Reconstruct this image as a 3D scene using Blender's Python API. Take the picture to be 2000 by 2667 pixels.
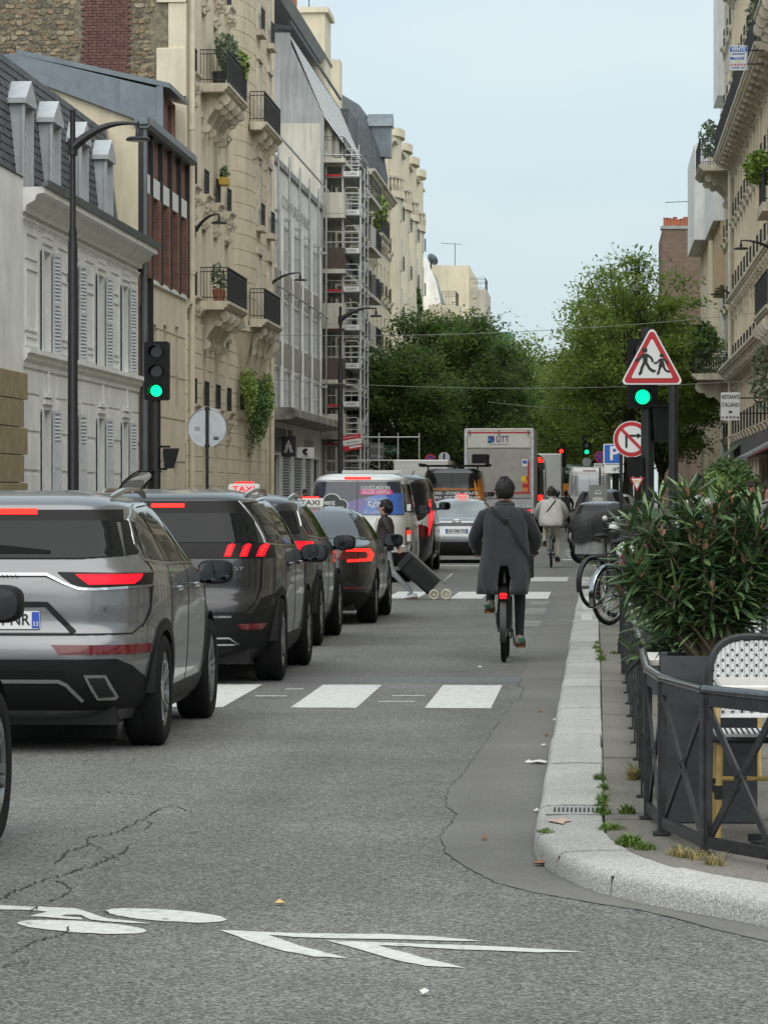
import bpy, bmesh, math, random
from math import sin, cos, pi, radians, sqrt, atan2, atan
from mathutils import Vector, Matrix
from mathutils.bvhtree import BVHTree
from mathutils.geometry import delaunay_2d_cdt
random.seed(7)
SC = bpy.context.scene
COL = SC.collection
for o in list(bpy.data.objects): bpy.data.objects.remove(o)

# ------------------------------------------------------------ camera
FPX, HC = 9243.0, 1.6                     # focal length in photo pixels (2000 wide), eye height
YAW, PIT = atan(555/FPX), atan(46.5/FPX)
cam_d = bpy.data.cameras.new('camera'); cam = bpy.data.objects.new('camera', cam_d); COL.objects.link(cam)
cam.location = (0, 0, HC); cam.rotation_euler = (pi/2-PIT, 0, YAW)
cam_d.sensor_fit = 'HORIZONTAL'; cam_d.sensor_width = 36; cam_d.lens = 36*FPX/2000
cam_d.clip_start = 0.5; cam_d.clip_end = 6000
SC.camera = cam
# ------------------------------------------------------------ light
SUN_EL, SUN_AZ = radians(56), radians(170)
W = bpy.data.worlds.new('World'); SC.world = W; W.use_nodes = True
nt = W.node_tree; nt.nodes.clear()
wo = nt.nodes.new('ShaderNodeOutputWorld'); bg = nt.nodes.new('ShaderNodeBackground')
sk = nt.nodes.new('ShaderNodeTexSky'); sk.sky_type = 'NISHITA'; sk.sun_disc = False
sk.sun_elevation = SUN_EL; sk.sun_rotation = SUN_AZ; sk.dust_density = 2.0; sk.air_density = 1.0; sk.ozone_density = 1.0
tc = nt.nodes.new('ShaderNodeTexCoord'); mp = nt.nodes.new('ShaderNodeMapping'); mp.inputs['Scale'].default_value = (1, 1, 3.2)
nz = nt.nodes.new('ShaderNodeTexNoise'); nz.inputs['Scale'].default_value = 3.4; nz.inputs['Detail'].default_value = 5
cr = nt.nodes.new('ShaderNodeValToRGB')
cr.color_ramp.elements[0].position = .30; cr.color_ramp.elements[0].color = (2.85, 3.55, 3.88, 1)
cr.color_ramp.elements[1].position = .72; cr.color_ramp.elements[1].color = (3.6, 4.12, 4.3, 1)
mx = nt.nodes.new('ShaderNodeMix'); mx.data_type = 'RGBA'; mx.inputs[0].default_value = .86
nt.links.new(tc.outputs['Generated'], mp.inputs[0]); nt.links.new(mp.outputs[0], nz.inputs['Vector'])
nt.links.new(nz.outputs[0], cr.inputs[0]); nt.links.new(sk.outputs[0], mx.inputs[6]); nt.links.new(cr.outputs[0], mx.inputs[7])
nt.links.new(mx.outputs[2], bg.inputs[0]); bg.inputs[1].default_value = .10
nt.links.new(bg.outputs[0], wo.inputs[0])
sd = bpy.data.lights.new('sun', 'SUN'); sd.energy = 1.5; sd.angle = radians(100); sd.color = (1, .955, .88)
so = bpy.data.objects.new('sun', sd); COL.objects.link(so)
so.rotation_euler = (pi/2-SUN_EL, 0, pi-SUN_AZ); so.location = (0, -10, 60)
SC.render.engine = 'CYCLES'
SC.view_settings.view_transform = 'Standard'; SC.view_settings.look = 'None'
SC.view_settings.exposure = 1.044; SC.view_settings.gamma = 1
SC.cycles.max_bounces = 7; SC.cycles.diffuse_bounces = 3; SC.cycles.glossy_bounces = 3
SC.cycles.transparent_max_bounces = 8; SC.cycles.caustics_reflective = False; SC.cycles.caustics_refractive = False

# ------------------------------------------------------------ pixel -> world
RM = cam.rotation_euler.to_matrix(); CP = Vector((0, 0, HC))
def ray(x, y): return RM @ Vector(((x-1000)/FPX, -(y-1333.5)/FPX, -1))
def G(x, y, z=0.0):                        # point on the horizontal plane z
    d = ray(x, y); return CP + d*((z-HC)/d.z)
def PY(x, y, Y):                           # point on the plane at distance Y down the street
    d = ray(x, y); return CP + d*(Y/d.y)

# ------------------------------------------------------------ materials
MATS = {}
def _n(nt, t, **kw):
    n = nt.nodes.new(t)
    for k, v in kw.items(): setattr(n, k, v)
    return n
def M(name, col, rough=.6, metal=0, var=0, vs=4, bump=0, bs=40, col2=None, coat=0, spec=.5, emit=0, trans=0, obj=False, sheen=0, det=6, streak=0):
    if name in MATS: return MATS[name]
    m = bpy.data.materials.new(name); m.use_nodes = True; t = m.node_tree
    p = t.nodes['Principled BSDF']; L = t.links.new
    p.inputs['Base Color'].default_value = (*col, 1); p.inputs['Roughness'].default_value = rough
    p.inputs['Metallic'].default_value = metal; p.inputs['Coat Weight'].default_value = coat
    p.inputs['Coat Roughness'].default_value = .04
    p.inputs['Specular IOR Level'].default_value = spec; p.inputs['Transmission Weight'].default_value = trans
    p.inputs['Sheen Weight'].default_value = sheen
    if emit:
        p.inputs['Emission Color'].default_value = (*col, 1); p.inputs['Emission Strength'].default_value = emit
    if var or bump or col2 or streak:
        if obj: g = _n(t, 'ShaderNodeTexCoord').outputs['Object']
        else: g = _n(t, 'ShaderNodeNewGeometry').outputs['Position']
    if var or col2:
        c2 = col2 or tuple(min(1, c*(1+var)) for c in col); c1 = col if col2 else tuple(c*(1-var) for c in col)
        n = _n(t, 'ShaderNodeTexNoise'); n.inputs['Scale'].default_value = vs; n.inputs['Detail'].default_value = det; n.inputs['Roughness'].default_value = .62
        r = _n(t, 'ShaderNodeValToRGB'); r.color_ramp.elements[0].position = .33; r.color_ramp.elements[1].position = .68
        r.color_ramp.elements[0].color = (*c1, 1); r.color_ramp.elements[1].color = (*c2, 1)
        L(g, n.inputs['Vector']); L(n.outputs[0], r.inputs[0]); L(r.outputs[0], p.inputs['Base Color'])
    if streak:                                   # rain-washed grime running down walls
        vm = _n(t, 'ShaderNodeVectorMath', operation='MULTIPLY'); vm.inputs[1].default_value = (2.2, 2.2, .16); L(g, vm.inputs[0])
        n = _n(t, 'ShaderNodeTexNoise'); n.inputs['Scale'].default_value = 1.6; n.inputs['Detail'].default_value = 9; n.inputs['Roughness'].default_value = .7; L(vm.outputs[0], n.inputs['Vector'])
        r2 = _n(t, 'ShaderNodeValToRGB'); r2.color_ramp.elements[0].position = .36; r2.color_ramp.elements[1].position = .56
        r2.color_ramp.elements[0].color = (1-streak, 1-streak, 1-streak*1.06, 1); r2.color_ramp.elements[1].color = (1, 1, 1, 1); L(n.outputs[0], r2.inputs[0])
        q = _n(t, 'ShaderNodeMix', data_type='RGBA', blend_type='MULTIPLY'); q.inputs[0].default_value = 1
        if p.inputs['Base Color'].links: L(p.inputs['Base Color'].links[0].from_socket, q.inputs[6])
        else: q.inputs[6].default_value = (*col, 1)
        L(r2.outputs[0], q.inputs[7]); L(q.outputs[2], p.inputs['Base Color'])
    if bump:
        n = _n(t, 'ShaderNodeTexNoise'); n.inputs['Scale'].default_value = bs; n.inputs['Detail'].default_value = 4
        b = _n(t, 'ShaderNodeBump'); b.inputs['Strength'].default_value = bump; b.inputs['Distance'].default_value = .02
        L(g, n.inputs['Vector']); L(n.outputs[0], b.inputs['Height']); L(b.outputs[0], p.inputs['Normal'])
    MATS[name] = m; return m

def asphalt(name, base, lo, hi, scale):
    m = bpy.data.materials.new(name); m.use_nodes = True; t = m.node_tree; p = t.nodes['Principled BSDF']; L = t.links.new
    g = _n(t, 'ShaderNodeNewGeometry').outputs['Position']
    v = _n(t, 'ShaderNodeTexVoronoi'); v.inputs['Scale'].default_value = scale; L(g, v.inputs['Vector'])
    sp = _n(t, 'ShaderNodeSeparateColor'); L(v.outputs['Color'], sp.inputs[0])
    r = _n(t, 'ShaderNodeValToRGB'); e = r.color_ramp.elements
    e[0].position = 0; e[0].color = (*[c*lo for c in base], 1); e[1].position = 1; e[1].color = (*[c*hi for c in base], 1)
    x = r.color_ramp.elements.new(.55); x.color = (*base, 1)
    L(sp.outputs[0], r.inputs[0])
    n = _n(t, 'ShaderNodeTexNoise'); n.inputs['Scale'].default_value = .55; n.inputs['Detail'].default_value = 7; n.inputs['Roughness'].default_value = .65; L(g, n.inputs['Vector'])
    r2 = _n(t, 'ShaderNodeValToRGB'); r2.color_ramp.elements[0].position = .3; r2.color_ramp.elements[1].position = .7
    r2.color_ramp.elements[0].color = (.76, .76, .755, 1); r2.color_ramp.elements[1].color = (1.14, 1.14, 1.12, 1)
    L(n.outputs[0], r2.inputs[0])
    q = _n(t, 'ShaderNodeMix', data_type='RGBA', blend_type='MULTIPLY'); q.inputs[0].default_value = 1
    L(r.outputs[0], q.inputs[6]); L(r2.outputs[0], q.inputs[7])
    vm = _n(t, 'ShaderNodeVectorMath', operation='MULTIPLY'); vm.inputs[1].default_value = (1.1, .045, 1); L(g, vm.inputs[0])      # worn wheel tracks along the street
    n3 = _n(t, 'ShaderNodeTexNoise'); n3.inputs['Scale'].default_value = 1.3; n3.inputs['Detail'].default_value = 6; L(vm.outputs[0], n3.inputs['Vector'])
    r3 = _n(t, 'ShaderNodeValToRGB'); r3.color_ramp.elements[0].position = .35; r3.color_ramp.elements[1].position = .65; r3.color_ramp.elements[0].color = (.86,.86,.86,1); r3.color_ramp.elements[1].color = (1.07,1.07,1.06,1); L(n3.outputs[0], r3.inputs[0])
    q2 = _n(t, 'ShaderNodeMix', data_type='RGBA', blend_type='MULTIPLY'); q2.inputs[0].default_value = 1; L(q.outputs[2], q2.inputs[6]); L(r3.outputs[0], q2.inputs[7]); q = q2
    L(q.outputs[2], p.inputs['Base Color']); p.inputs['Roughness'].default_value = .82; p.inputs['Specular IOR Level'].default_value = .35
    b = _n(t, 'ShaderNodeBump'); b.inputs['Strength'].default_value = .55; b.inputs['Distance'].default_value = .006
    L(v.outputs['Distance'], b.inputs['Height']); b.invert = True; L(b.outputs[0], p.inputs['Normal'])
    MATS[name] = m; return m

# ------------------------------------------------------------ mesh collector
class MB:
    def __init__(s): s.v = []; s.f = []; s.T = None
    def add(s, vs, fs):
        k = len(s.v)
        if s.T is not None: vs = [s.T @ Vector(p) for p in vs]
        s.v += [tuple(p) for p in vs]; s.f += [tuple(i+k for i in f) for f in fs]; return s
    def box(s, x0, x1, y0, y1, z0, z1):
        return s.add([(x0,y0,z0),(x1,y0,z0),(x1,y1,z0),(x0,y1,z0),(x0,y0,z1),(x1,y0,z1),(x1,y1,z1),(x0,y1,z1)],
              [(3,2,1,0),(4,5,6,7),(0,1,5,4),(1,2,6,5),(2,3,7,6),(3,0,4,7)])
    def cbox(s, x0, x1, y0, y1, z0, z1, c=.02):      # box with chamfered vertical+top edges
        def ring(d, z): return [(x0+d,y0,z),(x1-d,y0,z),(x1,y0+d,z),(x1,y1-d,z),(x1-d,y1,z),(x0+d,y1,z),(x0,y1-d,z),(x0,y0+d,z)]
        a = ring(c, z0); b = ring(c, z1-c)
        e = [(min(max(p[0], x0+c), x1-c), min(max(p[1], y0+c), y1-c), z1) for p in ring(c*2, z1)]
        n = 8; vs = a+b+e; fs = []
        for k in (0, 8):
            for i in range(8): j = (i+1) % 8; fs.append((k+i, k+j, k+8+j, k+8+i))
        fs += [tuple(range(7,-1,-1)), tuple(range(16,24))]
        return s.add(vs, fs)
    def quad(s, a, b, c, d): return s.add([a,b,c,d], [(0,1,2,3)])
    def poly(s, pts): return s.add(pts, [tuple(range(len(pts)))])
    def tube(s, pts, r, n=8, cap=True):
        pts = [Vector(p) for p in pts]; R = r if isinstance(r, (list, tuple)) else [r]*len(pts)
        vs = []; fs = []; up = None
        for i, p in enumerate(pts):
            d = (pts[min(i+1, len(pts)-1)]-pts[max(i-1, 0)])
            if d.length < 1e-9: d = Vector((0,0,1))
            d.normalize()
            if up is None: up = d.orthogonal().normalized()
            else:
                up = up - d*up.dot(d); up = up.normalized() if up.length > 1e-6 else d.orthogonal().normalized()
            w = d.cross(up)
            for k in range(n):
                a = 2*pi*k/n; vs.append(p+up*cos(a)*R[i]+w*sin(a)*R[i])
        for i in range(len(pts)-1):
            for k in range(n):
                j = (k+1) % n; fs.append((i*n+k, i*n+j, (i+1)*n+j, (i+1)*n+k))
        if cap: fs += [tuple(range(n-1,-1,-1)), tuple(range((len(pts)-1)*n, len(pts)*n))]
        return s.add(vs, fs)
    def bar(s, a, b, w, h=None, up=(0,0,1)):        # rectangular bar
        a = Vector(a); b = Vector(b); h = h or w; d = (b-a).normalized(); u = Vector(up)
        if abs(d.dot(u)) > .98: u = Vector((0,1,0))
        sdv = d.cross(u).normalized(); u = sdv.cross(d)
        o = [sdv*w/2+u*h/2, -sdv*w/2+u*h/2, -sdv*w/2-u*h/2, sdv*w/2-u*h/2]
        return s.add([a+q for q in o]+[b+q for q in o], [(0,1,2,3),(7,6,5,4),(0,4,5,1),(1,5,6,2),(2,6,7,3),(3,7,4,0)])
    def lathe(s, prof, n=16, c=(0,0,0)):            # (r,z) profile about a vertical axis
        vs = []; fs = []; c = Vector(c)
        for r, z in prof:
            for k in range(n): a = 2*pi*k/n; vs.append(c+Vector((r*cos(a), r*sin(a), z)))
        for i in range(len(prof)-1):
            for k in range(n): j = (k+1) % n; fs.append((i*n+k, i*n+j, (i+1)*n+j, (i+1)*n+k))
        fs += [tuple(range(n-1,-1,-1)), tuple(range((len(prof)-1)*n, len(prof)*n))]
        return s.add(vs, fs)
    def prism(s, pts, a, b):                        # 3-D polygon pts swept by vector: pts+a .. pts+b
        a = Vector(a); b = Vector(b); n = len(pts); P = [Vector(p) for p in pts]
        return s.add([p+a for p in P]+[p+b for p in P], [tuple(range(n-1,-1,-1)), tuple(range(n, 2*n))]+[(i,(i+1)%n,(i+1)%n+n,i+n) for i in range(n)])
    def sweep(s, prof, path_a, path_b):             # profile (y,z) swept along x from path_a to path_b
        n = len(prof)
        return s.add([(path_a, y, z) for y, z in prof]+[(path_b, y, z) for y, z in prof],
            [tuple(range(n-1,-1,-1)), tuple(range(n,2*n))]+[(i,(i+1)%n,(i+1)%n+n,i+n) for i in range(n)])
    def grid(s, rows, closed=False):                # rows of equal length points
        n = len(rows[0]); vs = [p for r in rows for p in r]; fs = []
        for i in range(len(rows)-1):
            for k in range(n if closed else n-1):
                j = (k+1) % n; fs.append((i*n+k, i*n+j, (i+1)*n+j, (i+1)*n+k))
        return s.add(vs, fs)
    def mesh(s, name, mat, smooth=False):
        me = bpy.data.meshes.new(name); me.from_pydata(s.v, [], s.f); me.update()
        bm = bmesh.new(); bm.from_mesh(me); bmesh.ops.recalc_face_normals(bm, faces=bm.faces); bm.to_mesh(me); bm.free()
        if mat: me.materials.append(MATS[mat] if isinstance(mat, str) else mat)
        if smooth:
            for p in me.polygons: p.use_smooth = True
            try: me.set_sharp_from_angle(angle=radians(40))
            except Exception: pass
        return me
    def build(s, name, mat, parent=None, smooth=False):
        return link(name, s.mesh(name, mat, smooth), parent)
def link(name, me, parent=None, loc=None, rot=None, scale=None):
    o = bpy.data.objects.new(name, me); COL.objects.link(o)
    if parent: o.parent = parent
    if loc is not None: o.location = loc
    if rot is not None: o.rotation_euler = rot
    if scale is not None: o.scale = scale
    return o
def tag(o, label, cat, group=None, kind=None):
    o['label'] = label; o['category'] = cat
    if group: o['group'] = group
    if kind: o['kind'] = kind
    return o
def struct(o): o['kind'] = 'structure'; return o
def thing(name, label, cat, loc=(0,0,0), rz=0, group=None, scale=None):
    o = bpy.data.objects.new(name, None); COL.objects.link(o); o.location = loc; o.rotation_euler = (0, 0, rz); o.empty_display_size = .2
    if scale: o.scale = (scale,)*3
    return tag(o, label, cat, group)
KIDS = {}
def copy_tree(o, parent=None):
    if not KIDS.get('ok'):
        pass
    c = o.copy(); COL.objects.link(c); c.parent = parent
    for ch in list(o.children): copy_tree(ch, c)
    return c
def relabel(o, label, loc=None, rz=None, group=None):
    o['label'] = label
    if group: o['group'] = group
    if loc is not None: o.location = loc
    if rz is not None: o.rotation_euler = (0, 0, rz)
    return o
def circ(n, r, c=(0,0)): return [(c[0]+r*cos(2*pi*k/n), c[1]+r*sin(2*pi*k/n)) for k in range(n)]
def rrect(x0, x1, y0, y1, r, n=5):
    out = []
    for cx, cy, a in ((x1-r,y1-r,0),(x0+r,y1-r,90),(x0+r,y0+r,180),(x1-r,y0+r,270)):
        for k in range(n+1): t = radians(a+90*k/n); out.append((cx+r*cos(t), cy+r*sin(t)))
    return out
FONT = None
def text_mesh(txt, size, extrude=.002, align='CENTER', shear=0, spacing=1.0, bold=0):
    cu = bpy.data.curves.new('t', 'FONT'); cu.body = txt; cu.size = size; cu.extrude = extrude; cu.align_x = align; cu.align_y = 'CENTER'
    cu.shear = shear; cu.space_character = spacing; cu.offset = bold; cu.resolution_u = 3
    o = bpy.data.objects.new('t', cu); COL.objects.link(o)
    dg = bpy.context.evaluated_depsgraph_get(); dg.update()
    me = bpy.data.meshes.new_from_object(o.evaluated_get(dg)); bpy.data.objects.remove(o); bpy.data.curves.remove(cu)
    return me
def text(name, txt, size, mat, parent, loc, rot=(pi/2,0,0), align='CENTER', width=None, bold=0, extrude=.002, shear=0, spacing=1.0):
    me = text_mesh(txt, size, extrude, align, shear, spacing, bold)     # reads towards -Y when rot = (90,0,0)
    me.materials.clear(); me.materials.append(MATS[mat] if isinstance(mat, str) else mat)
    o = link(name, me, parent, loc, rot)
    if width:
        xs = [v.co.x for v in me.vertices]; w = max(xs)-min(xs)
        if w > 0: o.scale = (width/w, 1, 1)
    return o

# ------------------------------------------------------------ common materials
asphalt('asphalt', (.145,.143,.136), .36, 1.95, 100)
asphalt('gutter_asphalt', (.168,.162,.150), .82, 1.2, 150)
asphalt('pavement_asphalt', (.19,.175,.155), .75, 1.3, 130)
asphalt('granite', (.43,.425,.405), .62, 1.38, 150)
wp = M('white_paint', (.56,.56,.54), .75, var=.16, vs=20, bump=.3, bs=120, det=9)
def wear(m, dark, lo, hi, sc):                  # paint rubbed off down to the road in patches
    t = m.node_tree; q = t.nodes['Principled BSDF']; g = _n(t, 'ShaderNodeNewGeometry').outputs['Position']; n = _n(t, 'ShaderNodeTexNoise'); n.inputs['Scale'].default_value = sc; n.inputs['Detail'].default_value = 11; n.inputs['Roughness'].default_value = .78; t.links.new(g, n.inputs['Vector'])
    r = _n(t, 'ShaderNodeValToRGB'); r.color_ramp.elements[0].position = lo; r.color_ramp.elements[1].position = hi; t.links.new(n.outputs[0], r.inputs[0]); x = _n(t, 'ShaderNodeMix', data_type='RGBA'); t.links.new(r.outputs[0], x.inputs[0]); x.inputs[6].default_value = (*dark, 1); t.links.new(q.inputs['Base Color'].links[0].from_socket, x.inputs[7]); t.links.new(x.outputs[2], q.inputs['Base Color'])
wear(wp, (.20,.20,.19), .37, .44, 7)
M('worn_paint', (.42,.43,.42), .75, var=.4, vs=30)
M('crack', (.03,.03,.028), .9)
M('black_metal', (.016,.016,.018), .45, var=.3, vs=9)
M('iron', (.035,.035,.037), .42, metal=.3, var=.35, vs=14, bump=.1, bs=60)
M('steel', (.45,.46,.47), .3, metal=1, var=.2, vs=8)
M('white', (.72,.72,.70), .5); M('black', (.009,.009,.009), .4, spec=.2); M('offwhite', (.62,.61,.57), .6, var=.06, vs=9)
M('red', (.52,.018,.025), .45); M('sign_red', (.50,.012,.02), .35); M('sign_white', (.78,.78,.77), .35); M('sign_blue', (.02,.13,.52), .35); M('sign_black', (.008,.008,.008), .4)
M('sign_back', (.50,.53,.56), .45, metal=.4, var=.1, vs=6)
M('rubber', (.012,.012,.013), .75); M('grass', (.10,.17,.025), .7, var=.4, vs=30); M('dry_grass', (.30,.25,.10), .8, var=.3, vs=30)
# ============================================================ ground
gm = MB(); gm.quad((-600,-60,-.001),(600,-60,-.001),(600,4000,-.001),(-600,4000,-.001))
struct(gm.build('ground', 'asphalt'))
KERB = [(-.30,64.2),(-.30,60),(-.29,50),(-.285,40),(-.28,30),(-.28,22),(-.28,18),(-.28,16.4),(-.272,15.8),(-.24,15.35),(-.165,14.9),(-.07,14.5),(.02,14.22),(.19,13.85),(.43,13.48),(.63,13.15),(.95,12.6),(1.5,11.6),(2.3,10.1),(3.4,8),(4.6,5.4)]
def resample(pts, step):
    P = [Vector(p) for p in pts]; out = [P[0]]; acc = 0; i = 0; cur = P[0]
    while i < len(P)-1:
        d = (P[i+1]-cur).length
        if acc+d >= step: cur = cur+(P[i+1]-cur)*((step-acc)/d); out.append(cur); acc = 0
        else: acc += d; i += 1; cur = P[i]
    out.append(P[-1]); return out
fine = resample(KERB, .1)
def inner(i):
    t = (fine[min(i+2, len(fine)-1)]-fine[max(i-2, 0)]).normalized(); return Vector((-t.y, t.x))   # towards the pavement
NORM = [inner(i) for i in range(len(fine))]
KW = .31
rd = random.Random(3)
# smooth gutter strip
gp = [(-.58,70),(-.6,58),(-.63,45),(-.66,35),(-.66,29.6),(-.60,29.4),(-.60,27.6),(-.65,27.4),(-.70,24),(-.74,21.5),(-.76,20.5),(-.80,19.2),(-.78,18.2),(-.70,17.7),(-.71,17.1),(-.73,16.5),(-.66,15.7),(-.55,15.15),(-.42,14.6),(-.26,14.25),(-.08,13.98),(.2,13.6),(.49,12.95),(.8,12.4),(1.3,11.4),(2.1,9.9),(3.2,7.8),(4.4,5.2)]
gp = [(x+rd.uniform(-.008,.008), y) for p, q in zip(gp, gp[1:]) for k in range(8) for x, y in [(p[0]+(q[0]-p[0])*k/8, p[1]+(q[1]-p[1])*k/8)]]
g = MB(); kk = [q for q in resample(KERB, .25)]
ol = [Vector(q) for q in gp]+[Vector((q.x+.05*nn.x, q.y+.05*nn.y)) for q, nn in list(zip(fine, NORM))[::-3]]
r_ = delaunay_2d_cdt(ol, [], [list(range(len(ol)))], 1, 1e-6)
g.add([(q.x, q.y, .0012) for q in r_[0]], [tuple(f) for f in r_[2]]); struct(g.build('gutter', 'gutter_asphalt'))
for e in [gp]:
    ck = MB()
    for (x0, y0), (x1, y1) in zip(e, e[1:]):
        if y0 < 31:
            w0 = .001+.004*rd.random()**2; ck.quad((x0-w0, y0, .0024), (x1-w0, y1, .0024), (x1+w0*.6, y1, .0024), (x0+w0*.6, y0, .0024))
    ckr = struct(ck.build('asphalt_seam', 'crack'))
# kerb stones
kerb = bpy.data.objects.new('kerb', None); COL.objects.link(kerb); struct(kerb)
pos = 0; n = len(fine); i = 0
while i < n-2:
    Y = fine[i].y; L = 14 if Y > 16 else (9 if Y > 14.6 else 22)
    L = int(L*rd.uniform(.9, 1.12)); j = min(i+L, n-1)
    top = .10 if not (50.5 < Y < 60) else .03
    dz = rd.uniform(-.005, .005); dd = rd.uniform(-.006, .006); m = MB(); rows = []
    for k in range(i, j+1):
        p = fine[k]; nn = NORM[k]; e = 0
        t = (fine[min(k+1,n-1)]-fine[max(k-1,0)]).normalized()
        if k == i: p = p+t*.010
        if k == j: p = p-t*.010
        r = .028
        prof = [(-.012,-.05),(-.004,top-r*1.6),(r*.35,top-r*.55),(r*1.1,top-.003),(KW*.5,top+.002),(KW-.008,top),(KW,top-.012),(KW,-.05)]
        rows.append([(p.x+nn.x*(d+dd), p.y+nn.y*(d+dd), z+dz) for d, z in prof])
    m.grid(rows); q = len(rows[0]); m.add(rows[0], [tuple(range(q))]); m.add(rows[-1], [tuple(range(q))])
    m.build('kerb_stone', 'granite', kerb, True)
    q_ = fine[j]; nn = NORM[j]; t = (fine[min(j+1,n-1)]-fine[max(j-1,0)]).normalized(); jm = MB()
    jm.prism([(q_.x+nn.x*d+t.x*s*.011, q_.y+nn.y*d+t.y*s*.011, 0) for d, s in ((.006,-1),(KW-.01,-1),(KW-.01,1),(.006,1))], (0,0,-.04), (0,0,top-.022)); jm.build('kerb_joint', 'crack', kerb)
    i = j
# pavement slabs on the right side, following the kerb
def kin(Y):
    best = 5.5
    for p, nn in zip(fine, NORM):
        if abs(p.y+nn.y*KW-Y) < .12: best = min(best, p.x+nn.x*KW)
    return best
pv = bpy.data.objects.new('pavement', None); COL.objects.link(pv); struct(pv)
Y = 6.0; YE = 64.0
while Y < YE:
    L = rd.uniform(1.15, 1.5) if Y < 32 else 2.4
    Y2 = min(Y+L, YE)
    left = [(kin(y)+.006, y) for y in [Y+.006+(Y2-Y-.012)*k/8 for k in range(9)]]
    left = [(min(x, 5.4), y) for x, y in left]
    split = 1.35
    z = .097+rd.uniform(-.003, .003)
    for a, b in ((None, split), (split, 6.32)):
        pts = ([(x, y) for x, y in left if x < b-.02] if a is None else [(a+.006, y) for _, y in left if _ < a])
        if len(pts) < 2: continue
        pts = pts+[(b-.006, pts[-1][1]), (b-.006, pts[0][1])]
        m = MB(); m.prism([(x, y, 0) for x, y in pts], (0,0,-.05), (0,0,z)); m.build('pavement_slab', 'pavement_asphalt', pv)
    Y = Y2
m = MB(); m.box(1.42, 6.32, 64, 420, -.05, .1); m.build('far_pavement', 'pavement_asphalt', pv)
m = MB(); m.box(5.4, 40, 12, 24, -.05, .095); m.build('side_pavement', 'pavement_asphalt', pv)
m = MB(); m.box(1.2, 1.43, 64, 420, -.05, .11); m.build('far_kerb', 'granite', kerb)
m = MB(); m.cbox(-.28, 1.25, 74.6, 76.2, -.05, .13, .03); m.build('kerb_island', 'granite', kerb)
lp = bpy.data.objects.new('pavement_left', None); COL.objects.link(lp); struct(lp)
m = MB(); m.box(-13.2, -7.6, -30, 420, -.05, .1); m.build('pavement_sheet', 'pavement_asphalt', lp)
for k in range(60):
    m = MB(); m.cbox(-7.6, -7.3, k*4-2+.01, k*4+2-.01, -.05, .115, .02); m.build('kerb_stone', 'granite', lp)
# tactile white strips on the kerb
for y0, y1, c in ((42.3, 44.4, 5), (46.0, 52.0, 9)):
    for k in range(c):
        t = y0+(y1-y0)*(k+.2)/c; m = MB(); m.cbox(-.19, -.06, t, t+(y1-y0)/c*.5, .09, .108, .004); m.build('tactile_strip', 'white_paint', kerb)
# drain grate stone
t = MB(); t.box(-.24, .02, 16.62, 17.02, .099, .1035); gr = t.build('drain_plate', 'steel', kerb); gr.data.materials[0] = M('cast_grey', (.33,.33,.32), .7, var=.2, vs=30)
sl = MB()
for k in range(11): sl.box(-.205+k*.02, -.195+k*.02, 16.7, 16.94, .1033, .1045)
sl.build('drain_slots', 'crack', gr)
sp = MB(); sp.poly([(-.17+.045*cos(a)*(1+.4*sin(3*a)), 16.25+.11*sin(a)*(1+.4*cos(5*a)), .104) for a in [2*pi*k/20 for k in range(20)]])
sp.build('paint_mark', M('orange_spray', (.52,.37,.29), .85, var=.25, vs=60), kerb)
# ------------------------------------------------ road paint
paint = bpy.data.objects.new('road_marking', None); COL.objects.link(paint); struct(paint)
def stripe(x0, x1, y0, y1, name='crosswalk_stripe', mat='white_paint'):
    n = 14; A = []; B = []
    for k in range(n+1):
        t = k/n; A.append((x0+(x1-x0)*t, y0+rd.uniform(-.02,.02), .0026)); B.append((x0+(x1-x0)*t, y1+rd.uniform(-.02,.02), .0026))
    m = MB(); m.grid([A, B]); return m.build(name, mat, paint)
for k in range(7): stripe(-1.285-k*1.005, -.79-k*1.005, 26.45, 29.65)
for k in range(7): stripe(-1.25-k, -.75-k, 54.2, 58.0)
for x0, x1, y0 in ((-1.62,-1.36,28.0),(-1.68,-1.40,27.2),(-2.55,-2.4,28.9),(-2.7,-2.45,27.9)): stripe(x0, x1, y0, y0+.13, 'worn_mark', 'worn_paint')
stripe(-1.25,-.55,65.0,68.5,'worn_mark','worn_paint')
for y0, c in ((43.0,4),(47.5,5),(51.5,3)):
    for k in range(c): stripe(-.98,-.70,y0+k*.5,y0+k*.5+.16,'worn_mark','worn_paint')
for k in range(8): stripe(-.8+rd.uniform(-.1,.1),-.45,86+k*4,86+k*4+1.2,'worn_mark','worn_paint')
st = stripe(-6.8,-1.6,79.2,79.75,'stop_line')
def gpoly(px, name, mat='white_paint', z=.0026, dens=3):
    pts = []
    for (x0,y0),(x1,y1) in zip(px, px[1:]+px[:1]):
        for k in range(dens): t = k/dens; pts.append((x0+(x1-x0)*t+rd.uniform(-1.2,1.2), y0+(y1-y0)*t+rd.uniform(-.8,.8)))
    P = [G(x, y, z) for x, y in pts]
    v2 = [Vector((p.x, p.y)) for p in P]
    r = delaunay_2d_cdt(v2, [], [list(range(len(v2)))], 1, 1e-6)
    m = MB(); m.add([(p.x, p.y, z) for p in r[0]], [tuple(f) for f in r[2]]); return m.build(name, mat, paint)
def ell(cx, cy, rx, ry, tilt, n=40):
    return [(cx+rx*cos(a), cy+ry*sin(a)+rx*cos(a)*tilt) for a in [2*pi*k/n for k in range(n)]]
gpoly([(x, y) for x, y in ell(213, 2415, 168, 15, .062)], 'bicycle_symbol_wheel', dens=1)
gpoly([(x, y) for x, y in ell(432, 2385, 158, 15, .068)], 'bicycle_symbol_wheel', dens=1)
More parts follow.
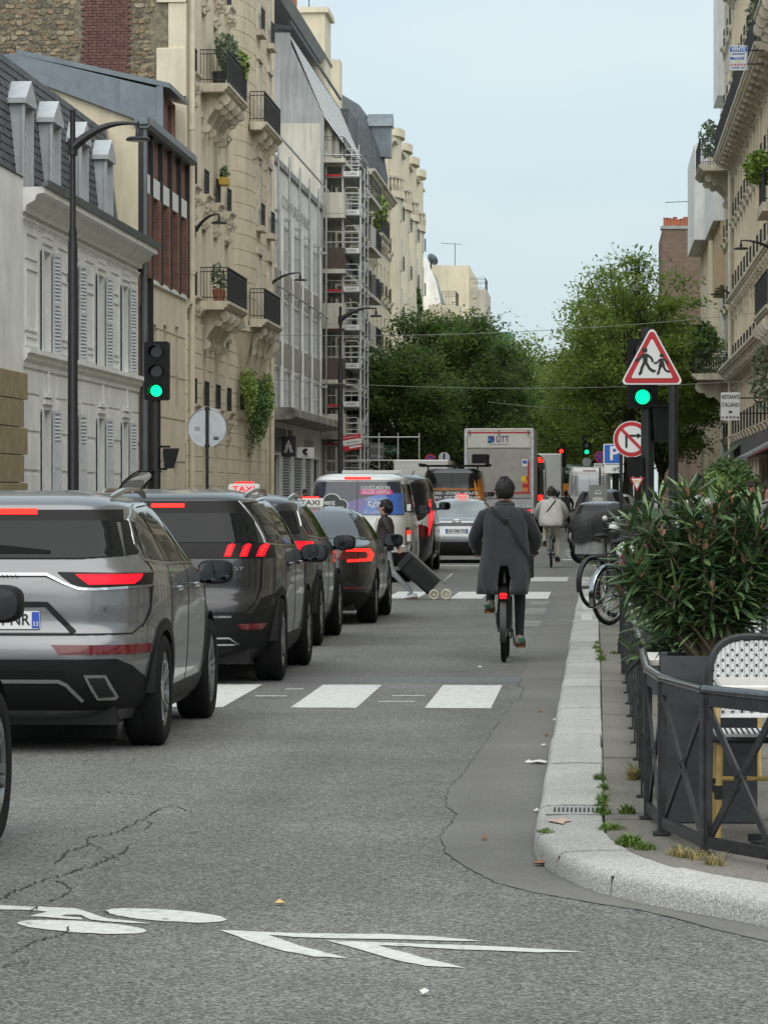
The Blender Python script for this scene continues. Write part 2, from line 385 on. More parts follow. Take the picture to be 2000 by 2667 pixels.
gpoly([(-30,2356),(95,2364),(93,2372),(-30,2368)], 'bicycle_symbol_frame')
gpoly([(100,2362),(195,2367),(235,2379),(280,2393),(340,2400),(400,2406),(385,2407),(300,2402),(235,2396),(210,2384),(175,2383),(160,2386),(210,2391),(213,2396),(150,2392),(75,2386),(125,2375),(95,2372)], 'bicycle_symbol_frame', dens=2)
gpoly([(570,2423),(780,2431),(1000,2434),(1130,2440),(1256,2452),(1120,2450),(960,2446),(800,2443),(700,2436),(780,2464),(907,2497),(820,2492),(740,2478),(640,2448)], 'chevron')
gpoly([(850,2451),(980,2455),(1120,2460),(1300,2466),(1420,2473),(1523,2481),(1400,2481),(1200,2474),(1070,2466),(985,2463),(1090,2492),(1209,2521),(1110,2517),(1020,2499),(930,2472)], 'chevron')
# cracks across the road
def crack(px, w, name='road_crack'):
    m = MB(); pts = []
    for (x0,y0),(x1,y1) in zip(px, px[1:]):
        s = max(2, int(math.hypot(x1-x0, y1-y0)/7))
        for k in range(s): t = k/s; pts.append((x0+(x1-x0)*t+rd.uniform(-6,6), y0+(y1-y0)*t+rd.uniform(-3,3)))
    pts.append(px[-1]); P = [G(x, y, .0038) for x, y in pts]
    L = []; R = []
    for k, p in enumerate(P):
        d = (P[min(k+1,len(P)-1)]-P[max(k-1,0)]); d.z = 0
        d = d.normalized() if d.length > 0 else Vector((1,0,0)); nn = Vector((-d.y, d.x, 0)); ww = w*rd.uniform(.25,1)*(.35 if k in (0,len(P)-1) else 1)
        L.append(p+nn*ww); R.append(p-nn*ww)
    m.grid([L, R]); return m.build(name, 'crack', paint)
Z7 = lambda L: [(x*.603, 1700+y*.603) for x, y in L]
crack(Z7([(705,668),(650,700),(570,745),(480,785),(380,795),(385,830),(300,855),(235,915)]), .007)
crack(Z7([(600,720),(660,735),(620,760),(545,778)]), .005); crack(Z7([(705,668),(760,665),(830,690)]), .005)
crack(Z7([(380,820),(440,845),(370,857)]), .005); crack(Z7([(455,878),(515,898)]), .006)
crack(Z7([(570,825),(530,860),(400,920),(290,955),(190,978),(120,1005),(40,1040),(-20,1075)]), .007)
crack(Z7([(240,985),(310,1020),(270,1055),(210,1075)]), .006)
crack(Z7([(290,1180),(300,1205),(250,1220),(140,1250),(40,1300)]), .006); crack(Z7([(320,592),(480,603),(690,620)]), .003)
crack(Z7([(130,1335),(40,1345),(10,1360)]), .005); crack(Z7([(455,1110),(470,1128)]), .006); crack(Z7([(165,1095),(130,1120)]), .005)
# dark sealed trench across the road beyond the crossing
m = MB(); m.quad((-7.2,30.1,.0004),(-.6,30.1,.0004),(-.6,31.0,.0004),(-7.2,31.0,.0004)); m.build('sealed_trench', M('trench', (.115,.12,.125), .7, var=.15, vs=40), paint)
# litter
def scrap(x, y, s, mat, label, cat='litter', z=.006, grp=None):
    p = G(x, y, .0); m = MB(); k = 7
    top = [(s*cos(2*pi*i/k)*rd.uniform(.5,1.1), s*.8*sin(2*pi*i/k)*rd.uniform(.5,1.1), rd.uniform(.002,.012)) for i in range(k)]
    m.add([(0,0,.02)]+top, [(0, i+1, (i+1)%k+1) for i in range(k)]); m.add([(0,0,.001)]+[(a,b,.001) for a,b,c in top], [(0,(i+1)%k+1,i+1) for i in range(k)])
    o = m.build('litter_scrap', mat); o.location = (p.x, p.y, z); return tag(o, label, cat, grp)
M('paper', (.6,.58,.54), .8); M('leaf_brown', (.22,.10,.045), .8); M('leaf_yellow', (.55,.40,.16), .8)
scrap(728, 2359, .03, 'leaf_yellow', 'yellow leaf lying beyond the chevron on the road')
scrap(1106, 2595, .028, 'paper', 'small white paper scrap lying alone on open asphalt')
scrap(1405, 1991, .07, 'paper', 'crumpled paper scrap in the gutter beside the kerb', z=.008)
scrap(1411, 2257, .05, 'leaf_brown', 'brown dead leaf against the rounded kerb corner', z=.01)
scrap(1260, 2190, .022, 'leaf_brown', 'tiny orange brown scrap on the gutter strip')
for x, y, mt in ((1416,1947,'paper'),(1438,1985,'leaf_brown'),(1376,1990,'paper'),(1452,1958,'leaf_brown'),(1446,1880,'paper'),(1408,1857,'leaf_brown'),(1424,1920,'leaf_brown'),(1398,2118,'paper'),(1436,2001,'paper'),(1250,1741,'paper')):
    scrap(x, y, .025, mt, 'small scrap of litter strewn in the gutter along the kerb', grp='litter scraps in the gutter')
# weeds along kerb joint
def tuft(x, y, z, r, h, nb, mat, label, wide=False):
    p = G(x, y, z); m = MB()
    for k in range(int(nb*2.2)):
        a = rd.uniform(0, 2*pi); q = r*(rd.random()**.8); bx = q*cos(a); by = q*sin(a)*1.6; hh = h*rd.uniform(.2,1)*(1.15-q/r*.7); lean = rd.uniform(.3,1.5)*hh
        a2 = rd.uniform(0, 2*pi); w = rd.uniform(.0010,.0024)*(1.7 if wide else 1); wx, wy = w*cos(a2+1.57), w*sin(a2+1.57)
        tx, ty = bx+lean*cos(a2), by+lean*sin(a2)
        m.add([(bx-wx,by-wy,0),(bx+wx,by+wy,0),((bx+tx)/2+wx,(by+ty)/2+wy,hh*.7),((bx+tx)/2-wx,(by+ty)/2-wy,hh*.7),(tx,ty,hh)], [(0,1,2,3),(3,2,4)])
    o = m.build('weed_tuft', mat); o.location = (p.x, p.y, z-.003); return tag(o, label, 'weed', 'weeds growing in the pavement joints')
WL = 'green weeds growing in the joint behind the kerb stones'
for x, y, r, h, nb in ((1565,1720,.05,.09,70),(1552,1690,.04,.06,60),(1560,1700,.04,.06,60),(1556,1676,.03,.05,40),(1561,2030,.035,.05,60),(1570,2055,.03,.05,50),(1568,2085,.03,.06,60),(1566,2100,.035,.06,70),(1570,2120,.04,.06,80),(1600,2158,.05,.035,80),(1575,2160,.03,.04,50),(1420,2167,.04,.03,50)):
    tuft(x, y, .1, r, h, nb, 'grass', WL)
tuft(1634,2118,.1,.04,.055,110,'grass','round green weed tuft alone on the pavement slab', True)
tuft(1640,2200,.1,.06,.06,170,'grass','largest spreading green weed clump at the kerb corner', True); tuft(1680,2212,.1,.05,.05,110,'grass',WL)
tuft(1648,2030,.1,.03,.10,80,'dry_grass','dry yellow grass tuft at the foot of the terrace fence'); tuft(1655,2025,.1,.025,.12,60,'grass',WL)
for x, y in ((1780,2234),(1812,2240),(1760,2229),(1850,2252),(1868,2254)): tuft(x, y, .1, .035, .07, 45, 'dry_grass', 'thin dry grass along the pavement edge by the fence')
tuft(1600,1702,.1,.05,.04,60,'grass',WL)
p = G(1540,1472,.1); tuft(1545,1470,.12,.28,.22,260,'grass','grass tuft growing on the small kerb island', True)
# ============================================================ buildings
M('stucco_white', (.80,.80,.77), .85, streak=0.10, var=.10, vs=1.1, bump=.25, bs=18, det=10)
M('stucco_plain', (.78,.775,.74), .9, streak=0.1, var=.12, vs=.8, bump=.3, bs=14, det=10)
M('stone_base', (.30,.235,.135), .9, var=.22, vs=2.5, bump=.4, bs=30, det=10)
M('beige_stone', (.66,.57,.42), .85, streak=0.16, var=.10, vs=1.3, bump=.25, bs=25, det=10)
M('beige_light', (.70,.62,.475), .85, streak=0.14, var=.09, vs=1.0, bump=.2, bs=25, det=10)
M('beige_trim', (.60,.545,.44), .85, streak=0.28, var=.20, vs=1.6, bump=.3, bs=20, det=10)
M('cream', (.70,.625,.465), .88, streak=0.12, var=.10, vs=.5, bump=.15, bs=20, det=10)
M('concrete', (.36,.37,.37), .9, streak=0.28, var=.16, vs=.45, bump=.2, bs=12, det=12)
M('concrete_pale', (.55,.52,.45), .9, streak=0.25, var=.14, vs=.5, bump=.2, bs=12, det=12)
M('white_render', (.78,.78,.76), .85, streak=0.16, var=.13, vs=.9, bump=.15, bs=20, det=12)
M('spandrel', (.33,.30,.25), .9, var=.3, vs=6, bump=.6, bs=30)
M('slate', (.085,.09,.098), .6, var=.35, vs=5, bump=.2, bs=20); M('zinc', (.17,.20,.225), .42, streak=0.12, metal=.35, var=.15, vs=1.5)
M('zinc_pale', (.47,.50,.52), .5, metal=.2, var=.12, vs=3); M('shutter', (.60,.63,.65), .6, var=.12, vs=6)
M('glass', (.030,.036,.042), .06, spec=.9, var=.5, vs=.8); M('glass_pale', (.20,.22,.22), .12, spec=.8, var=.4, vs=1.2)
M('curtain', (.45,.44,.41), .5, spec=.8, var=.25, vs=3); M('frame_white', (.62,.62,.60), .5); M('frame_dark', (.02,.021,.024), .5)
M('brown_panel', (.075,.05,.038), .6, var=.2, vs=3); M('terracotta', (.36,.13,.07), .85, var=.25, vs=5); M('pipe_cream', (.62,.56,.44), .6, var=.12, vs=2)
M('plant', (.055,.115,.022), .6, var=.5, vs=9); M('plant_light', (.16,.24,.035), .6, var=.4, vs=9); M('plant_grey', (.13,.17,.10), .7, var=.4, vs=9)
def brick_mat(name, c1, c2, mortar, sx=1):
    m = bpy.data.materials.new(name); m.use_nodes = True; t = m.node_tree; p = t.nodes['Principled BSDF']; L = t.links.new
    g = _n(t, 'ShaderNodeTexCoord').outputs['Object']; sp = _n(t, 'ShaderNodeSeparateXYZ'); L(g, sp.inputs[0])
    ad = _n(t, 'ShaderNodeMath', operation='ADD'); L(sp.outputs[0], ad.inputs[0]); L(sp.outputs[1], ad.inputs[1])
    cb = _n(t, 'ShaderNodeCombineXYZ'); L(ad.outputs[0], cb.inputs[0]); L(sp.outputs[2], cb.inputs[1])
    b = _n(t, 'ShaderNodeTexBrick'); b.inputs['Scale'].default_value = 1; b.inputs['Brick Width'].default_value = .235*sx; b.inputs['Row Height'].default_value = .085*sx
    b.inputs['Mortar Size'].default_value = .010*sx; b.inputs['Color1'].default_value = (*c1,1); b.inputs['Color2'].default_value = (*c2,1); b.inputs['Mortar'].default_value = (*mortar,1); b.inputs['Bias'].default_value = 0
    L(cb.outputs[0], b.inputs['Vector'])
    n = _n(t, 'ShaderNodeTexNoise'); n.inputs['Scale'].default_value = 2; n.inputs['Detail'].default_value = 8; L(g, n.inputs['Vector'])
    r = _n(t, 'ShaderNodeValToRGB'); r.color_ramp.elements[0].color = (.65,.65,.65,1); r.color_ramp.elements[1].color = (1.3,1.3,1.3,1); L(n.outputs[0], r.inputs[0])
    q = _n(t, 'ShaderNodeMix', data_type='RGBA', blend_type='MULTIPLY'); q.inputs[0].default_value = 1; L(b.outputs[0], q.inputs[6]); L(r.outputs[0], q.inputs[7])
    L(q.outputs[2], p.inputs['Base Color']); p.inputs['Roughness'].default_value = .9
    bp = _n(t, 'ShaderNodeBump'); bp.inputs['Strength'].default_value = .5; bp.inputs['Distance'].default_value = .02; bp.invert = True; L(b.outputs['Fac'], bp.inputs['Height']); L(bp.outputs[0], p.inputs['Normal'])
    MATS[name] = m
brick_mat('brick_modern', (.235,.098,.068), (.17,.075,.055), (.20,.15,.12)); brick_mat('brick_old', (.19,.12,.085), (.13,.085,.065), (.24,.20,.16))
def rubble_mat():
    m = M('rubble_ground', (.20,.175,.125), .95, var=.55, vs=5, bump=.9, bs=12, det=12)
rubble_mat()
LR, RR = pi/2, -pi/2
CACHE = {}
def cached(key, fn):
    if key not in CACHE: CACHE[key] = fn()
    return CACHE[key]
def wall(root, x0, x1, z0, z1, ops, mat, name='wall', y=0, rev=.24):
    xs = sorted({x0, x1, *[o[0] for o in ops], *[o[1] for o in ops]}); zs = sorted({z0, z1, *[o[2] for o in ops], *[o[3] for o in ops]})
    xs = [v for v in xs if x0 <= v <= x1]; zs = [v for v in zs if z0 <= v <= z1]
    m = MB()
    for a, b in zip(xs, xs[1:]):
        for c, d in zip(zs, zs[1:]):
            cx, cz = (a+b)/2, (c+d)/2
            if any(o[0] < cx < o[1] and o[2] < cz < o[3] for o in ops): continue
            m.quad((a,y,c),(b,y,c),(b,y,d),(a,y,d))
    for a, b, c, d in ops:
        m.quad((a,y,c),(a,y,d),(a,y+rev,d),(a,y+rev,c)); m.quad((b,y,c),(b,y+rev,c),(b,y+rev,d),(b,y,d))
        m.quad((a,y,c),(a,y+rev,c),(b,y+rev,c),(b,y,c)); m.quad((a,y,d),(b,y,d),(b,y+rev,d),(a,y+rev,d))
    return m.build(name, mat, root)
def win_mesh(w, h, nx, nz, t=.06, fr='frame_white'):
    def f():
        m = MB(); m.box(0,w,0,.06,0,t); m.box(0,w,0,.06,h-t,h); m.box(0,t,.001,.06,t,h-t); m.box(w-t,w,.001,.06,t,h-t)
        for k in range(1, nx): x = w*k/nx; m.box(x-t*.55,x+t*.55,.004,.06,t,h-t)
        for k in range(1, nz): z = h*k/nz; m.box(t,w-t,.012,.05,z-t*.35,z+t*.35)
        p = MB(); p.box(t*.5,w-t*.5,.036,.046,t*.5,h-t*.5)
        return m.mesh('window', fr), p
    return cached(('win', w, h, nx, nz, t, fr), f)
def pane_mesh(key, p, g): return cached(('pane', key, g), lambda: p.mesh('pane', g))
def window(root, x, z, w, h, nx=2, nz=3, y=.16, glass='glass', fr='frame_white', t=.06):
    me, p = win_mesh(round(w,3), round(h,3), nx, nz, t, fr)
    o = link('window', me, root, (x, y, z)); link('pane', pane_mesh((round(w,3),round(h,3),nx,nz,t,fr), p, glass), o); return o
def rail_mesh(w, h, d, sp=.11, orn=False):              # balcony railing, front + two ends of depth d
    def f():
        m = MB(); r = .014
        def side(a, b):
            a = Vector(a); b = Vector(b); L = (b-a).length; n = max(2, int(L/sp))
            for z, t in ((h, .05), (h-.14, .022), (.12, .022)): m.bar(a+Vector((0,0,z)), b+Vector((0,0,z)), t, .03)
            for k in range(n+1):
                p = a.lerp(b, k/n); m.bar(p+Vector((0,0,.02)), p+Vector((0,0,h)), r*(2.2 if k in (0,n) else 1.15))
            if orn:
                for k in range(n):
                    c = a.lerp(b, (k+.5)/n)+Vector((0,0,h*.45)); dr = (b-a).normalized()
                    m.tube([c+dr*.05*cos(t)+Vector((0,0,.14*sin(t))) for t in [2*pi*q/8 for q in range(9)]], .008, 4)
        side((0,-d,0),(w,-d,0))
        if d > .05: side((0,0,0),(0,-d,0)); side((w,-d,0),(w,0,0))
        return m.mesh('railing', 'frame_dark')
    return cached(('rail', round(w,2), round(h,2), round(d,2), sp, orn), f)
def slab_mesh(w, d, t=.28):
    def f():
        m = MB(); prof = [(0,0),(-d,0),(-d,-t*.35),(-d+.05,-t*.4),(-d+.07,-t*.65),(-d+.15,-t*.75),(-d+.18,-t),(0,-t)]
        m.sweep(prof, 0, w); return m.mesh('slab', 'beige_trim')
    return cached(('slab', round(w,2), round(d,2), t), f)
def bracket_mesh(d, h, w):                               # scrolled console
    def f():
        m = MB(); pts = []
        for k in range(11):
            t = k/10; pts.append((-(d)*(1-t)**1.6-.04*sin(t*9), -h*t))
        prof = [(0,0)]+pts+[(0,-h)]
        m.sweep(prof, -w/2, w/2)
        for q in (.25, .75):
            y = -(d)*(1-q)**1.6-.03; z = -h*q
            m.tube([(-w/2-.03,y,z),(w/2+.03,y,z)], h*.11, 8)
        m.tube([(-w/2-.03,-d*.9,-h*.13),(w/2+.03,-d*.9,-h*.13)], h*.13, 10)
        return m.mesh('bracket', 'beige_trim')
    return cached(('brk', d, h, w), f)
def balcony(root, x0, x1, z, d, h=1.05, brackets=0, orn=False, bd=.55, bh=1.1):
    w = x1-x0
    b = link('balcony_slab', slab_mesh(w, d), root, (x0, 0, z)); link('railing', rail_mesh(w-.1, h, d-.06, .11, orn), b, (.05, 0, 0))
    for k in range(brackets): link('bracket', bracket_mesh(bd, bh, .28), b, (w*(k+.5)/brackets, 0, -.28))
    return b
def balconnet(root, x, z, w, h=.8, y=-.1, sill=True):
    o = link('railing', rail_mesh(w, h, 0, .10), root, (x, y, z))
    if sill:
        me = cached(('sill', round(w,2)), lambda: MB().sweep([(.15,0),(-.28,0),(-.28,-.06),(-.2,-.12),(-.14,-.28),(0,-.34),(.15,-.34)], -.12, w+.12).mesh('sill', 'beige_trim'))
        link('sill', me, root, (x, 0, z))
    return o
def band(root, x0, x1, prof, mat, name='cornice'): m = MB(); m.sweep(prof, x0, x1); return m.build(name, mat, root)
def corn(z, d, h): return [(.02,z),(-d*.2,z),(-d*.25,z+h*.25),(-d*.6,z+h*.45),(-d*.7,z+h*.7),(-d,z+h*.75),(-d,z+h),(.02,z+h)]
def foliage(name, root, c, r, n, mat, seed=0, size=.13, sz=1.0, droop=0):
    rr = random.Random(seed+n); m = MB()
    for k in range(n):
        while True:
            q = Vector((rr.uniform(-1,1), rr.uniform(-1,1), rr.uniform(-1,1)))
            if q.length < 1: break
        p = Vector((c[0]+q.x*r[0], c[1]+q.y*r[1], c[2]+q.z*r[2]-droop*abs(q.x)))
        a = Vector((rr.gauss(0,1), rr.gauss(0,1), rr.gauss(0,1)*sz)).normalized(); b = a.orthogonal().normalized(); b.rotate(Matrix.Rotation(rr.uniform(0,6.28), 3, a))
        s = size*rr.uniform(.5,1.2); m.add([p-a*s, p+b*s*.35, p+a*s, p-b*s*.35], [(0,1,2,3)])
    return m.build(name, mat, root)
def chimney_pots(root, x0, x1, y, z, n, h=.7):
    for k in range(n):
        m = MB(); x = x0+(x1-x0)*(k+.5)/n; hh = h*rd.uniform(.8,1.2); m.lathe([(.13,0),(.12,hh*.9),(.15,hh*.92),(.15,hh)], 10, (x, y, z)); m.build('chimney_pot', 'terracotta', root)

# ---------------- white two-storey house with slate mansard
XL = -13.0
b = thing('white_house', 'white stuccoed two-storey house with grey louvred shutters and slate mansard roof', 'house', (XL, 79.6, 0), LR)
WC = [3.9, 8.2, 13.1, 17.9]; ops = []
for c in WC: ops += [(c-.55,c+.55,4.95,7.35), (c-.55,c+.55,.9,3.6)]
wall(b, 0, 20.5, 0, 8.5, ops, 'stucco_white')
def shutter_mesh(w, h, solid):
    def f():
        m = MB(); t = .07; m.box(0,t,-.04,0,0,h); m.box(w-t,w,-.04,0,0,h); m.box(t,w-t,-.038,-.002,0,t); m.box(t,w-t,-.038,-.002,h-t,h); m.box(t,w-t,-.038,-.002,h*.5-t/2,h*.5+t/2)
        z = t+.03
        if solid: m.box(t,w-t,-.028,-.006,t,h*.72); z = h*.74
        while z < h-t-.03:
            m.add([(t,-.034,z),(w-t,-.034,z),(w-t,-.004,z+.05),(t,-.004,z+.05),(t,-.034,z-.012),(w-t,-.034,z-.012),(w-t,-.004,z+.038),(t,-.004,z+.038)], [(0,1,2,3),(7,6,5,4),(0,4,5,1),(3,2,6,7)]); z += .088
        m.box(t,w-t,-.003,-.001,t,h-t)
        return m.mesh('shutter', 'shutter')
    return cached(('sh', w, h, solid), f)
for i, c in enumerate(WC):
    for z, h, so in ((4.95,2.4,False),(.9,2.7,True)):
        window(b, c-.55, z, 1.1, h, 2, 3, glass='curtain')
        for sx, an in ((c-.57, -1), (c+.57, 1)):
            s = link('shutter', shutter_mesh(.60, h, so), b, (sx, -.03, z))
            s.rotation_euler = (0, 0, radians(-168+rd.uniform(-5,3)) if an < 0 else radians(-10+rd.uniform(-3,4)))
            if an < 0: s.rotation_euler = (0,0,0); s.location = (c-.57-.60, -.05, z); s.rotation_euler = (0,0,radians(7))
            else: s.location = (c+.57, -.03, z); s.rotation_euler = (0,0,radians(-9))
    m = MB(); m.box(c-.75,c+.75,-.05,0,7.5,7.62); m.box(c-.7,c+.7,-.04,0,7.66,7.74); m.build('lintel_moulding', 'stucco_white', b)
    m = MB(); m.box(c-.7,c+.7,-.06,0,3.72,3.84); m.box(c-.6,c+.6,-.09,0,3.88,3.98); m.build('lintel_moulding', 'stucco_white', b)
    m = MB(); m.tube([(c+.13*cos(t), -.02, 4.3+.33*sin(t)) for t in [2*pi*k/16 for k in range(17)]], .035, 5); m.build('oval_ornament', 'stucco_white', b)
for c in (1.4, 6.1, 10.6, 15.5, 19.4):                         # moulded panels between windows
    for z0, z1 in ((7.0,7.6),(5.35,6.8),(5.0,5.25)):
        m = MB(); w = .85
        for a, q, cc, d in ((c-w,c+w,z0,z0+.05),(c-w,c+w,z1-.05,z1),(c-w,c-w+.05,z0+.05,z1-.05),(c+w-.05,c+w,z0+.05,z1-.05)): m.box(a,q,-.035,0,cc,d)
        m.build('panel_moulding', 'stucco_white', b)
for k, z in enumerate((1.25,2.15,3.05,3.90)):
    for x0, x1 in ((.1,2.6),(5.2,6.9),(9.5,11.8),(14.4,16.6),(19.2,20.4)):
        m = MB(); m.box(x0,x1,-.03,0,z+.02,z+(.80 if z < 3.5 else .52)); m.build('stone_course', 'stucco_white', b)
band(b, 0, 20.5, corn(4.5,.22,.42), 'stucco_white', 'string_course'); band(b, 0, 20.5, corn(7.75,.08,.14), 'stucco_white', 'string_course')
band(b, -.1, 20.6, corn(8.0,.55,.55), 'stucco_white'); band(b, -.15, 20.65, [(-.5,8.56),(-.62,8.56),(-.66,8.7),(-.5,8.64)], 'zinc', 'gutter')
RB, RY, RZ = .60, .96, 11.95
m = MB(); m.quad((0,RB,8.55),(20.5,RB,8.55),(20.5,RY,RZ),(0,RY,RZ)); m.quad((0,RY,RZ),(20.5,RY,RZ),(20.5,6,13.0),(0,6,13.0))
m.poly([(20.5,RB,8.55),(20.5,RY,RZ),(20.5,6,13),(20.5,6,0),(20.5,0,0),(20.5,0,8.5)]); m.poly([(0,RB,8.55),(0,RY,RZ),(0,6,13),(0,6,0),(0,0,0)]); m.quad((0,-.4,8.56),(20.5,-.4,8.56),(20.5,RB,8.6),(0,RB,8.6)); rf = m.build('roof', 'slate', b)
# slates in courses (individual near ones are a pattern of rows)
st_m = cached('slates', lambda: MB())
sm = MB(); nr = 17
for r in range(nr):
    t0 = r/nr; t1 = (r+1.25)/nr
    for k in range(int(20.5/.30)):
        x = k*.30+(.15 if r % 2 else 0); 
        if x+.28 > 20.5: continue
        o = .022+rd.uniform(0,.008); sm.add([(x,RB+(RY-RB)*t0-o-.014,8.55+(RZ-8.55)*t0+.0),(x+.285,RB+(RY-RB)*t0-o-.014,8.55+(RZ-8.55)*t0),(x+.285,RB+(RY-RB)*min(t1,1)-o+.012,8.55+(RZ-8.55)*min(t1,1)),(x,RB+(RY-RB)*min(t1,1)-o+.012,8.55+(RZ-8.55)*min(t1,1))], [(0,1,2,3)])
so_ = sm.build('roof_slates', 'slate', rf); so_['kind'] = 'stuff'
for c in WC:
    m = MB(); F0 = RB-.10
    m.box(c-.66,c-.54,F0,RY+.02,8.75,10.8); m.box(c+.54,c+.66,F0,RY+.02,8.75,10.8); m.box(c-.54,c+.54,F0,RY+.02,8.75,8.9); m.box(c-.54,c+.54,F0+.2,RY+.02,8.9,10.8)
    m.prism([(c-.82,F0,10.8),(c+.82,F0,10.8),(c+.82,F0,10.92),(c,F0,11.4),(c-.82,F0,10.92)], (0,-.12,0), (0,RY+.12,0)); m.box(c-.72,c-.56,F0-.06,F0,8.7,10.8); m.box(c+.56,c+.72,F0-.06,F0,8.7,10.8)
    d = m.build('dormer', 'zinc_pale', rf); window(d, c-.54, 8.9, 1.08, 1.9, 2, 3, y=F0+.07, glass='glass')
m = MB(); m.bar((20.4,RB-.05,8.6),(20.4,RY,RZ+.05),.22,.14); m.build('roof_edge', 'zinc', rf)
# plain end of the same house, with ashlar base
m = MB(); m.box(-25, -.05, -.06, 6, 4.3, 8.75); m.box(-25,-.05,-.05,6,0,4.3); m.build('end_wall', 'stucco_plain', b)
m = MB(); m.quad((-25,-.1,8.76),(-.05,-.1,8.76),(-.05,.58,8.8),(-25,.58,8.8)); m.quad((-25,.58,8.8),(-.05,.58,8.8),(-.05,.95,12.0),(-25,.95,12.0)); m.quad((-25,.95,12.0),(-.05,.95,12.0),(-.05,6,13),(-25,6,13)); m.build('end_roof', 'slate', b)
for r in range(7):
    z = r*.62
    for k in range(14):
        x = -.03-k*1.1-(.5 if r % 2 else 0)
        m = MB(); m.cbox(x-1.09, x, -.16, -.04, z+.012, z+.61, .015); m.build('ashlar_block', 'stone_base', b)
m = MB(); m.box(-3,-1.2,1.8,2.6,11.5,13.6); m.box(-3.1,-1.1,1.7,2.7,13.6,13.75); ch = m.build('chimney', 'stucco_white', b); chimney_pots(ch, -3, -1.2, 2.2, 13.75, 3)
m = MB(); m.tube([(20.72,-.12,.1),(20.72,-.12,8.4),(20.72,-.3,8.7)], .07, 8); m.build('downpipe', 'zinc', b)
m = MB(); m.lathe([(.09,0),(.09,.5),(.2,.75),(.05,.76)], 10, (19.5,2.6,12.4)); m.build('roof_vent', 'zinc_pale', b)
# ---------------- brick infill building
b = thing('brick_building', 'modern infill building with red brick bays, dark steel mullions and zinc attic', 'building', (XL, 100.15, 0), LR)
bw = 11.6/5; ops = []; 
for k in range(5): ops.append((k*bw+.55, k*bw+1.75, 7.95, 10.25))
wall(b, 0, 11.6, 7.85, 12.0, ops, 'brick_modern', 'brick_wall', rev=.45)
for o in ops: window(b, o[0], o[2], 1.2, 2.3, 1, 1, y=.32, fr='frame_dark')
so2 = [(3.4,4.2,4.4,6.6),(5.9,6.7,4.2,6.7),(8.9,9.7,4.2,6.8),(5.6,6.8,.3,2.9),(8.5,9.6,.3,2.9)]
wall(b, bw, 11.6, 0, 7.85, so2, 'beige_light', 'stone_wall', rev=.3)
for o in so2: window(b, o[0], o[2], o[1]-o[0], o[3]-o[2], 1, 2, y=.2, fr='frame_dark')
so3 = [(.5,1.6,5.0,7.0)]; wall(b, 0, bw, 0, 7.85, so3, 'brick_modern', 'brick_strip', y=.02, rev=.4); window(b,.5,5.0,1.1,2.0,1,2,y=.3,fr='frame_dark')
for k in range(6):
    m = MB(); x = min(max(k*bw, .06), 11.54); m.box(x-.06,x+.06,-.14,0,0 if k == 1 else 7.8,12.0); m.build('steel_mullion', 'frame_dark', b)
for k in range(5):
    m = MB(); m.box(k*bw+.07,k*bw+bw-.07,-.06,.0,10.3,10.85); m.build('white_panel', 'white', b)
    m = MB(); m.box(k*bw+1.78,k*bw+bw-.07,-.1,0,7.86,10.28); m.build('brick_pier', 'brick_modern', b)
for z in (1.3, 2.6, 3.9, 5.2, 6.5):
    m = MB(); m.box(bw+.1,11.5,-.012,0,z,z+.03); m.build('joint', 'spandrel', b)
m = MB(); m.box(bw,11.6,-.08,0,7.75,7.87); m.build('sill_band', 'white', b)
band(b, -.05, 11.65, [(.1,12.0),(-.28,12.0),(-.36,12.1),(-.36,12.3),(-.2,12.2),(.1,12.25)], 'zinc', 'eaves_gutter')
m = MB(); m.poly([(0,0,0),(0,0,12.3),(0,2.6,13.3),(0,9,14.6),(0,9,0)]); m.build('side_wall', 'cream', b)
m = MB(); m.quad((-.15,-.3,12.25),(11.6,-.3,12.25),(11.6,2.6,13.4),(-.15,2.6,13.4)); m.quad((-.15,2.6,13.4),(11.6,2.6,13.4),(11.6,9,14.8),(-.15,9,14.8))
m.box(-.17,-.05,-.3,.1,12.1,12.35); m.prism([(-.15,-.3,12.1),(-.15,2.6,13.2),(-.15,9,14.6),(-.15,9,14.85),(-.15,2.6,13.45),(-.15,-.3,12.3)],(-.03,0,0),(.14,0,0)); rf = m.build('zinc_roof', 'zinc', b)
m = MB(); m.prism([(6.2,.25,12.2),(6.2,.25,13.85),(6.2,4.5,14.9),(6.2,9,14.9),(6.2,9,12.2)], (0,0,0), (.14,0,0)); m.prism([(6.2,-.15,13.85),(6.2,4.5,14.9),(6.2,4.5,15.05),(6.2,-.15,14.0)],(0,0,0),(4.9,0,0)); m.box(6.15,6.3,.05,.25,12.2,13.9)
for y in (1.4,2.6,3.8): m.box(6.17,6.2,y,y+.04,12.3,14.1)
dm = m.build('attic_dormer', 'zinc', rf); wall(dm, 6.35, 11.0, 12.2, 13.85, [(6.9,7.9,12.3,13.7),(9.0,10.0,12.3,13.7)], 'brick_modern', 'attic_brick', y=.25, rev=.3)
for x in (6.9,9.0): window(dm, x, 12.3, 1.0, 1.4, 1, 1, y=.45, fr='frame_dark')
m = MB(); m.tube([(.1,-.16,.1),(.1,-.16,12.1)], .09, 8); m.build('downpipe', 'zinc', b)
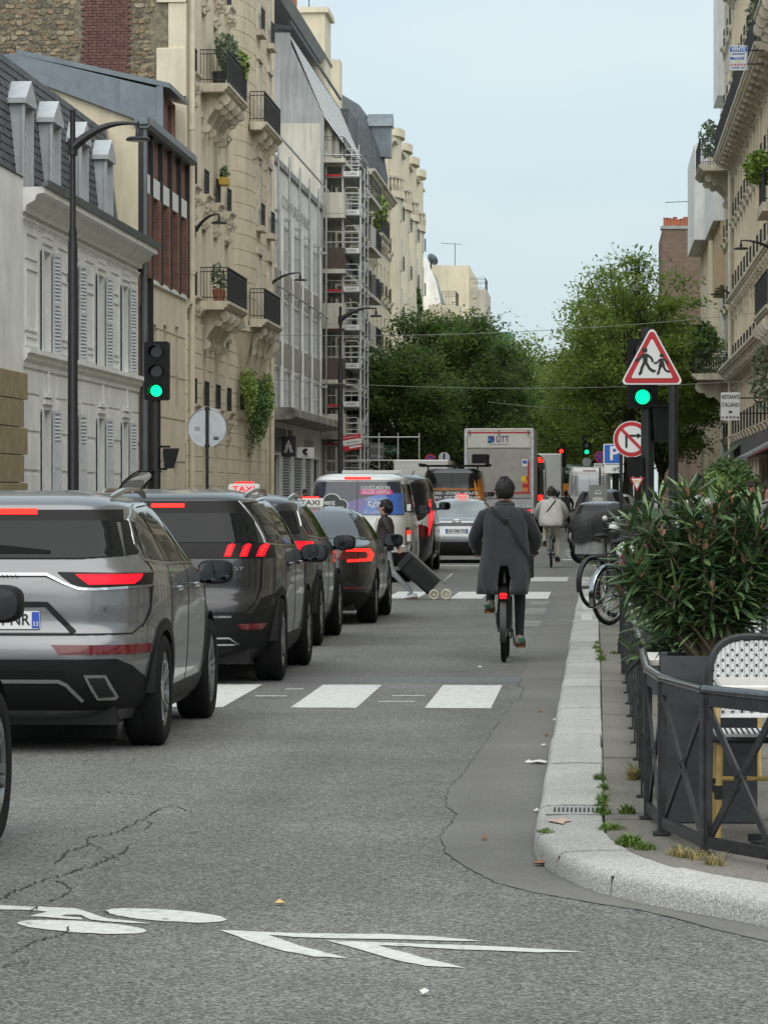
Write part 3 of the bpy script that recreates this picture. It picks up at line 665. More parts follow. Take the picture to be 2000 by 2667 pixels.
# ---------------- tall beige apartment building
b = thing('beige_apartment_building', 'tall beige stone apartment building with rubble gable, rounded bay and iron balconies', 'building', (XL, 111.8, 0), LR)
FL = [.3, 4.4, 7.85, 11.4, 15.0, 18.6, 22.0]; COLS = [1.6, 5.2, 8.8, 12.4]; ops = []
for f in range(1, 6):
    for c in COLS: ops.append((c-.6,c+.6,FL[f]+.12,FL[f]+2.55))
    if f == 1:
        for c in (17, 20.5, 24): ops.append((c-.55,c+.55,FL[1]+.3,FL[1]+2.2))
gops = [(c-.45,c+.45,1.0,3.3) for c in COLS+[17,20.5,24,27]]
wall(b, 0, 28.7, 0, 25, ops+gops, 'beige_light')
for o in gops: window(b, o[0], o[2], .9, 2.3, 2, 3, glass='glass')
for i, o in enumerate(ops):
    window(b, o[0], o[2], o[1]-o[0], o[3]-o[2], 2, 4, glass=('curtain','glass','glass_pale')[i % 3])
for f in range(1, 6):
    for i, c in enumerate(COLS):
        if f in (2, 4) and i in (1, 2): continue
        balconnet(b, c-.62, FL[f]+.1, 1.24, .82)
        link('bracket', bracket_mesh(.22,.85,.2), b, (c-.55,0,FL[f]-.2)); link('bracket', bracket_mesh(.22,.85,.2), b, (c+.55,0,FL[f]-.2))
        m = MB(); m.box(c-.75,c+.75,-.06,0,FL[f]+2.62,FL[f]+2.8); m.build('lintel_moulding', 'beige_trim', b)
for f, br in ((2, 4), (4, 4)):
    balcony(b, 4.1, 10.6, FL[f]+.1, .95, 1.1, br, False, .8, 1.5)
for c in (17,20.5,24): balconnet(b, c-.57, FL[1]+.25, 1.14, .8)
for z in [.9+k*.48 for k in range(13)]:
    if z < 7.2:
        for x0, x1 in ((.1,1.0),(2.2,4.5),(5.9,8.1),(9.5,11.8),(13.0,16.4),(17.6,19.9),(21.1,23.4),(24.6,26.4),(27.5,28.6)):
            m = MB(); m.cbox(x0,x1,-.045,.0,z+.012,z+.468,.012); m.build('stone_course', 'beige_light', b)
band(b, 0, 28.7, corn(7.4,.18,.3), 'beige_trim', 'string_course')
# rounded bay, built in courses
def bay_outline(e=0):
    P = [(14.6-e,0),(15.0-e,-.16),(15.7-e*.8,-.32-e*.3),(16.7-e*.3,-.44-e*.8),(18.0,-.5-e),(24.0,-.5-e),(25.4+e*.3,-.42-e*.8),(26.5+e*.8,-.25),(27.2+e,0)]
    return P
z = 7.6
bayops = [(f, c) for f in (2,3,4,5) for c in (18.9, 22.9)]
while z < 25:
    m = MB(); m.prism([(x,y,0) for x,y in bay_outline()], (0,0,z+.008), (0,0,z+.545)); m.build('bay_course', 'beige_stone', b)
    m = MB(); m.prism([(x,y,0) for x,y in bay_outline(-.05)], (0,0,z-.02), (0,0,z+.02)); m.build('bay_joint', 'beige_stone', b); z += .56
for k in range(8):
    t0, t1 = k/8, (k+1)/8
    def sc(t): return [(20.9+(x-20.9)*(.35+.65*t**.5), y*(t**.7)) for x, y in bay_outline(.05)]
    m = MB(); a = sc(t0); c = sc(t1); m.grid([[(x,y,5.4+2.2*t0) for x,y in a],[(x,y,5.4+2.2*t1) for x,y in c]]); m.build('bay_corbel', 'beige_light', b, True)
m = MB(); m.prism([(x,y,0) for x,y in bay_outline(.12)], (0,0,7.5), (0,0,7.72)); m.build('bay_ledge', 'beige_trim', b)
for q in (17.5, 19.5, 22, 24.5): link('bracket', bracket_mesh(.55,1.9,.35), b, (q,0,7.5))
for f, c in bayops:
    w_ = window(b, c-.6, FL[f]+.12, 1.2, 2.4, 2, 4, y=-.53)
    if f in (2,4): pass
    else: balconnet(b, c-.62, FL[f]+.1, 1.24, .82, y=-.68, sill=False)
    m = MB(); m.box(c-.75,c+.75,-.76,-.45,FL[f]-.1,FL[f]+.1); m.box(c-.78,c-.62,-.57,-.45,FL[f]+.1,FL[f]+2.6); m.box(c+.62,c+.78,-.57,-.45,FL[f]+.1,FL[f]+2.6); m.box(c-.85,c+.85,-.62,-.45,FL[f]+2.6,FL[f]+2.85); m.build('window_surround', 'beige_trim', b)
for f in (2, 4):
    s = link('balcony_slab', slab_mesh(6.6, .62), b, (16.2,-.45,FL[f]+.1)); link('railing', rail_mesh(6.4,1.1,.52), s, (.1,0,0))
    for q in (1.0,3.2,5.4): link('bracket', bracket_mesh(.8,1.3,.28), s, (q,0,-.28), None, (1,.6,.9))
m = MB(); m.tube([(.5,-.14,.1),(.5,-.14,25)], .1, 10)
for z in (4,8.6,13.2,17.8): m.lathe([(.13,z),(.13,z+.18)], 10, (.5,-.14,0))
m.build('downpipe', 'pipe_cream', b)
m = MB(); m.tube([(28.4,-.14,.1),(28.4,-.14,25)], .09, 8); m.build('downpipe', 'pipe_cream', b)
# gable: rubble, brick flue, quoins
m = MB(); m.box(0,.4,.02,14,0,25); m.box(.4,28.6,.4,14,24.9,25); m.quad((28.7,0,0),(28.7,14,0),(28.7,14,25),(28.7,0,25)); gb = m.build('gable_wall', 'rubble_ground', b)
for k in range(14):
    wd = .92 if k % 2 == 0 else .55; z = 25-(k+1)*1.55+rd.uniform(-.1,.1)
    m = MB(); m.cbox(-.12 if k % 2 == 0 else -.06, .3, -.02, wd, z+.01, z+1.54, .02); m.build('quoin', 'beige_light', gb)
bk = MB()
for r in range(90):
    z = 12.2+r*.095; sh = .12 if r % 2 else 0
    for k in range(6):
        y = 1.9+k*.25-sh+.5*0; y += .08*sin(r*.11)
        bk.box(-.05-rd.uniform(0,.018), .02, y, y+.235, z, z+.083)
o = bk.build('flue_bricks', M('flue_brick', (.145,.070,.060), .9, var=.35, vs=7, bump=.4, bs=40), gb); o['kind'] = 'stuff'
def rock_pts(r3):
    n = 7; pts = []
    for k in range(n): a = 2*pi*k/n+r3.uniform(-.38,.38); q = r3.uniform(.72,1.12); pts.append((max(-1,min(1,1.25*q*cos(a))), max(-.62,min(.62,q*sin(a)*.8))))
    out = [(.02,y,z) for y, z in pts]; e = r3.uniform(.78,.9); mid = [(-.030+r3.uniform(-.016,.016), y*e, z*e) for y, z in pts]
    return out+mid, [(i,(i+1)%n,(i+1)%n+n,i+n) for i in range(n)]+[tuple(range(n,2*n))]
def rock_mesh(i):
    def f():
        m = MB(); m.add(*rock_pts(random.Random(i))); return m.mesh('stone', ('rub_a','rub_b','rub_c','rub_d')[i % 4])
    return cached(('rock', i), f)
M('rub_a', (.215,.18,.12), .95, var=.4, vs=9, bump=.7, bs=25); M('rub_b', (.15,.132,.10), .95, var=.4, vs=9, bump=.7, bs=25); M('rub_c', (.30,.25,.165), .95, var=.35, vs=9, bump=.7, bs=25); M('rub_d', (.23,.165,.10), .95, var=.4, vs=9, bump=.7, bs=25)
cells = []; z = 12.6
while z < 17.7:
    y = .95+rd.uniform(0,.2); hh = rd.uniform(.10,.19)
    while y < 6.4:
        w = rd.uniform(.14,.36)
        if not (1.72 < y+w/2 < 3.5) and rd.random() < .93: cells.append((y+w/2, z+hh/2+rd.uniform(-.03,.03), w*1.06, hh*rd.uniform(.9,1.15)))
        y += w
    z += hh
cells.sort(key=lambda c: -c[2]*c[3]); rest = {}
for i, (y, z, w, hh) in enumerate(cells):
    if i < 300: link('stone', rock_mesh(rd.randrange(24)), gb, (0, y, z), (rd.uniform(-.2,.2),0,0), (rd.uniform(.6,1.3), w/2, hh/1.24))
    else:
        mb = rest.setdefault(('rub_a','rub_b','rub_c','rub_d')[i % 4], MB()); vs, fs = rock_pts(rd); mb.add([(x, y+q*w/2, z+s*hh/1.24) for x, q, s in vs], fs)
for k, mb in rest.items(): o = mb.build('small_stones', k, gb); o['kind'] = 'stuff'
# potted plants and creepers on the balconies
foliage('balcony_plants', b, (7.3,-.55,FL[4]+1.5), (2.2,.35,.6), 500, 'plant_grey', 1, .16); foliage('balcony_plants', b, (9.6,-.6,FL[4]+1.3), (.6,.5,.6), 240, 'plant_light', 2, .22, .4)
for x in (5.0,5.6): m = MB(); m.lathe([(.16,0),(.22,.45),(.2,.45)], 10, (x,-.5,FL[4]+.12)); m.build('plant_pot', 'frame_dark', b)
for x in (4.9,5.6): m = MB(); m.lathe([(.14,0),(.2,.4),(.18,.4)], 10, (x,-.5,FL[2]+.12)); m.build('plant_pot', 'terracotta', b)
foliage('balcony_plants', b, (5.2,-.5,FL[2]+.95), (.35,.25,.5), 70, 'plant_grey', 3, .16)
def creeper(x0, x1, ztop, zmin, ns, mat, seed, y=-.45):
    rr = random.Random(seed); m = MB()
    for k in range(ns):
        x = rr.uniform(x0, x1); z = ztop+rr.uniform(-.4,.25); L_ = rr.uniform(.4,1)*(ztop-zmin)*(1-.5*abs((x-(x0+x1)/2)/((x1-x0)/2))); yy_ = y+rr.uniform(-.25,.2); dx = rr.gauss(0,.12)
        for q in range(int(L_/.045)):
            t_ = q*.045; p_ = Vector((x+dx*t_+rr.gauss(0,.06), yy_-.1*sin(t_*2)+rr.gauss(0,.05), z-t_)); a_ = Vector((rr.gauss(0,1), rr.gauss(0,1), rr.gauss(-.6,.6))).normalized(); b_ = a_.orthogonal().normalized(); s_ = rr.uniform(.05,.11); m.add([p_-a_*s_, p_+b_*s_*.4, p_+a_*s_, p_-b_*s_*.4], [(0,1,2,3)])
    return m.build('hanging_creeper', mat, b)
creeper(15.0, 17.4, 6.0, 3.9, 42, 'plant_light', 4, -.3); creeper(17.6, 21.2, 5.6, 2.9, 60, 'plant', 5, -.35); creeper(21.8, 24.6, 6.0, 3.6, 44, 'plant_light', 6, -.3)
m = MB(); m.box(8.4,9.3,-.45,-.15,FL[3]+.75,FL[3]+1.0); m.build('flower_box', M('yellow_box', (.55,.36,.06), .6), b); foliage('balcony_plants', b, (8.85,-.3,FL[3]+1.15), (.45,.18,.25), 60, 'plant', 7, .12)
# ---------------- white modernist building
b = thing('white_office_building', 'white rendered low modernist building with wide multi-pane windows and brick spandrels', 'building', (XL, 140.6, 0), LR)
ops = []; C5 = [1.2+k*5.1 for k in range(5)]
for z0, z1 in ((5.15,6.75),(8.0,9.65),(10.9,12.8)):
    for x in C5: ops.append((x, x+3.9, z0, z1))
shop = [(1.0,4.4,.1,3.2),(6,10,.1,3.2),(11.5,16,.1,3.2),(17.5,21,.1,3.2),(22,25.5,.1,3.2)]
wall(b, 0, 26.3, 0, 15, ops+shop, 'white_render')
for o in ops: window(b, o[0], o[2], 3.9, o[3]-o[2], 6, 2, y=.01, glass='glass_pale', t=.07)
for x in C5:
    for z0, z1 in ((6.9,7.9),(9.75,10.8)):
        m = MB(); m.box(x-.05,x+3.95,-.02,0,z0,z1); m.build('brick_spandrel', 'spandrel', b)
    m = MB(); m.box(x+4.3,x+4.7,-.05,0,5.0,13.2); m.build('pilaster', 'white_render', b)
for i, o in enumerate(shop):
    w = o[1]-o[0]
    if i in (1, 2, 3):
        m = MB()
        for k in range(26): m.add([(o[0],.12,.1+k*.119),(o[1],.12,.1+k*.119),(o[1],.06,.1+k*.119+.06),(o[0],.06,.1+k*.119+.06),(o[1],.12,.1+k*.119+.118),(o[0],.12,.1+k*.119+.118)], [(0,1,2,3),(3,2,4,5)])
        m.build('roller_shutter', M('roller', (.30,.31,.31), .5, metal=.5, var=.15, vs=3), b)
    else: window(b, o[0], .1, w, 3.1, 2, 1, fr='frame_dark')
band(b, -.1, 26.4, [(0,4.55),(-.9,4.6),(-1.0,4.7),(-1.0,5.0),(-.9,5.06),(0,5.08)], M('stained', (.26,.25,.22), .9, var=.6, vs=1.2, det=12), 'canopy')
m = MB(); m.box(-.05,26.35,-.1,.6,15,15.25); m.build('parapet', 'concrete', b)
m = MB(); m.box(0,26.3,.5,16,14.8,14.95); m.box(0,.1,.1,16,0,14.8); m.build('flat_roof', 'concrete', b)
for x in (.9,6.0,11.1,16.2,21.3,26.0):
    m = MB(); m.tube([(x,-.28,5.1),(x,-.28,15.6)], .045, 6)
    for z in (6.6,9.9,12.9): m.box(x-.12,x+.12,-.34,0,z,z+.12)
    m.build('scaffold_tube', 'steel', b)
m = MB(); m.tube([(-.2,-.35,15.9),(26.4,-.35,15.9)], .05, 6); m.tube([(-.2,-.35,9.3+.6),(26.4,-.35,9.3+.6)], .03, 6); m.build('guard_tube', 'steel', b)
text('ghost_lettering', 'COIFFURES PARIS', .75, M('ghost', (.40,.40,.38), .9, var=.3, vs=5), b, (12.5,-.012,13.7), width=14)
text('shop_lettering', 'holding', .8, 'concrete', b, (19,-.03,3.9), width=5)
for k, (x0, x1) in enumerate(((.3,7),(8.2,10))): m = MB(); m.box(x0,x1,-.06,0,3.35,4.3); m.build('shop_fascia', M('fascia', (.13,.135,.14), .6), b)
sg = thing('hanging_shop_sign', 'square black hanging shop sign with white triangular tree drawing', 'sign', (XL, 144.5, 0), 0)
p = PY(733, 1136, 143.5); q = PY(770, 1189, 143.5)
m = MB(); m.box(p.x, q.x, 143.5, 143.62, q.z, p.z); m.bar((XL+.0-p.x*0,143.55,p.z-.1),(p.x+.05,143.55,p.z-.1),.04); sg.location = (0,0,0); m.build('panel', 'frame_dark', sg)
cx, cz, s = (p.x+q.x)/2, (p.z+q.z)/2, (p.z-q.z)/2
m = MB()
for dx in (-1, 1):
    m.bar((cx,143.49,cz+s*.6),(cx+dx*s*.4,143.49,cz-s*.6),.035,.012,(0,1,0)); m.bar((cx,143.49,cz+s*.2),(cx+dx*s*.22,143.49,cz-s*.6),.03,.012,(0,1,0)); m.bar((cx,143.487,cz+s*.5),(cx+dx*s*.3,143.487,cz-s*.05),.02,.012,(0,1,0))
m.build('drawing', 'sign_white', sg)
sg = thing('hanging_shop_sign', 'white hanging shop sign with black helmet emblem and small lettering', 'sign', (0,0,0), 0)
p = PY(774, 1165, 146); q = PY(818, 1193, 146)
m = MB(); m.box(p.x, q.x, 146, 146.12, q.z, p.z); m.bar((XL,146.05,q.z+.2),(p.x+.05,146.05,q.z+.2),.05); m.build('panel', 'white', sg)
cx, cz = (p.x+q.x)/2, (p.z+q.z)/2
m = MB(); m.prism([(cx+.14*cos(a)*(.6 if .3 < a < 1.2 and False else 1), 145.99, cz+.05+.13*sin(a)) for a in [radians(40+k*280/14) for k in range(15)]]+[(cx,145.99,cz+.02)], (0,-.004,0), (0,.008,0)); m.box(cx-.03,cx+.05,145.985,146,cz-.12,cz-.02); m.build('emblem', 'sign_black', sg)
text('lettering', 'ARMIBELLE', .06, 'sign_black', sg, (cx,145.99,q.z+.07))
# ---------------- concrete apartment block behind scaffolding
b = thing('concrete_apartment_block', 'grey concrete apartment block with bare gable, balconies and white sloping top floors', 'building', (XL, 166.9, 0), LR)
ops = []; FZ = [4.4+2.62*k for k in range(6)]
for z in FZ:
    for x in (2, 7, 12, 17, 22, 27): ops.append((x, x+2.4, z+.1, z+2.2))
wall(b, 0, 33, 0, 19.4, ops, 'concrete_pale', rev=.5)
for i, o in enumerate(ops): window(b, o[0], o[2], 2.4, 2.1, 3, 1, y=.3, glass=('glass','curtain')[i % 2], fr='frame_dark')
for fi, z in enumerate(FZ):
    for x in (.4, 10.5, 20.5):
        w = 8.8; d = 1.1
        m = MB(); m.box(x,x+w,-d,0,z-.2,z); s = m.build('balcony_slab', 'concrete_pale', b)
        if fi in (5,): link('railing', rail_mesh(w-.1,1.0,d-.05,.4), s, (x+.05,0,z))
        else:
            m = MB(); m.box(x+.05,x+w*.4,-d,-d+.05,z+.02,z+1.0); m.box(x+.02,x+.07,-d+.06,0,z+.02,z+1.0); m.build('balcony_panel', 'brown_panel' if fi % 2 else 'concrete_pale', s)
            link('railing', rail_mesh(w*.58,1.0,.0,.2), s, (x+w*.41,-d+.03,z))
for k in range(9):                                    # white sloping cladding, one board after another
    t0, t1 = k/9, (k+.94)/9
    m = MB(); m.quad((0,-.15+1.7*t0-.03,19.4+4.0*t0),(33,-.15+1.7*t0-.03,19.4+4.0*t0),(33,-.15+1.7*t1,19.4+4.0*t1),(0,-.15+1.7*t1,19.4+4.0*t1)); m.build('cladding_board', 'white', b)
m = MB(); m.poly([(0,0,0),(0,-.15,19.4),(0,1.4,22.8),(0,1.45,23.4),(0,3.9,23.4),(0,3.9,26.0),(0,14,30.5),(0,22,31),(0,22,0)]); m.poly([(33,0,0),(33,-.15,19.4),(33,1.5,23.4),(33,22,31),(33,22,0)])
m.quad((0,1.5,23.4),(33,1.5,23.4),(33,4,23.42),(0,4,23.42)); gw = m.build('gable_wall', 'concrete', b)
m = MB(); m.poly([(-.02,.02,15.2),(-.02,.02,19.1),(-.02,14,19.3),(-.02,14,15.2)]); m.build('painted_gable_band', 'concrete_pale', b)
m = MB(); m.box(.3,33,3.9,4.0,23.4,26); m.build('penthouse_glazing', 'glass_pale', b)
for k in range(9): m = MB(); m.box(.3+k*1.2,.4+k*1.2,3.82,3.9,23.4,26); m.build('glazing_post', 'frame_white', b)
m = MB(); m.prism([(-.3,2.2,25.4),(-.3,14,30.7),(-.3,14,31.2),(-.3,1.9,25.8)], (0,0,0), (33.5,0,0)); m.build('roof_slab', 'concrete', b)
m = MB(); m.bar((-.1,1.4,23.6),(-.1,5,24.0),.12,.2); m.bar((0,1.45,23.9),(33,1.45,23.9),.1,.12); m.build('roof_rail', 'frame_dark', b)
m = MB(); m.box(28.5,32.9,2.0,6.5,20,28.2); m.box(28.3,33.1,1.8,6.7,28.2,28.5); ch = m.build('chimney_stack', 'cream', b); chimney_pots(ch, 28.5, 32.9, 4, 28.5, 6, 1.2)
m = MB(); m.tube([(30,3,28.5),(30,3,31.5)], .03, 5); m.tube([(29,3,31.2),(31.2,3,31.5)], .02, 5); m.build('aerial', 'iron', b)
# ---------------- scaffolding
M('galv', (.58,.59,.59), .45, metal=.15, var=.12, vs=3)
scf = thing('scaffolding', 'galvanised scaffolding tower with ladder frames standing against the concrete block', 'scaffolding', (0,0,0), 0)
XS = [-12.85,-12.05,-11.2]; YS = [168.0, 170.6, 173.2]; ztop = 17.2; m = MB()
for x in XS:
    for y in YS:
        if x == XS[1] and y != YS[0]: continue
        s = MB(); s.tube([(x,y,.1),(x,y,ztop+rd.uniform(-.3,.8))], .05, 6); s.build('standard', 'galv', scf)
lv = [2.1+1.82*k for k in range(9)]
for i, z in enumerate(lv):
    s = MB(); s.box(XS[0]-.03, XS[2]+.03, YS[0]-.1, YS[2], z-.03, z+.03); dk = s.build('deck', M('deck_plank', (.34,.34,.33), .6, metal=.5, var=.2, vs=3), scf)
    s = MB(); s.box(XS[1]+.05, XS[2]-.05, YS[0]-.16, YS[0]-.11, z+.02, z+.26); s.build('toe_board_sign', 'white', dk)
    text('lettering', 'LE CLERCQ', .16, 'sign_black', dk, ((XS[1]+XS[2])/2, YS[0]-.17, z+.14), width=.5)
    s = MB(); s.box(XS[0], XS[1]-.05, YS[0]-.14, YS[0]-.11, z+.02, z+.12); s.build('toe_board', 'sign_red', dk)
    for q in (.55, 1.05):
        s = MB(); s.tube([(XS[0],YS[0],z+q),(XS[2],YS[0],z+q)], .032, 6); s.tube([(XS[2],YS[0],z+q),(XS[2],YS[2],z+q)], .032, 6); s.build('guard_rail', 'galv', scf)
    s = MB(); x0, x1 = XS[1]+.08, XS[2]-.08; y = YS[0]-.03
    s.tube([(x0,y,z+.1),(x0,y,z+1.2),(x0+.1,y,z+1.32),(x1-.1,y,z+1.32),(x1,y,z+1.2),(x1,y,z+.1)], .02, 6); s.tube([(x0,y,z+.75),(x1,y,z+.75)], .018, 6); s.build('guard_frame', 'galv', scf)
    s = MB()
    for k in range(6): s.tube([(XS[1]+.25,170+.12*k,z+.3*k),(XS[1]+.6,170+.12*k,z+.3*k)], .015, 5)
    s.tube([(XS[1]+.25,170,z-.1),(XS[1]+.25,170.75,z+1.8)], .02, 5); s.tube([(XS[1]+.6,170,z-.1),(XS[1]+.6,170.75,z+1.8)], .02, 5); s.build('ladder', 'galv', scf)
    s = MB(); s.tube([(XS[2],YS[0],z),(XS[2],YS[2],z+1.8 if i % 2 else z)], .02, 5); s.build('brace', 'galv', scf)
s = MB()
for z in (2.1, 3.2, 4.3): s.tube([(XS[0],167.6,z),(-8.4,167.6,z)], .03, 6)
for x in (-9.4,-8.4,-10.3): s.tube([(x,167.6,.1),(x,167.6,4.5)], .03, 6)
s.build('outrigger_frame', 'galv', scf)
sg = thing('site_banner', 'tilted red and white banner hung on the scaffolding', 'banner', PY(916, 1152, 167.2), 0)
sg.rotation_euler = (0, radians(-9), 0)
m = MB(); m.box(-.47,.47,-.02,.02,-.36,.36); m.build('sheet', 'sign_red', sg)
m = MB(); m.box(-.42,.46,-.03,-.02,-.12,.14); m.box(-.15,.42,-.03,-.02,-.27,-.17); m.build('white_field', 'white', sg)
text('lettering', 'SITE PROTEGE PAR', .09, 'white', sg, (0,-.025,.25), width=.75); text('lettering', 'domotys', .16, 'fascia', sg, (.05,-.034,.01), width=.6)
# ---------------- farther left-hand buildings
def far_block(name, label, X, Y0, W_, H_, mat, floors, cols, z0=4.0, fh=3.1, winw=1.1, winh=2.0, rail=True, side=LR, depth=14, roof=None, cat='building', bands=True, top=True):
    loc = (X, Y0, 0) if side == LR else (X, Y0+W_, 0)
    b = thing(name, label, cat, loc, side); ops = []
    for f in range(floors):
        for k in range(cols): x = W_*(k+.5)/cols; ops.append((x-winw/2, x+winw/2, z0+f*fh+.2, z0+f*fh+.2+winh))
    g0 = [(W_*(k+.5)/cols-winw*.7, W_*(k+.5)/cols+winw*.7, .2, 3.0) for k in range(cols)]
    wall(b, 0, W_, 0, H_, ops+g0, mat, rev=.3)
    for i, o in enumerate(ops+g0): window(b, o[0], o[2], o[1]-o[0], o[3]-o[2], 2, 3, glass=('glass','glass_pale','curtain','glass')[i % 4])
    if rail:
        for o in ops: balconnet(b, o[0]-.05, o[2]-.02, winw+.1, .85)
    if bands:
        for f in range(floors): band(b, 0, W_, corn(z0+f*fh-.25,.10,.2), 'beige_trim', 'string_course')
    if top: band(b, -.1, W_+.1, corn(H_-.5,.5,.5), 'beige_trim')
    m = MB(); e = .01 if side == LR else W_-.01
    m.quad((0,0,0),(0,depth,0),(0,depth,H_),(0,0,H_)); m.quad((W_,0,0),(W_,depth,0),(W_,depth,H_),(W_,0,H_)); m.quad((0,0,H_-.02),(W_,0,H_-.02),(W_,depth,H_-.02),(0,depth,H_-.02)); m.build('side_walls', mat, b)
    return b
b = far_block('ornate_apartment_building', 'ornate stone apartment building with curved slate turret and scrolled balconies', XL, 200, 23, 20, 'beige_stone', 5, 6)
for f in (1, 4): balcony(b, .3, 8, 4.0+3.1*f, .9, 1.05, 4, False, .8, 1.4)
foliage('balcony_plants', b, (3,-.6,4+3.1*4+1.3), (1.4,.4,1.1), 350, 'plant_light', 11, .22); foliage('balcony_plants', b, (6,-.7,8.0), (1,.3,.5), 90, 'plant', 12, .2)
m = MB(); rows = []
for z, r in ((19.8,3.2),(20.4,3.25),(22,3.0),(23.6,2.5),(24.8,1.7),(25.4,.8)): rows.append([(11+ r*cos(a)*1.2, 3.0-r*sin(a)*1.1, z) for a in [pi*k/18 for k in range(19)]])
m.grid(rows); m.box(0,7.5,1,6,20,23.4); m.box(14.7,23,1,6,20,23.4); tr = m.build('slate_turret', 'slate', b, True)
m = MB(); m.box(9.8,11.2,-.8,.6,21.6,23.4); m.prism([(9.6,-.9,23.4),(11.4,-.9,23.4),(11.2,-.9,23.9),(10.5,-.9,24.2),(9.8,-.9,23.9)],(0,0,0),(0,1.5,0)); m.build('turret_dormer', 'zinc', tr)
m = MB(); m.box(6.6,8.6,2,5,20,27); ch = m.build('chimney_stack', 'cream', b); chimney_pots(ch, 6.6,8.6,3.5,27,4,.9)
for z in (4.4+k*.62 for k in range(25)):
    m = MB(); m.box(.02,1.2,-.05,0,z,z+.58); m.build('stone_course', 'beige_stone', b)
b = far_block('cream_bow_front_building', 'tall cream apartment building with a row of rounded bow fronts', XL-.15, 223.2, 38, 24, 'cream', 6, 9, fh=3.2)
for k, x in enumerate((4, 13.5, 23, 32.5)):
    m = MB(); m.prism([(x+2.3*cos(a), -.62*sin(a), 0) for a in [pi*q/14 for q in range(15)]], (0,0,5), (0,0,24.4-k*.1)); m.prism([(x+2.5*cos(a), -.85*sin(a), 0) for a in [pi*q/14 for q in range(15)]], (0,0,24.4), (0,0,24.9)); m.prism([(x+2.5*cos(a), -.80*sin(a), 0) for a in [pi*q/14 for q in range(15)]], (0,0,20.5), (0,0,20.9)); m.build('bow_front', 'cream', b, True)
    for f in range(5):
        link('railing', rail_mesh(1.3,.9,0,.1), b, (x-.65,-.78,6.3+3.2*f)); window(b, x-.6, 6.3+3.2*f, 1.2, 2.1, 2, 3, y=-.66)
    m = MB()
    for q in range(9):
        a = pi*(q+.5)/9; m.lathe([(.1,20.9),(.14,21.3),(.08,21.7)], 6, (x+2.35*cos(a), -.72*sin(a), 0))
    m.prism([(x+2.5*cos(a), -.80*sin(a), 0) for a in [pi*q/14 for q in range(15)]], (0,0,21.7), (0,0,21.85)); m.build('balustrade', 'beige_trim', b)
foliage('balcony_plants', b, (28,-.45,15), (.9,.3,1.3), 220, 'plant', 13, .28)
# rounded corner building and flat-roofed block further on
b = far_block('rounded_terrace_building', 'pale building with rounded terrace storey and white gable with chimney pots', XL+1.3, 268, 26, 15.5, 'cream', 3, 5, fh=3.4, rail=False)
m = MB(); m.prism([(x, y, 0) for x, y in [(3+3.6*cos(a), 1-2.4*sin(a)) for a in [pi*q/14 for q in range(15)]]], (0,0,3), (0,0,15.9)); m.build('rounded_bay', 'cream', b, True)
link('railing', rail_mesh(5,1.1,1,.5), b, (1,0,15.9)); window(b, 2.2, 12.2, 2.2, 2.3, 2, 1, y=-1.5)
m = MB(); m.prism([(6,.2,15.5),(6,.7,18.0),(6,1.5,19.9),(6,2.2,20.0),(6,2.2,20.9),(6,12,20.9),(6,12,15.5)], (0,0,0), (.5,0,0)); ch = m.build('gable', 'white_render', b)
for y in (2.5,2.9,3.3,3.7,4.2): mm = MB(); mm.lathe([(.13,0),(.13,.6)], 8, (6.3,y,20.9)); mm.build('chimney_pot','terracotta',ch)
m = MB(); m.quad((6.5,.3,15.5),(26,.3,15.5),(26,1.6,19.6),(6.5,1.6,19.6)); m.quad((6.5,1.6,19.6),(26,1.6,19.6),(26,12,20.6),(6.5,12,20.6)); m.build('zinc_roof', 'zinc', b)
b = far_block('flat_roofed_tower', 'plain cream flat-roofed block with a corner window and glass terrace', XL+2.0, 305, 22, 21.3, 'cream', 1, 2, rail=False, bands=False, top=False)
m = MB(); m.box(3,16,-1.4,0,10,19.4); m.build('projecting_wing', 'concrete_pale', b); m = MB(); m.box(2.9,3,-1.3,-.3,14.2,16.9); m.build('corner_window', 'glass_pale', b)
m = MB(); m.box(2.85,2.95,-1.4,-1.3,14.1,17.0); m.box(2.85,2.95,-.3,-.2,14.1,17.0); m.box(2.85,2.95,-1.3,-.3,16.9,17.0); m.box(2.85,2.95,-1.3,-.3,14.1,14.2); m.build('window_frame','frame_dark',b)
link('railing', rail_mesh(6,1.0,1.3,.6), b, (3.1,0,19.4))
dish = MB(); dish.lathe([(.05,0),(.6,.15),(1.0,.45),(1.02,.48),(.6,.2)], 14); d = dish.build('satellite_dish', 'zinc', b); d.scale = (.55,.55,.55); d.location = (-1.5,3.2,21.6); d.rotation_euler = (radians(60),0,radians(50))
m = MB(); m.tube([(-1.5,3.2,19),(-1.5,3.2,22.0)], .08, 6); m.tube([(0,1.2,21.3),(0,1.2,23.2)], .03, 5); m.tube([(0,.6,23.1),(0,2.4,23.2)], .022, 5); m.build('aerial', 'iron', b)
b = thing('netted_building', 'distant building wrapped in green construction netting', 'building', (-9.9, 350, 0), 0)
m = MB(); m.box(-1.2,1.5,0,10,0,16); m.build('core', 'concrete', b); m = MB(); 
for k in range(14): m.quad((-1.3+k*.2,-.3-.12*(k%2),4),(-1.1+k*.2,-.3-.12*((k+1)%2),4),(-1.1+k*.2,-.3-.12*((k+1)%2),17.6),(-1.3+k*.2,-.3-.12*(k%2),17.6))
m.quad((1.6,-.3,4),(1.6,10,4),(1.6,10,17.6),(1.6,-.3,17.6)); m.build('netting', M('netting', (.06,.20,.15), .8, var=.35, vs=.6), b)
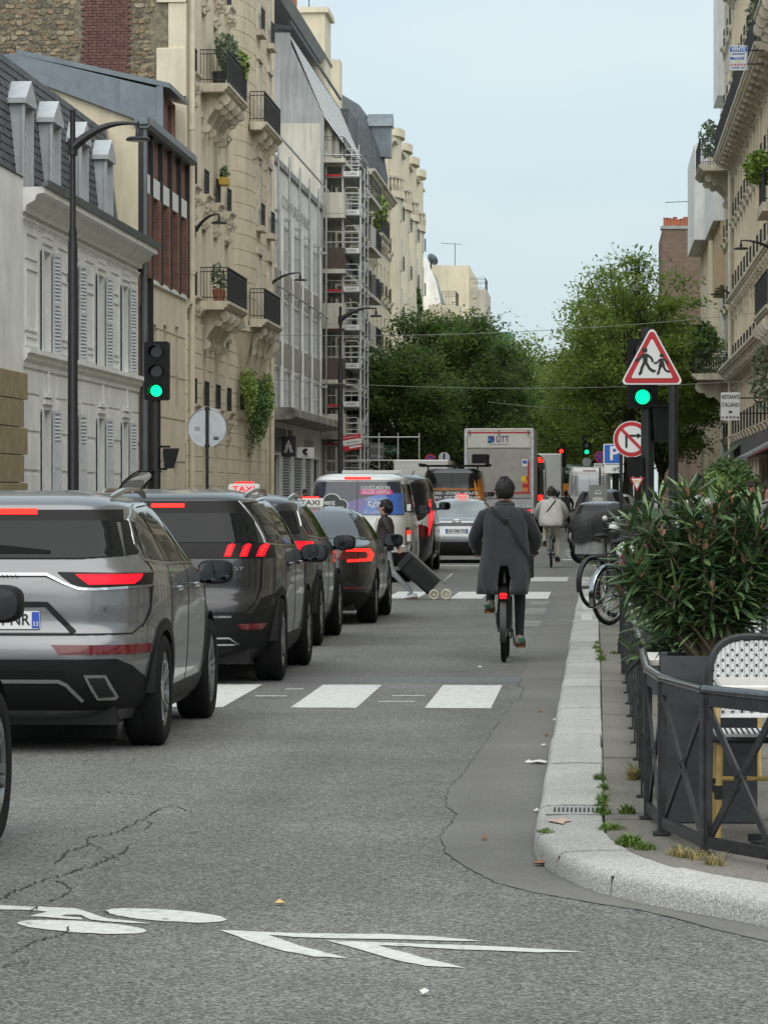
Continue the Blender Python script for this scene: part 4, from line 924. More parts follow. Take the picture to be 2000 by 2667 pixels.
# ---------------- right-hand side
XR = 6.3
b = far_block('stone_corner_building', 'sand coloured stone building with heavy scrolled balcony brackets and palms', XR, 72, 49.5, 22, 'beige_stone', 5, 15, side=RR, z0=4.2, fh=3.4, depth=12)
for z in (7.6, 17.8): balcony(b, .3, 9, z, 1.0, 1.1, 4, False, .9, 2.0)
foliage('balcony_palm', b, (1.5,-.8,12.6), (1.2,.6,.6), 800, 'plant_light', 21, .16, .3); link('railing', rail_mesh(4,1.1,.8), b, (.4,0,11.2)); m = MB(); m.box(.3,4.6,-.9,0,10.9,11.2); m.build('balcony_slab','beige_trim',b)
m = MB()
for k in range(36): m.box(.05,.9,-.06,0,.3+k*.6,.3+k*.6+.57)
m.build('corner_pier', 'beige_stone', b)
m = MB(); m.prism([(.5,-1.6,2.75),(9,-1.6,2.75),(9,0,3.6),(.5,0,3.6)], (0,0,0), (0,0,.08)); m.box(.5,9,-1.62,-1.58,2.45,2.76); m.build('shop_awning', M('awning_grey', (.17,.18,.19), .7), b)
b = far_block('long_balcony_building', 'light stone apartment building with continuous iron balconies on long corbelled ledges', XR, 121.6, 43, 24.5, 'beige_light', 6, 14, side=RR, z0=4.1, fh=3.25, depth=12)
for z, d in ((7.35,.75),(17.1,.95),(10.6,.35)):
    s = link('balcony_slab', slab_mesh(42.4, d, .35), b, (.3,0,z)); link('railing', rail_mesh(42.2,1.0,d-.05,.13), s, (.1,0,0)) if z > 15 else None
    for k in range(20): link('bracket', bracket_mesh(d*.75,.75,.3), s, (1+k*2.1,0,-.35))
for k in range(15):
    m = MB(); x = k*43/14; m.box(x-.3,x+.3,-.09,0,4.1,23.9); m.build('pilaster', 'beige_light', b)
m = MB(); m.tube([(.4,-.2,.1),(.4,-.2,21)], .09, 8); m.build('downpipe', 'pipe_cream', b)
foliage('balcony_plants', b, (36,-.6,18.6), (2.4,.3,.9), 260, 'plant_grey', 22, .2); foliage('balcony_plants', b, (24,-.6,18.3), (2.5,.3,.6), 200, 'plant', 23, .2); foliage('balcony_plants', b, (41,-.5,5.6), (1.2,.5,1.2), 330, 'plant_grey', 24, .16)
m = MB(); m.box(1.5,42.5,-.25,0,3.1,3.9); m.build('shop_fascia', 'fascia', b)
m = MB(); m.prism([(26,-1.9,2.5),(40,-1.9,2.5),(40,0,3.3),(26,0,3.3)], (0,0,0), (0,0,.06)); m.box(26,40,-1.92,-1.88,2.2,2.55); m.build('shop_awning', M('awning_red', (.16,.018,.022), .8, var=.2, vs=3), b)
m = MB(); m.prism([(6,-1.2,2.9),(14,-1.2,2.9),(14,0,3.9),(6,0,3.9)], (0,0,0), (0,0,.06)); m.build('shop_awning', M('awning_green', (.10,.12,.08), .8), b)
b = far_block('scroll_balcony_house', 'narrow stone house with a deep black balcony on a large scroll bracket', XR, 164.7, 12, 29, 'beige_trim', 7, 3, side=RR, z0=4.1, fh=3.2)
balcony(b, 5.5, 11.6, 7.2, 1.9, 1.1, 2, True, 1.6, 2.3); foliage('balcony_plants', b, (8,-1.2,8.9), (2.6,.6,.9), 420, 'plant', 25, .22); balcony(b, 5, 11.6, 16.9, 1.6, 1.2, 2, True, 1.2, 1.6); foliage('balcony_plants', b, (8,-1,18.4), (2,.5,.9), 260, 'plant_grey', 26, .2)
b = far_block('modern_overhang_building', 'white modern building with projecting upper storeys above a cream wall', XR+.35, 176.8, 16, 23, 'white_render', 4, 4, side=RR, rail=False, bands=False, top=False)
m = MB(); m.box(2,15.9,-.9,0,15.2,18.2); m.box(10,15.9,-.7,0,21.4,30); m.build('overhang', 'white_render', b); m = MB(); m.box(4,15.85,-.55,0,12,15.2); m.build('ochre_panel', M('ochre', (.55,.40,.24), .85, var=.08, vs=.6), b)
b = far_block('cream_blank_building', 'tall cream building with blank side wall behind the trees', XR-.3, 193, 14, 20.2, 'cream', 5, 4, side=RR, rail=False, bands=False, top=False)
m = MB(); m.box(-.2,14.1,-.75,0,15.4,20.6); m.build('overhang', 'white_render', b)
b = thing('brick_gable_building', 'brown brick gable wall topped by a row of small chimney pots', 'building', (4.3, 236, 0), 0)
m = MB(); m.box(0,3.2,0,14,0,19.2); m.build('brick_wall', 'brick_old', b); m = MB(); m.box(-.1,3.3,-.1,1.5,19.2,19.4); m.box(2.2,3.4,.1,1.4,19.4,20.6); m.build('coping', 'concrete', b); chimney_pots(b, .1, 2.1, .7, 19.4, 9, .55); chimney_pots(b, 2.3,3.3,.7,20.6,3,.6)
m = MB(); m.tube([(2.1,.5,19.4),(2.1,.5,22.4)], .04, 5); m.tube([(.2,.5,21),(3,.5,21.1)], .025, 5); m.tube([(2.1,.5,22.2),(3.8,.5,22.3)], .025, 5); m.build('aerial', 'iron', b)
far_block('far_right_row', 'far row of pale apartment houses behind the trees on the brick gable side', XR, 250, 120, 17, 'beige_trim', 4, 30, side=RR, rail=False, bands=False)
far_block('far_left_row', 'far row of pale apartment houses beyond the netted building', XL, 362, 120, 16, 'beige_trim', 4, 30, rail=False, bands=False)
# unseen near side of the street: it is what the cars mirror
b = far_block('near_corner_building', 'stone apartment building behind the cafe terrace opposite the queue of cars', XR, 24, 47.5, 21, 'beige_stone', 5, 15, side=RR, z0=4.1, fh=3.3, depth=8)
# ============================================================ vehicles (local frame: y forward, x right, z up)
M('car_glass', (.008,.009,.010), .03, spec=.28); M('clear_dark', (.02,.022,.025), .05, spec=.6)
M('lamp_off', (.11,.004,.006), .14, coat=.6)
def emis(name, base, e, st, rough=.3):
    m = M(name, base, rough); q = m.node_tree.nodes['Principled BSDF']; q.inputs['Emission Color'].default_value = (*e, 1); q.inputs['Emission Strength'].default_value = st; q.inputs['Specular IOR Level'].default_value = .2; return m
emis('lamp_red', (.12,.002,.004), (1,.006,.02), .75); emis('lamp_hot', (.2,.004,.004), (1,.016,.010), 1.5); emis('signal_green', (.0,.1,.05), (.0,1,.30), 1.0); emis('signal_red', (.1,.0,.0), (1,.02,.01), 1.5)
M('chrome', (.50,.51,.52), .16, metal=1); M('plastic', (.009,.0095,.010), .5, bump=.15, bs=200, spec=.2); M('tyre', (.006,.006,.0065), .85, spec=.25, bump=.3, bs=90)
M('rim', (.30,.31,.32), .28, metal=1); M('rim_dark', (.06,.06,.065), .35, metal=.8); M('under', (.006,.006,.006), .9); M('plate', (.70,.70,.68), .4); M('plate_blue', (.03,.08,.42), .4)
def paint_mat(name, c, metal=.55, rough=.30): return M(name, c, rough, metal=metal, coat=.7, var=.05, vs=1.2)
paint_mat('p_grey', (.19,.192,.198), .6, .26); paint_mat('p_green', (.02,.05,.035), .1); paint_mat('p_dark', (.040,.040,.042)); paint_mat('p_black', (.006,.006,.0065), .2); paint_mat('p_teal', (.028,.032,.037)); paint_mat('p_white', (.62,.62,.60), .0, .35); paint_mat('p_silver', (.42,.44,.46)); paint_mat('p_blue', (.03,.045,.075)); paint_mat('p_brown', (.07,.058,.052))
def crom(p0, p1, p2, p3, t):
    return .5*((2*p1)+(-p0+p2)*t+(2*p0-5*p1+4*p2-p3)*t*t+(-p0+3*p1-3*p2+p3)*t*t*t)
def interp(levels, z):
    n = len(levels)
    for i in range(n-1):
        if levels[i][0] <= z <= levels[i+1][0]:
            a, b = levels[i], levels[i+1]; t = (z-a[0])/(b[0]-a[0])
            return [a[k]+(b[k]-a[k])*t for k in range(1, len(a))]
    return list(levels[-1][1:])
def smooth_levels(levels, dz=.022, passes=3):
    z0, z1 = levels[0][0], levels[-1][0]; n = int((z1-z0)/dz)+1
    S = [[z0+(z1-z0)*k/n]+interp(levels, z0+(z1-z0)*k/n) for k in range(n+1)]
    for _ in range(passes):
        T = [r[:] for r in S]
        for i in range(1, n):
            for k in range(1, len(S[0])): S[i][k] = .25*T[i-1][k]+.5*T[i][k]+.25*T[i+1][k]
    return S
def outline(yr, yf, w, n=5.0, tr=.03, tf=.06, N=104):
    mid, hl = (yr+yf)/2, (yf-yr)/2; pts = []
    for k in range(720):
        a = 2*pi*k/720; c, s = cos(a), sin(a)
        ny = 5.5 if s < 0 else 3.2
        x = w*(1 if c > 0 else -1)*abs(c)**(2/n); y = mid+hl*(1 if s > 0 else -1)*abs(s)**(2/ny)
        q = (y-mid)/hl
        x *= (1-tr*abs(q)**4) if q < 0 else (1-tf*q**4)
        pts.append(Vector((x, y, 0)))
    L = [0]
    for i in range(720): L.append(L[-1]+(pts[(i+1) % 720]-pts[i]).length)
    out = []; j = 0
    for k in range(N):
        t = L[-1]*k/N
        while L[j+1] < t: j += 1
        f = (t-L[j])/max(1e-9, L[j+1]-L[j]); out.append(pts[j].lerp(pts[(j+1) % 720], f))
    return out
class Body:
    def __init__(s, levels, n=5.0, tr=.03, tf=.08, dz=.022, passes=3):
        s.S = smooth_levels(levels, dz, passes); rows = []
        for r in s.S: rows.append([(p.x, p.y, r[0]) for p in outline(r[1], r[2], r[3], r[4] if len(r) > 4 else n, tr, tf)])
        m = MB(); m.grid(rows, True); N = len(rows[0]); m.add(rows[0], [tuple(range(N-1,-1,-1))]); m.add(rows[-1], [tuple(range(N))])
        s.v, s.f = m.v, m.f; s.bvh = BVHTree.FromPolygons([Vector(v) for v in m.v], m.f)
    def cast(s, o, d):
        h = s.bvh.ray_cast(Vector(o), Vector(d))
        return (h[0], h[1]) if h[0] is not None else (None, None)
    def mesh(s, mat, arches, name='body'):
        keep = []
        for f in s.f:
            c = sum((Vector(s.v[i]) for i in f), Vector())/len(f)
            if any((c.y-ay)**2+(c.z-az)**2 < ar*ar and abs(c.x) > .5 for ay, az, ar in arches): continue
            keep.append(f)
        me = bpy.data.meshes.new(name); me.from_pydata(s.v, [], keep); me.update()
        bm = bmesh.new(); bm.from_mesh(me); bmesh.ops.delete(bm, geom=[v for v in bm.verts if not v.link_faces], context='VERTS'); bmesh.ops.recalc_face_normals(bm, faces=bm.faces); bm.to_mesh(me); bm.free()
        for p in me.polygons: p.use_smooth = True
        me.materials.append(MATS[mat]); return me
    def patch(s, name, poly, mat, parent, face='rear', off=.006, step=.05, skirt=.02, mirror=False):
        """lay a 2-D outline on the body surface (rear: (x,z), side: (y,z) on the right flank)"""
        poly = [Vector(p) for p in poly]; d = []
        for a, b in zip(poly, poly[1:]+poly[:1]):
            n = max(1, int((b-a).length/step)); d += [a.lerp(b, k/n) for k in range(n)]
        nb = len(d); xs = [p.x for p in d]; ys = [p.y for p in d]; pts = d[:]
        x = min(xs)+step/2
        def inside(p):
            c = False; j = nb-1
            for i in range(nb):
                if (d[i].y > p.y) != (d[j].y > p.y) and p.x < (d[j].x-d[i].x)*(p.y-d[i].y)/(d[j].y-d[i].y)+d[i].x: c = not c
                j = i
            return c
        while x < max(xs):
            y = min(ys)+step/2
            while y < max(ys):
                p = Vector((x, y))
                if inside(p) and min((p-q).length for q in d) > step*.45: pts.append(p)
                y += step
            x += step
        r = delaunay_2d_cdt(pts, [], [list(range(nb))], 1, 1e-7)
        P = []; ok = []
        for p in r[0]:
            if face == 'rear': h, nn = s.cast((p.x, -9, p.y), (0,1,0))
            elif face == 'side': h, nn = s.cast((9, p.x, p.y), (-1,0,0))
            else: h, nn = s.cast((p.x, p.y, 9), (0,0,-1))
            ok.append(h is not None)
            if h is None: h, nn = Vector((0,0,0)), Vector((0,0,1))
            P.append((h, nn))
        m = MB(); n = len(P)
        vs = [h+nn*off for h, nn in P]+[h-nn*skirt for h, nn in P]
        fs = [tuple(f) for f in r[2] if all(ok[i] for i in f)]
        edges = {}
        for f in fs:
            for a, b in zip(f, f[1:]+f[:1]): edges[(a,b)] = edges.get((a,b), 0)+1
        sk = [(b, a, a+n, b+n) for (a, b) in edges if (b, a) not in edges]
        out = []
        for sgn in ((1,-1) if mirror else (1,)):
            mm = MB(); mm.add([(v.x*sgn, v.y, v.z) for v in vs], fs+sk); o = mm.build(name, mat, parent)
            for pl in o.data.polygons: pl.use_smooth = True
            try: o.data.set_sharp_from_angle(angle=radians(35))
            except Exception: pass
            out.append(o)
        return out[0]
    def line(s, name, pts, w, mat, parent, face='rear', off=.008, mirror=False):
        """narrow strip along a 2-D polyline on the surface"""
        P = [Vector(p) for p in pts]; L = []; R = []; D = []
        for a, b in zip(P, P[1:]):
            n = max(1, int((b-a).length/.05)); D += [a.lerp(b, k/n) for k in range(n)]
        D.append(P[-1])
        for i, p in enumerate(D):
            t = (D[min(i+1,len(D)-1)]-D[max(i-1,0)]); t = t.normalized(); nn = Vector((-t.y, t.x)); L.append(p+nn*w/2); R.append(p-nn*w/2)
        rows = []
        for q in (L, R):
            row = []
            for p in q:
                h, nn = s.cast((p.x,-9,p.y),(0,1,0)) if face == 'rear' else s.cast((9,p.x,p.y),(-1,0,0))
                if h is None: h, nn = (row[-1] if row else Vector((0,0,-5))), Vector((0,0,0))
                row.append(h+nn*off)
            rows.append(row)
        for sgn in ((1,-1) if mirror else (1,)):
            m = MB(); m.grid([[(p.x*sgn,p.y,p.z) for p in r] for r in rows]); m.grid([[(p.x*sgn,p.y,p.z) for p in rows[0]], [(p.x*sgn*.985,p.y+(.012 if face=='rear' else 0),p.z) for p in rows[0]]]); o = m.build(name, mat, parent)
        return o
def wheel_meshes(R, wd, rimmat='rim', spokes=5):
    def f():
        r = R*.66; prof = [(r,-wd*.42),(r+.02,-wd*.48),(R*.9,-wd*.5),(R*.97,-wd*.44),(R,-wd*.34),(R,-wd*.12),(R-.008,-.008),(R-.008,.008),(R,wd*.12),(R,wd*.34),(R*.97,wd*.44),(R*.9,wd*.5),(r+.02,wd*.48),(r,wd*.42)]
        m = MB(); n = 40; rows = []
        for k in range(n+1): a = 2*pi*k/n; rows.append([(x, q*cos(a), q*sin(a)) for q, x in prof])
        m.grid(rows); t = m.mesh('tyre', 'tyre', True)
        m = MB(); rows = []
        for k in range(n+1): a = 2*pi*k/n; rows.append([(x, q*cos(a), q*sin(a)) for q, x in ((r+.004,wd*.44),(r-.012,wd*.45),(r-.03,wd*.38),(r-.04,-wd*.4))])
        m.grid(rows)
        for k in range(spokes):
            for da in (-.13, .13):
                a = 2*pi*k/spokes; m.bar((wd*.30, .05*cos(a+da*3), .05*sin(a+da*3)), (wd*.40, (r-.02)*cos(a+da), (r-.02)*sin(a+da)), .035, .03, (1,0,0))
        m.tube([(wd*.2,0,0),(wd*.40,0,0)], .07, 12); rm = m.mesh('rim', rimmat)
        m = MB(); m.tube([(-wd*.3,0,0),(wd*.12,0,0)], r-.02, 20); dk = m.mesh('brake_disc', 'rim_dark')
        return t, rm, dk
    return cached(('wheel', R, wd, rimmat, spokes), f)
def add_wheel(parent, x, y, R, wd=.23, rimmat='rim', spokes=5, yaw=0):
    t, rm, dk = wheel_meshes(R, wd, rimmat, spokes)
    w = bpy.data.objects.new('wheel', None); COL.objects.link(w); w.parent = parent; w.location = (x, y, R); w.rotation_euler = (0, 0, (0 if x > 0 else pi)+yaw)
    for n_, me in (('tyre', t), ('rim', rm), ('brake_disc', dk)):
        o = link(n_, me, w)
        if me is rm: o.rotation_euler = (random.uniform(0,6), 0, 0)
    return w
def ellipsoid(m, c, r, nx=14, nz=8, p=1.0):
    rows = []
    for i in range(nz+1):
        b = -pi/2+pi*i/nz; rows.append([(c[0]+r[0]*math.copysign(abs(cos(b)*cos(a))**p, cos(a)), c[1]+r[1]*math.copysign(abs(cos(b)*sin(a))**p, sin(a)), c[2]+r[2]*math.copysign(abs(sin(b))**p, sin(b))) for a in [2*pi*k/nx for k in range(nx)]])
    m.grid(rows, True); return m
def add_mirror(parent, x, y, z, mat, w=.125, h=.085, d=.09):
    for s in (1, -1):
        m = MB(); ellipsoid(m, (s*(x+w*.8),y,z), (w,d,h), 16, 10, .62); o = m.build('door_mirror', mat, parent, True)
        m2 = MB(); m2.poly([(s*(x+w*.8)+w*.86*cos(a)*abs(cos(a))**-.35, y-d*.99, z+h*.82*math.copysign(abs(sin(a))**.62, sin(a))) for a in [2*pi*(k+.5)/18 for k in range(18)]]); m2.build('mirror_glass', M('mirror_glass', (.07,.075,.08), .04, metal=1), o)
        m3 = MB(); m3.bar((s*(x-.08),y+.04,z-.07),(s*(x+.06),y+.02,z-.05),.06,.04); m3.build('mirror_arm', 'plastic', o)
def plate(parent, x, y, z, txt, w=.52, dep='75'):
    m = MB(); m.prism([(x+a,0,z+b) for a, b in rrect(-w/2,w/2,-.055,.055,.012,3)], (0,y-.012,0), (0,y,0)); p = m.build('number_plate', 'plate', parent)
    for s, t in ((-1, 'F'), (1, dep)):
        m = MB(); m.box(x+s*(w/2-.025)-.023, x+s*(w/2-.025)+.023, y-.0135, y-.0118, z-.05, z+.05); m.build('plate_band', 'plate_blue', p); text('plate_code', t, .038, 'white', p, (x+s*(w/2-.025), y-.0142, z-.025))
    text('plate_text', txt, .098, 'sign_black', p, (x, y-.0135, z), width=w*.76, bold=.001)
def base_car(name, label, X, Yrear, length, spec, paint, arch=None, rz=0, group=None, R=.355, wb=2.74, roh=.93, halfw=.95, clad=True, cat='car', mirror=(.93,.72,1.06), n=5.0, tr=.03, tf=.08, rimmat='rim', passes=3, track=.82):
    t = thing(name, label, cat, (X, Yrear+length/2, 0), rz, group); B = Body(spec, n, tr, tf, passes=passes)
    yra = -length/2+roh; yfa = yra+wb; ar = R+.045
    body = link('body', B.mesh(paint, [(yra, R, ar), (yfa, R, ar)]), t)
    for ya in (yra, yfa):
        for s in (1, -1): add_wheel(t, s*track, ya, R, .24, rimmat)
        ring = []
        aa = [radians(-12+204*k/22) for k in range(23)]
        poly = [(ya+(ar+.055)*cos(a), R+(ar+.055)*sin(a)) for a in aa]+[(ya+(ar-.02)*cos(a), R+(ar-.02)*sin(a)) for a in reversed(aa)]
        B.patch('wheel_arch', poly, 'plastic' if clad else paint, t, 'side', .008, .04, .05, True)
        for s in (1, -1):
            m = MB(); rows = [[(s*x, ya+(ar+.01)*cos(a), R+(ar+.01)*sin(a)) for a in [pi*k/16 for k in range(17)]] for x in (halfw-.03, halfw-.42)]
            m.grid(rows); m.add([p for p in rows[1]], [tuple(range(17))]); m.build('wheel_well', 'under', t)
    m = MB(); m.box(-halfw+.25, halfw-.25, -length/2+.25, length/2-.25, .17, .4); m.build('underbody', 'under', t)
    add_mirror(t, mirror[0], mirror[1], mirror[2], 'plastic')
    return t, B
def taxi_sign(parent, x, y, z, txt='TAXI', red=True):
    m = MB(); m.prism([(a,0,b) for a, b in rrect(-.17,.17,0,.115,.035,4)], (x,y-.07,z), (x,y+.07,z)); o = m.build('taxi_sign', M('taxi_white', (.75,.73,.70), .35), parent)
    text('taxi_text', txt, .085, 'lamp_red' if red else 'sign_black', o, (x, y-.072, z+.055), width=.24, bold=.001)
    m = MB(); m.prism([(a,0,b) for a, b in rrect(-.10,.10,.10,.135,.012,3)], (x,y-.05,z), (x,y+.05,z)); m.build('taxi_lamp', 'lamp_hot', o)
    return o
SUV = [(.19,-2.0,2.0,.84),(.30,-2.19,2.2,.905),(.42,-2.265,2.27,.93),(.58,-2.285,2.285,.942),(.71,-2.275,2.26,.945),(.75,-2.20,2.24,.946),(.90,-2.20,2.18,.948),(1.04,-2.19,1.95,.942),(1.10,-2.165,1.40,.928),(1.17,-2.10,1.18,.895),(1.22,-2.05,1.06,.868),(1.37,-1.93,.72,.795),(1.49,-1.85,.42,.72),(1.545,-1.83,.25,.67),(1.585,-1.72,.0,.61),(1.612,-1.5,-.25,.52),(1.625,-1.15,-.45,.36)]
def scale_spec(sp, kz, ky, kw, dy=0): return [(a[0]*kz, a[1]*ky+dy, a[2]*ky+dy, a[3]*kw, *a[4:]) for a in sp]
def side_glass(B, t, wins, chrome=None):
    for w in wins: B.patch('side_window', w, 'car_glass', t, 'side', .007, .05, .02, True)
    if chrome: B.line('window_trim', chrome, .016, 'chrome', t, 'side', .010, True)
def roof_rails(t, x, y0, y1, z, mat='chrome'):
    for s in (1, -1):
        m = MB(); n = 12; pts = [(s*(x+.03*sin(pi*k/n)), y0+(y1-y0)*k/n, z+.03*min(1, 4*min(k/n, 1-k/n)) + .015*sin(pi*k/n)) for k in range(n+1)]
        m.tube(pts, [.012]+[.02]*(n-1)+[.012], 6); m.build('roof_rail', mat, t, True)
def antenna(t, y, z):
    m = MB(); m.prism([(0,y-.09,z),(0,y+.12,z),(0,y-.06,z+.06),(0,y-.09,z+.06)], (-.012,0,0), (.012,0,0)); m.build('roof_antenna', 'plastic', t)

# 1 --- silver grey SUV with DS 7 badge
t, B = base_car('suv_car', 'metallic grey SUV with slanted red tail lights and chrome tailgate strip, 33 plate', -3.68, 21.58, 4.57, SUV, 'p_grey')
B.patch('spoiler_band', [(-.68,1.50),(.68,1.50),(.70,1.425),(-.70,1.425)], 'black', t, 'rear', .006)
B.patch('rear_window', [(-.66,1.43),(.66,1.43),(.735,1.215),(.5,1.20),(-.5,1.20),(-.735,1.215)], 'car_glass', t, 'rear', .009)
B.patch('quarter_panel_glass', [(.685,1.44),(.745,1.42),(.80,1.225),(.745,1.215)], 'black', t, 'rear', .008, .03, .02, True)
B.patch('brake_light', [(-.19,1.505),(.19,1.505),(.19,1.47),(-.19,1.47)], 'lamp_hot', t, 'rear', .012, .04)
for k in range(-6, 7): B.patch('brake_led', [(k*.03-.006,1.495),(k*.03+.006,1.495),(k*.03+.006,1.485),(k*.03-.006,1.485)], 'lamp_hot', t, 'rear', .016, .03)
B.patch('tail_light_housing', [(.36,1.115),(.885,1.105),(.885,1.035),(.55,1.02),(.45,1.045)], 'black', t, 'rear', .010, .04, .02, True)
B.patch('tail_light', [(.47,1.10),(.84,1.10),(.83,1.07),(.80,1.042),(.55,1.04)], 'lamp_red', t, 'rear', .014, .04, .02, True)
B.line('chrome_strip', [(-.3,1.10),(.3,1.10)], .016, 'chrome', t, 'rear', .012)
B.line('chrome_edge', [(.29,1.10),(.40,1.05),(.49,1.016),(.60,1.012),(.88,1.028)], .015, 'chrome', t, 'rear', .016, True)
B.line('tailgate_gap', [(-.84,.735),(.80,.735),(.86,.80),(.885,.90),(.885,1.03)], .008, 'black', t, 'rear', .006)
B.line('tailgate_edge', [(.84,.745),(.885,.86),(.893,1.03)], .007, 'chrome', t, 'rear', .007, True)
B.line('hatch_gap', [(.72,1.50),(.80,1.30),(.83,1.22),(.885,1.12)], .007, 'chrome', t, 'rear', .007, True)
B.patch('plate_recess', [(-.33,.905),(.33,.905),(.47,.745),(-.47,.745)], 'p_grey', t, 'rear', .004)
B.line('plate_recess_edge', [(-.47,.745),(-.30,.92),(.30,.92),(.47,.745)], .035, 'plastic', t, 'rear', .010)
h, _ = B.cast((0,-9,.825),(0,1,0)); plate(t, 0, h.y-.012, .825, 'FL-154-NR', dep='33')
B.patch('rear_reflector', [(.34,.672),(.885,.668),(.885,.612),(.39,.615)], 'lamp_off', t, 'rear', .010, .04, .02, True)
B.patch('lower_bumper', [(-.80,.585),(.72,.585),(.80,.54),(.90,.40),(.90,.30),(.80,.27),(-.8,.27),(-.9,.40)], 'plastic', t, 'rear', .008)
B.line('diffuser_trim', [(-.52,.33),(-.43,.43),(-.38,.452),(.38,.452),(.43,.43),(.52,.33)], .022, 'chrome', t, 'rear', .014)
for k in range(3): B.line('diffuser_slat', [(-.4,.475+k*.02),(.42,.475+k*.02)], .008, 'black', t, 'rear', .012)
B.patch('exhaust_trim', [(.53,.49),(.66,.488),(.72,.35),(.70,.332),(.60,.335)], 'chrome', t, 'rear', .014, .03, .02, True); B.patch('exhaust', [(.555,.472),(.65,.47),(.70,.355),(.61,.352)], 'under', t, 'rear', .019, .03, .02, True)
h, _ = B.cast((.665,-9,.895),(0,1,0)); text('badge', 'DS 7', .045, 'chrome', t, (.665,h.y-.016,.895), bold=.0015, width=.125)
h, _ = B.cast((0,-9,1.10),(0,1,0)); text('strip_text', 'CROSSBACK', .022, 'plastic', t, (0,h.y-.022,1.10), spacing=2.2)
m = MB(); h, _ = B.cast((.2,-9,1.25),(0,1,0)); m.prism([(-.25,0,1.235),(.30,0,1.232),(.30,0,1.252),(.0,0,1.285),(-.25,0,1.28)], (0,h.y-.03,0), (0,h.y-.012,0)); m.build('rear_wiper', 'black', t)
side_glass(B, t, [[(-1.62,1.19),(-1.10,1.17),(-1.12,1.47),(-1.30,1.46),(-1.5,1.40),(-1.62,1.30)], [(-1.06,1.17),(-.22,1.15),(-.24,1.50),(-1.06,1.48)], [(-.18,1.15),(.85,1.14),(.62,1.29),(.30,1.42),(.08,1.49),(-.18,1.50)]], [(.95,1.125),(-1.2,1.155),(-1.68,1.18),(-1.70,1.28),(-1.56,1.43),(-1.3,1.50),(-1.0,1.522),(-.2,1.535)])
for y in (-1.08,-.2,.95): B.line('door_gap', [(y,.36),(y,1.14)], .009, 'black', t, 'side', .003, True)
for y in (-.95,.02): 
    for s in (1,-1): m = MB(); m.tube([(s*.955,y,.985),(s*.975,y+.1,.99),(s*.955,y+.2,.985)], .016, 6); m.build('door_handle', 'p_grey', t)
B.patch('sill_cladding', [(-.9,.24),(.93,.24),(.93,.36),(-.9,.36)], 'plastic', t, 'side', .008, .06, .02, True)
roof_rails(t, .60, -1.5, .2, 1.58)
# 2 --- dark grey seven-seat SUV with claw lights
S2 = [(a[0]*1.012, a[1]*1.015-.0, a[2]*1.015, a[3]*.985) for a in SUV]; S2 = [(z, (yr if z < 1.1 else yr-.06*min(1,(z-1.1)*3)), yf, w*(1.0 if z < 1.2 else 1.03)) for z, yr, yf, w in S2]
t, B = base_car('suv_car', 'dark grey SUV with three claw-shaped red tail lights and GT badge', -3.62, 29.45, 4.64, S2, 'p_dark')
B.patch('spoiler_band', [(-.70,1.54),(.70,1.54),(.73,1.43),(-.73,1.43)], 'black', t, 'rear', .006)
B.patch('rear_window', [(-.70,1.435),(.70,1.435),(.76,1.19),(-.76,1.19)], 'car_glass', t, 'rear', .009)
B.patch('brake_light', [(-.14,1.515),(.14,1.515),(.14,1.485),(-.14,1.485)], 'lamp_hot', t, 'rear', .012, .04)
B.patch('black_strip', [(-.86,1.185),(.86,1.185),(.885,1.06),(-.885,1.06)], 'black', t, 'rear', .010)
for k in range(3):
    x = .50+k*.125; B.patch('claw_light', [(x,1.075),(x+.055,1.075),(x+.085,1.165),(x+.06,1.18),(x+.025,1.16)], 'lamp_red', t, 'rear', .016, .03, .02, True); B.patch('claw_light_core', [(x+.018,1.085),(x+.032,1.085),(x+.06,1.165),(x+.048,1.165)], 'lamp_hot', t, 'rear', .020, .03, .02, True)
B.patch('lower_bumper', [(-.86,.585),(-.74,.60),(.74,.60),(.80,.72),(.90,.77),(.93,.5),(.90,.30),(-.9,.30),(-.93,.5),(-.90,.77),(-.80,.72)], 'plastic', t, 'rear', .008)
B.line('chrome_strip', [(-.57,.575),(.57,.575)], .018, 'chrome', t, 'rear', .013); B.line('exhaust_trim', [(-.6,.345),(-.55,.40),(.55,.40),(.62,.345),(-.6,.345)], .014, 'chrome', t, 'rear', .013)
B.patch('rear_reflector', [(.61,.515),(.83,.515),(.80,.465),(.65,.465)], 'lamp_off', t, 'rear', .013, .04, .02, True)
B.line('tailgate_gap', [(-.76,.61),(.68,.61),(.75,.68),(.79,.80),(.80,1.06)], .008, 'black', t, 'rear', .006)
h, _ = B.cast((.62,-9,.975),(0,1,0)); text('badge', 'GT', .04, 'chrome', t, (.62,h.y-.016,.975), width=.09)
h, _ = B.cast((0,-9,.80),(0,1,0)); plate(t, 0, h.y-.012, .80, 'EW-381-QK')
m = MB(); h, _ = B.cast((-.2,-9,1.36),(0,1,0)); m.poly([(-.10,h.y-.02,1.26),(.02,h.y-.02,1.28),(.03,h.y+.0,1.36),(-.08,h.y,1.34)]); m.build('window_sticker', 'curtain', t)
side_glass(B, t, [[(-1.75,1.19),(-1.10,1.17),(-1.12,1.52),(-1.72,1.50)], [(-1.06,1.17),(-.22,1.15),(-.24,1.53),(-1.06,1.52)], [(-.18,1.15),(.85,1.14),(.62,1.30),(.30,1.43),(.08,1.50),(-.18,1.53)]], [(.95,1.125),(-1.2,1.155),(-1.82,1.18),(-1.80,1.53),(-1.0,1.555),(-.2,1.56)])
for y in (-1.08,-.2,.95): B.line('door_gap', [(y,.36),(y,1.14)], .009, 'black', t, 'side', .003, True)
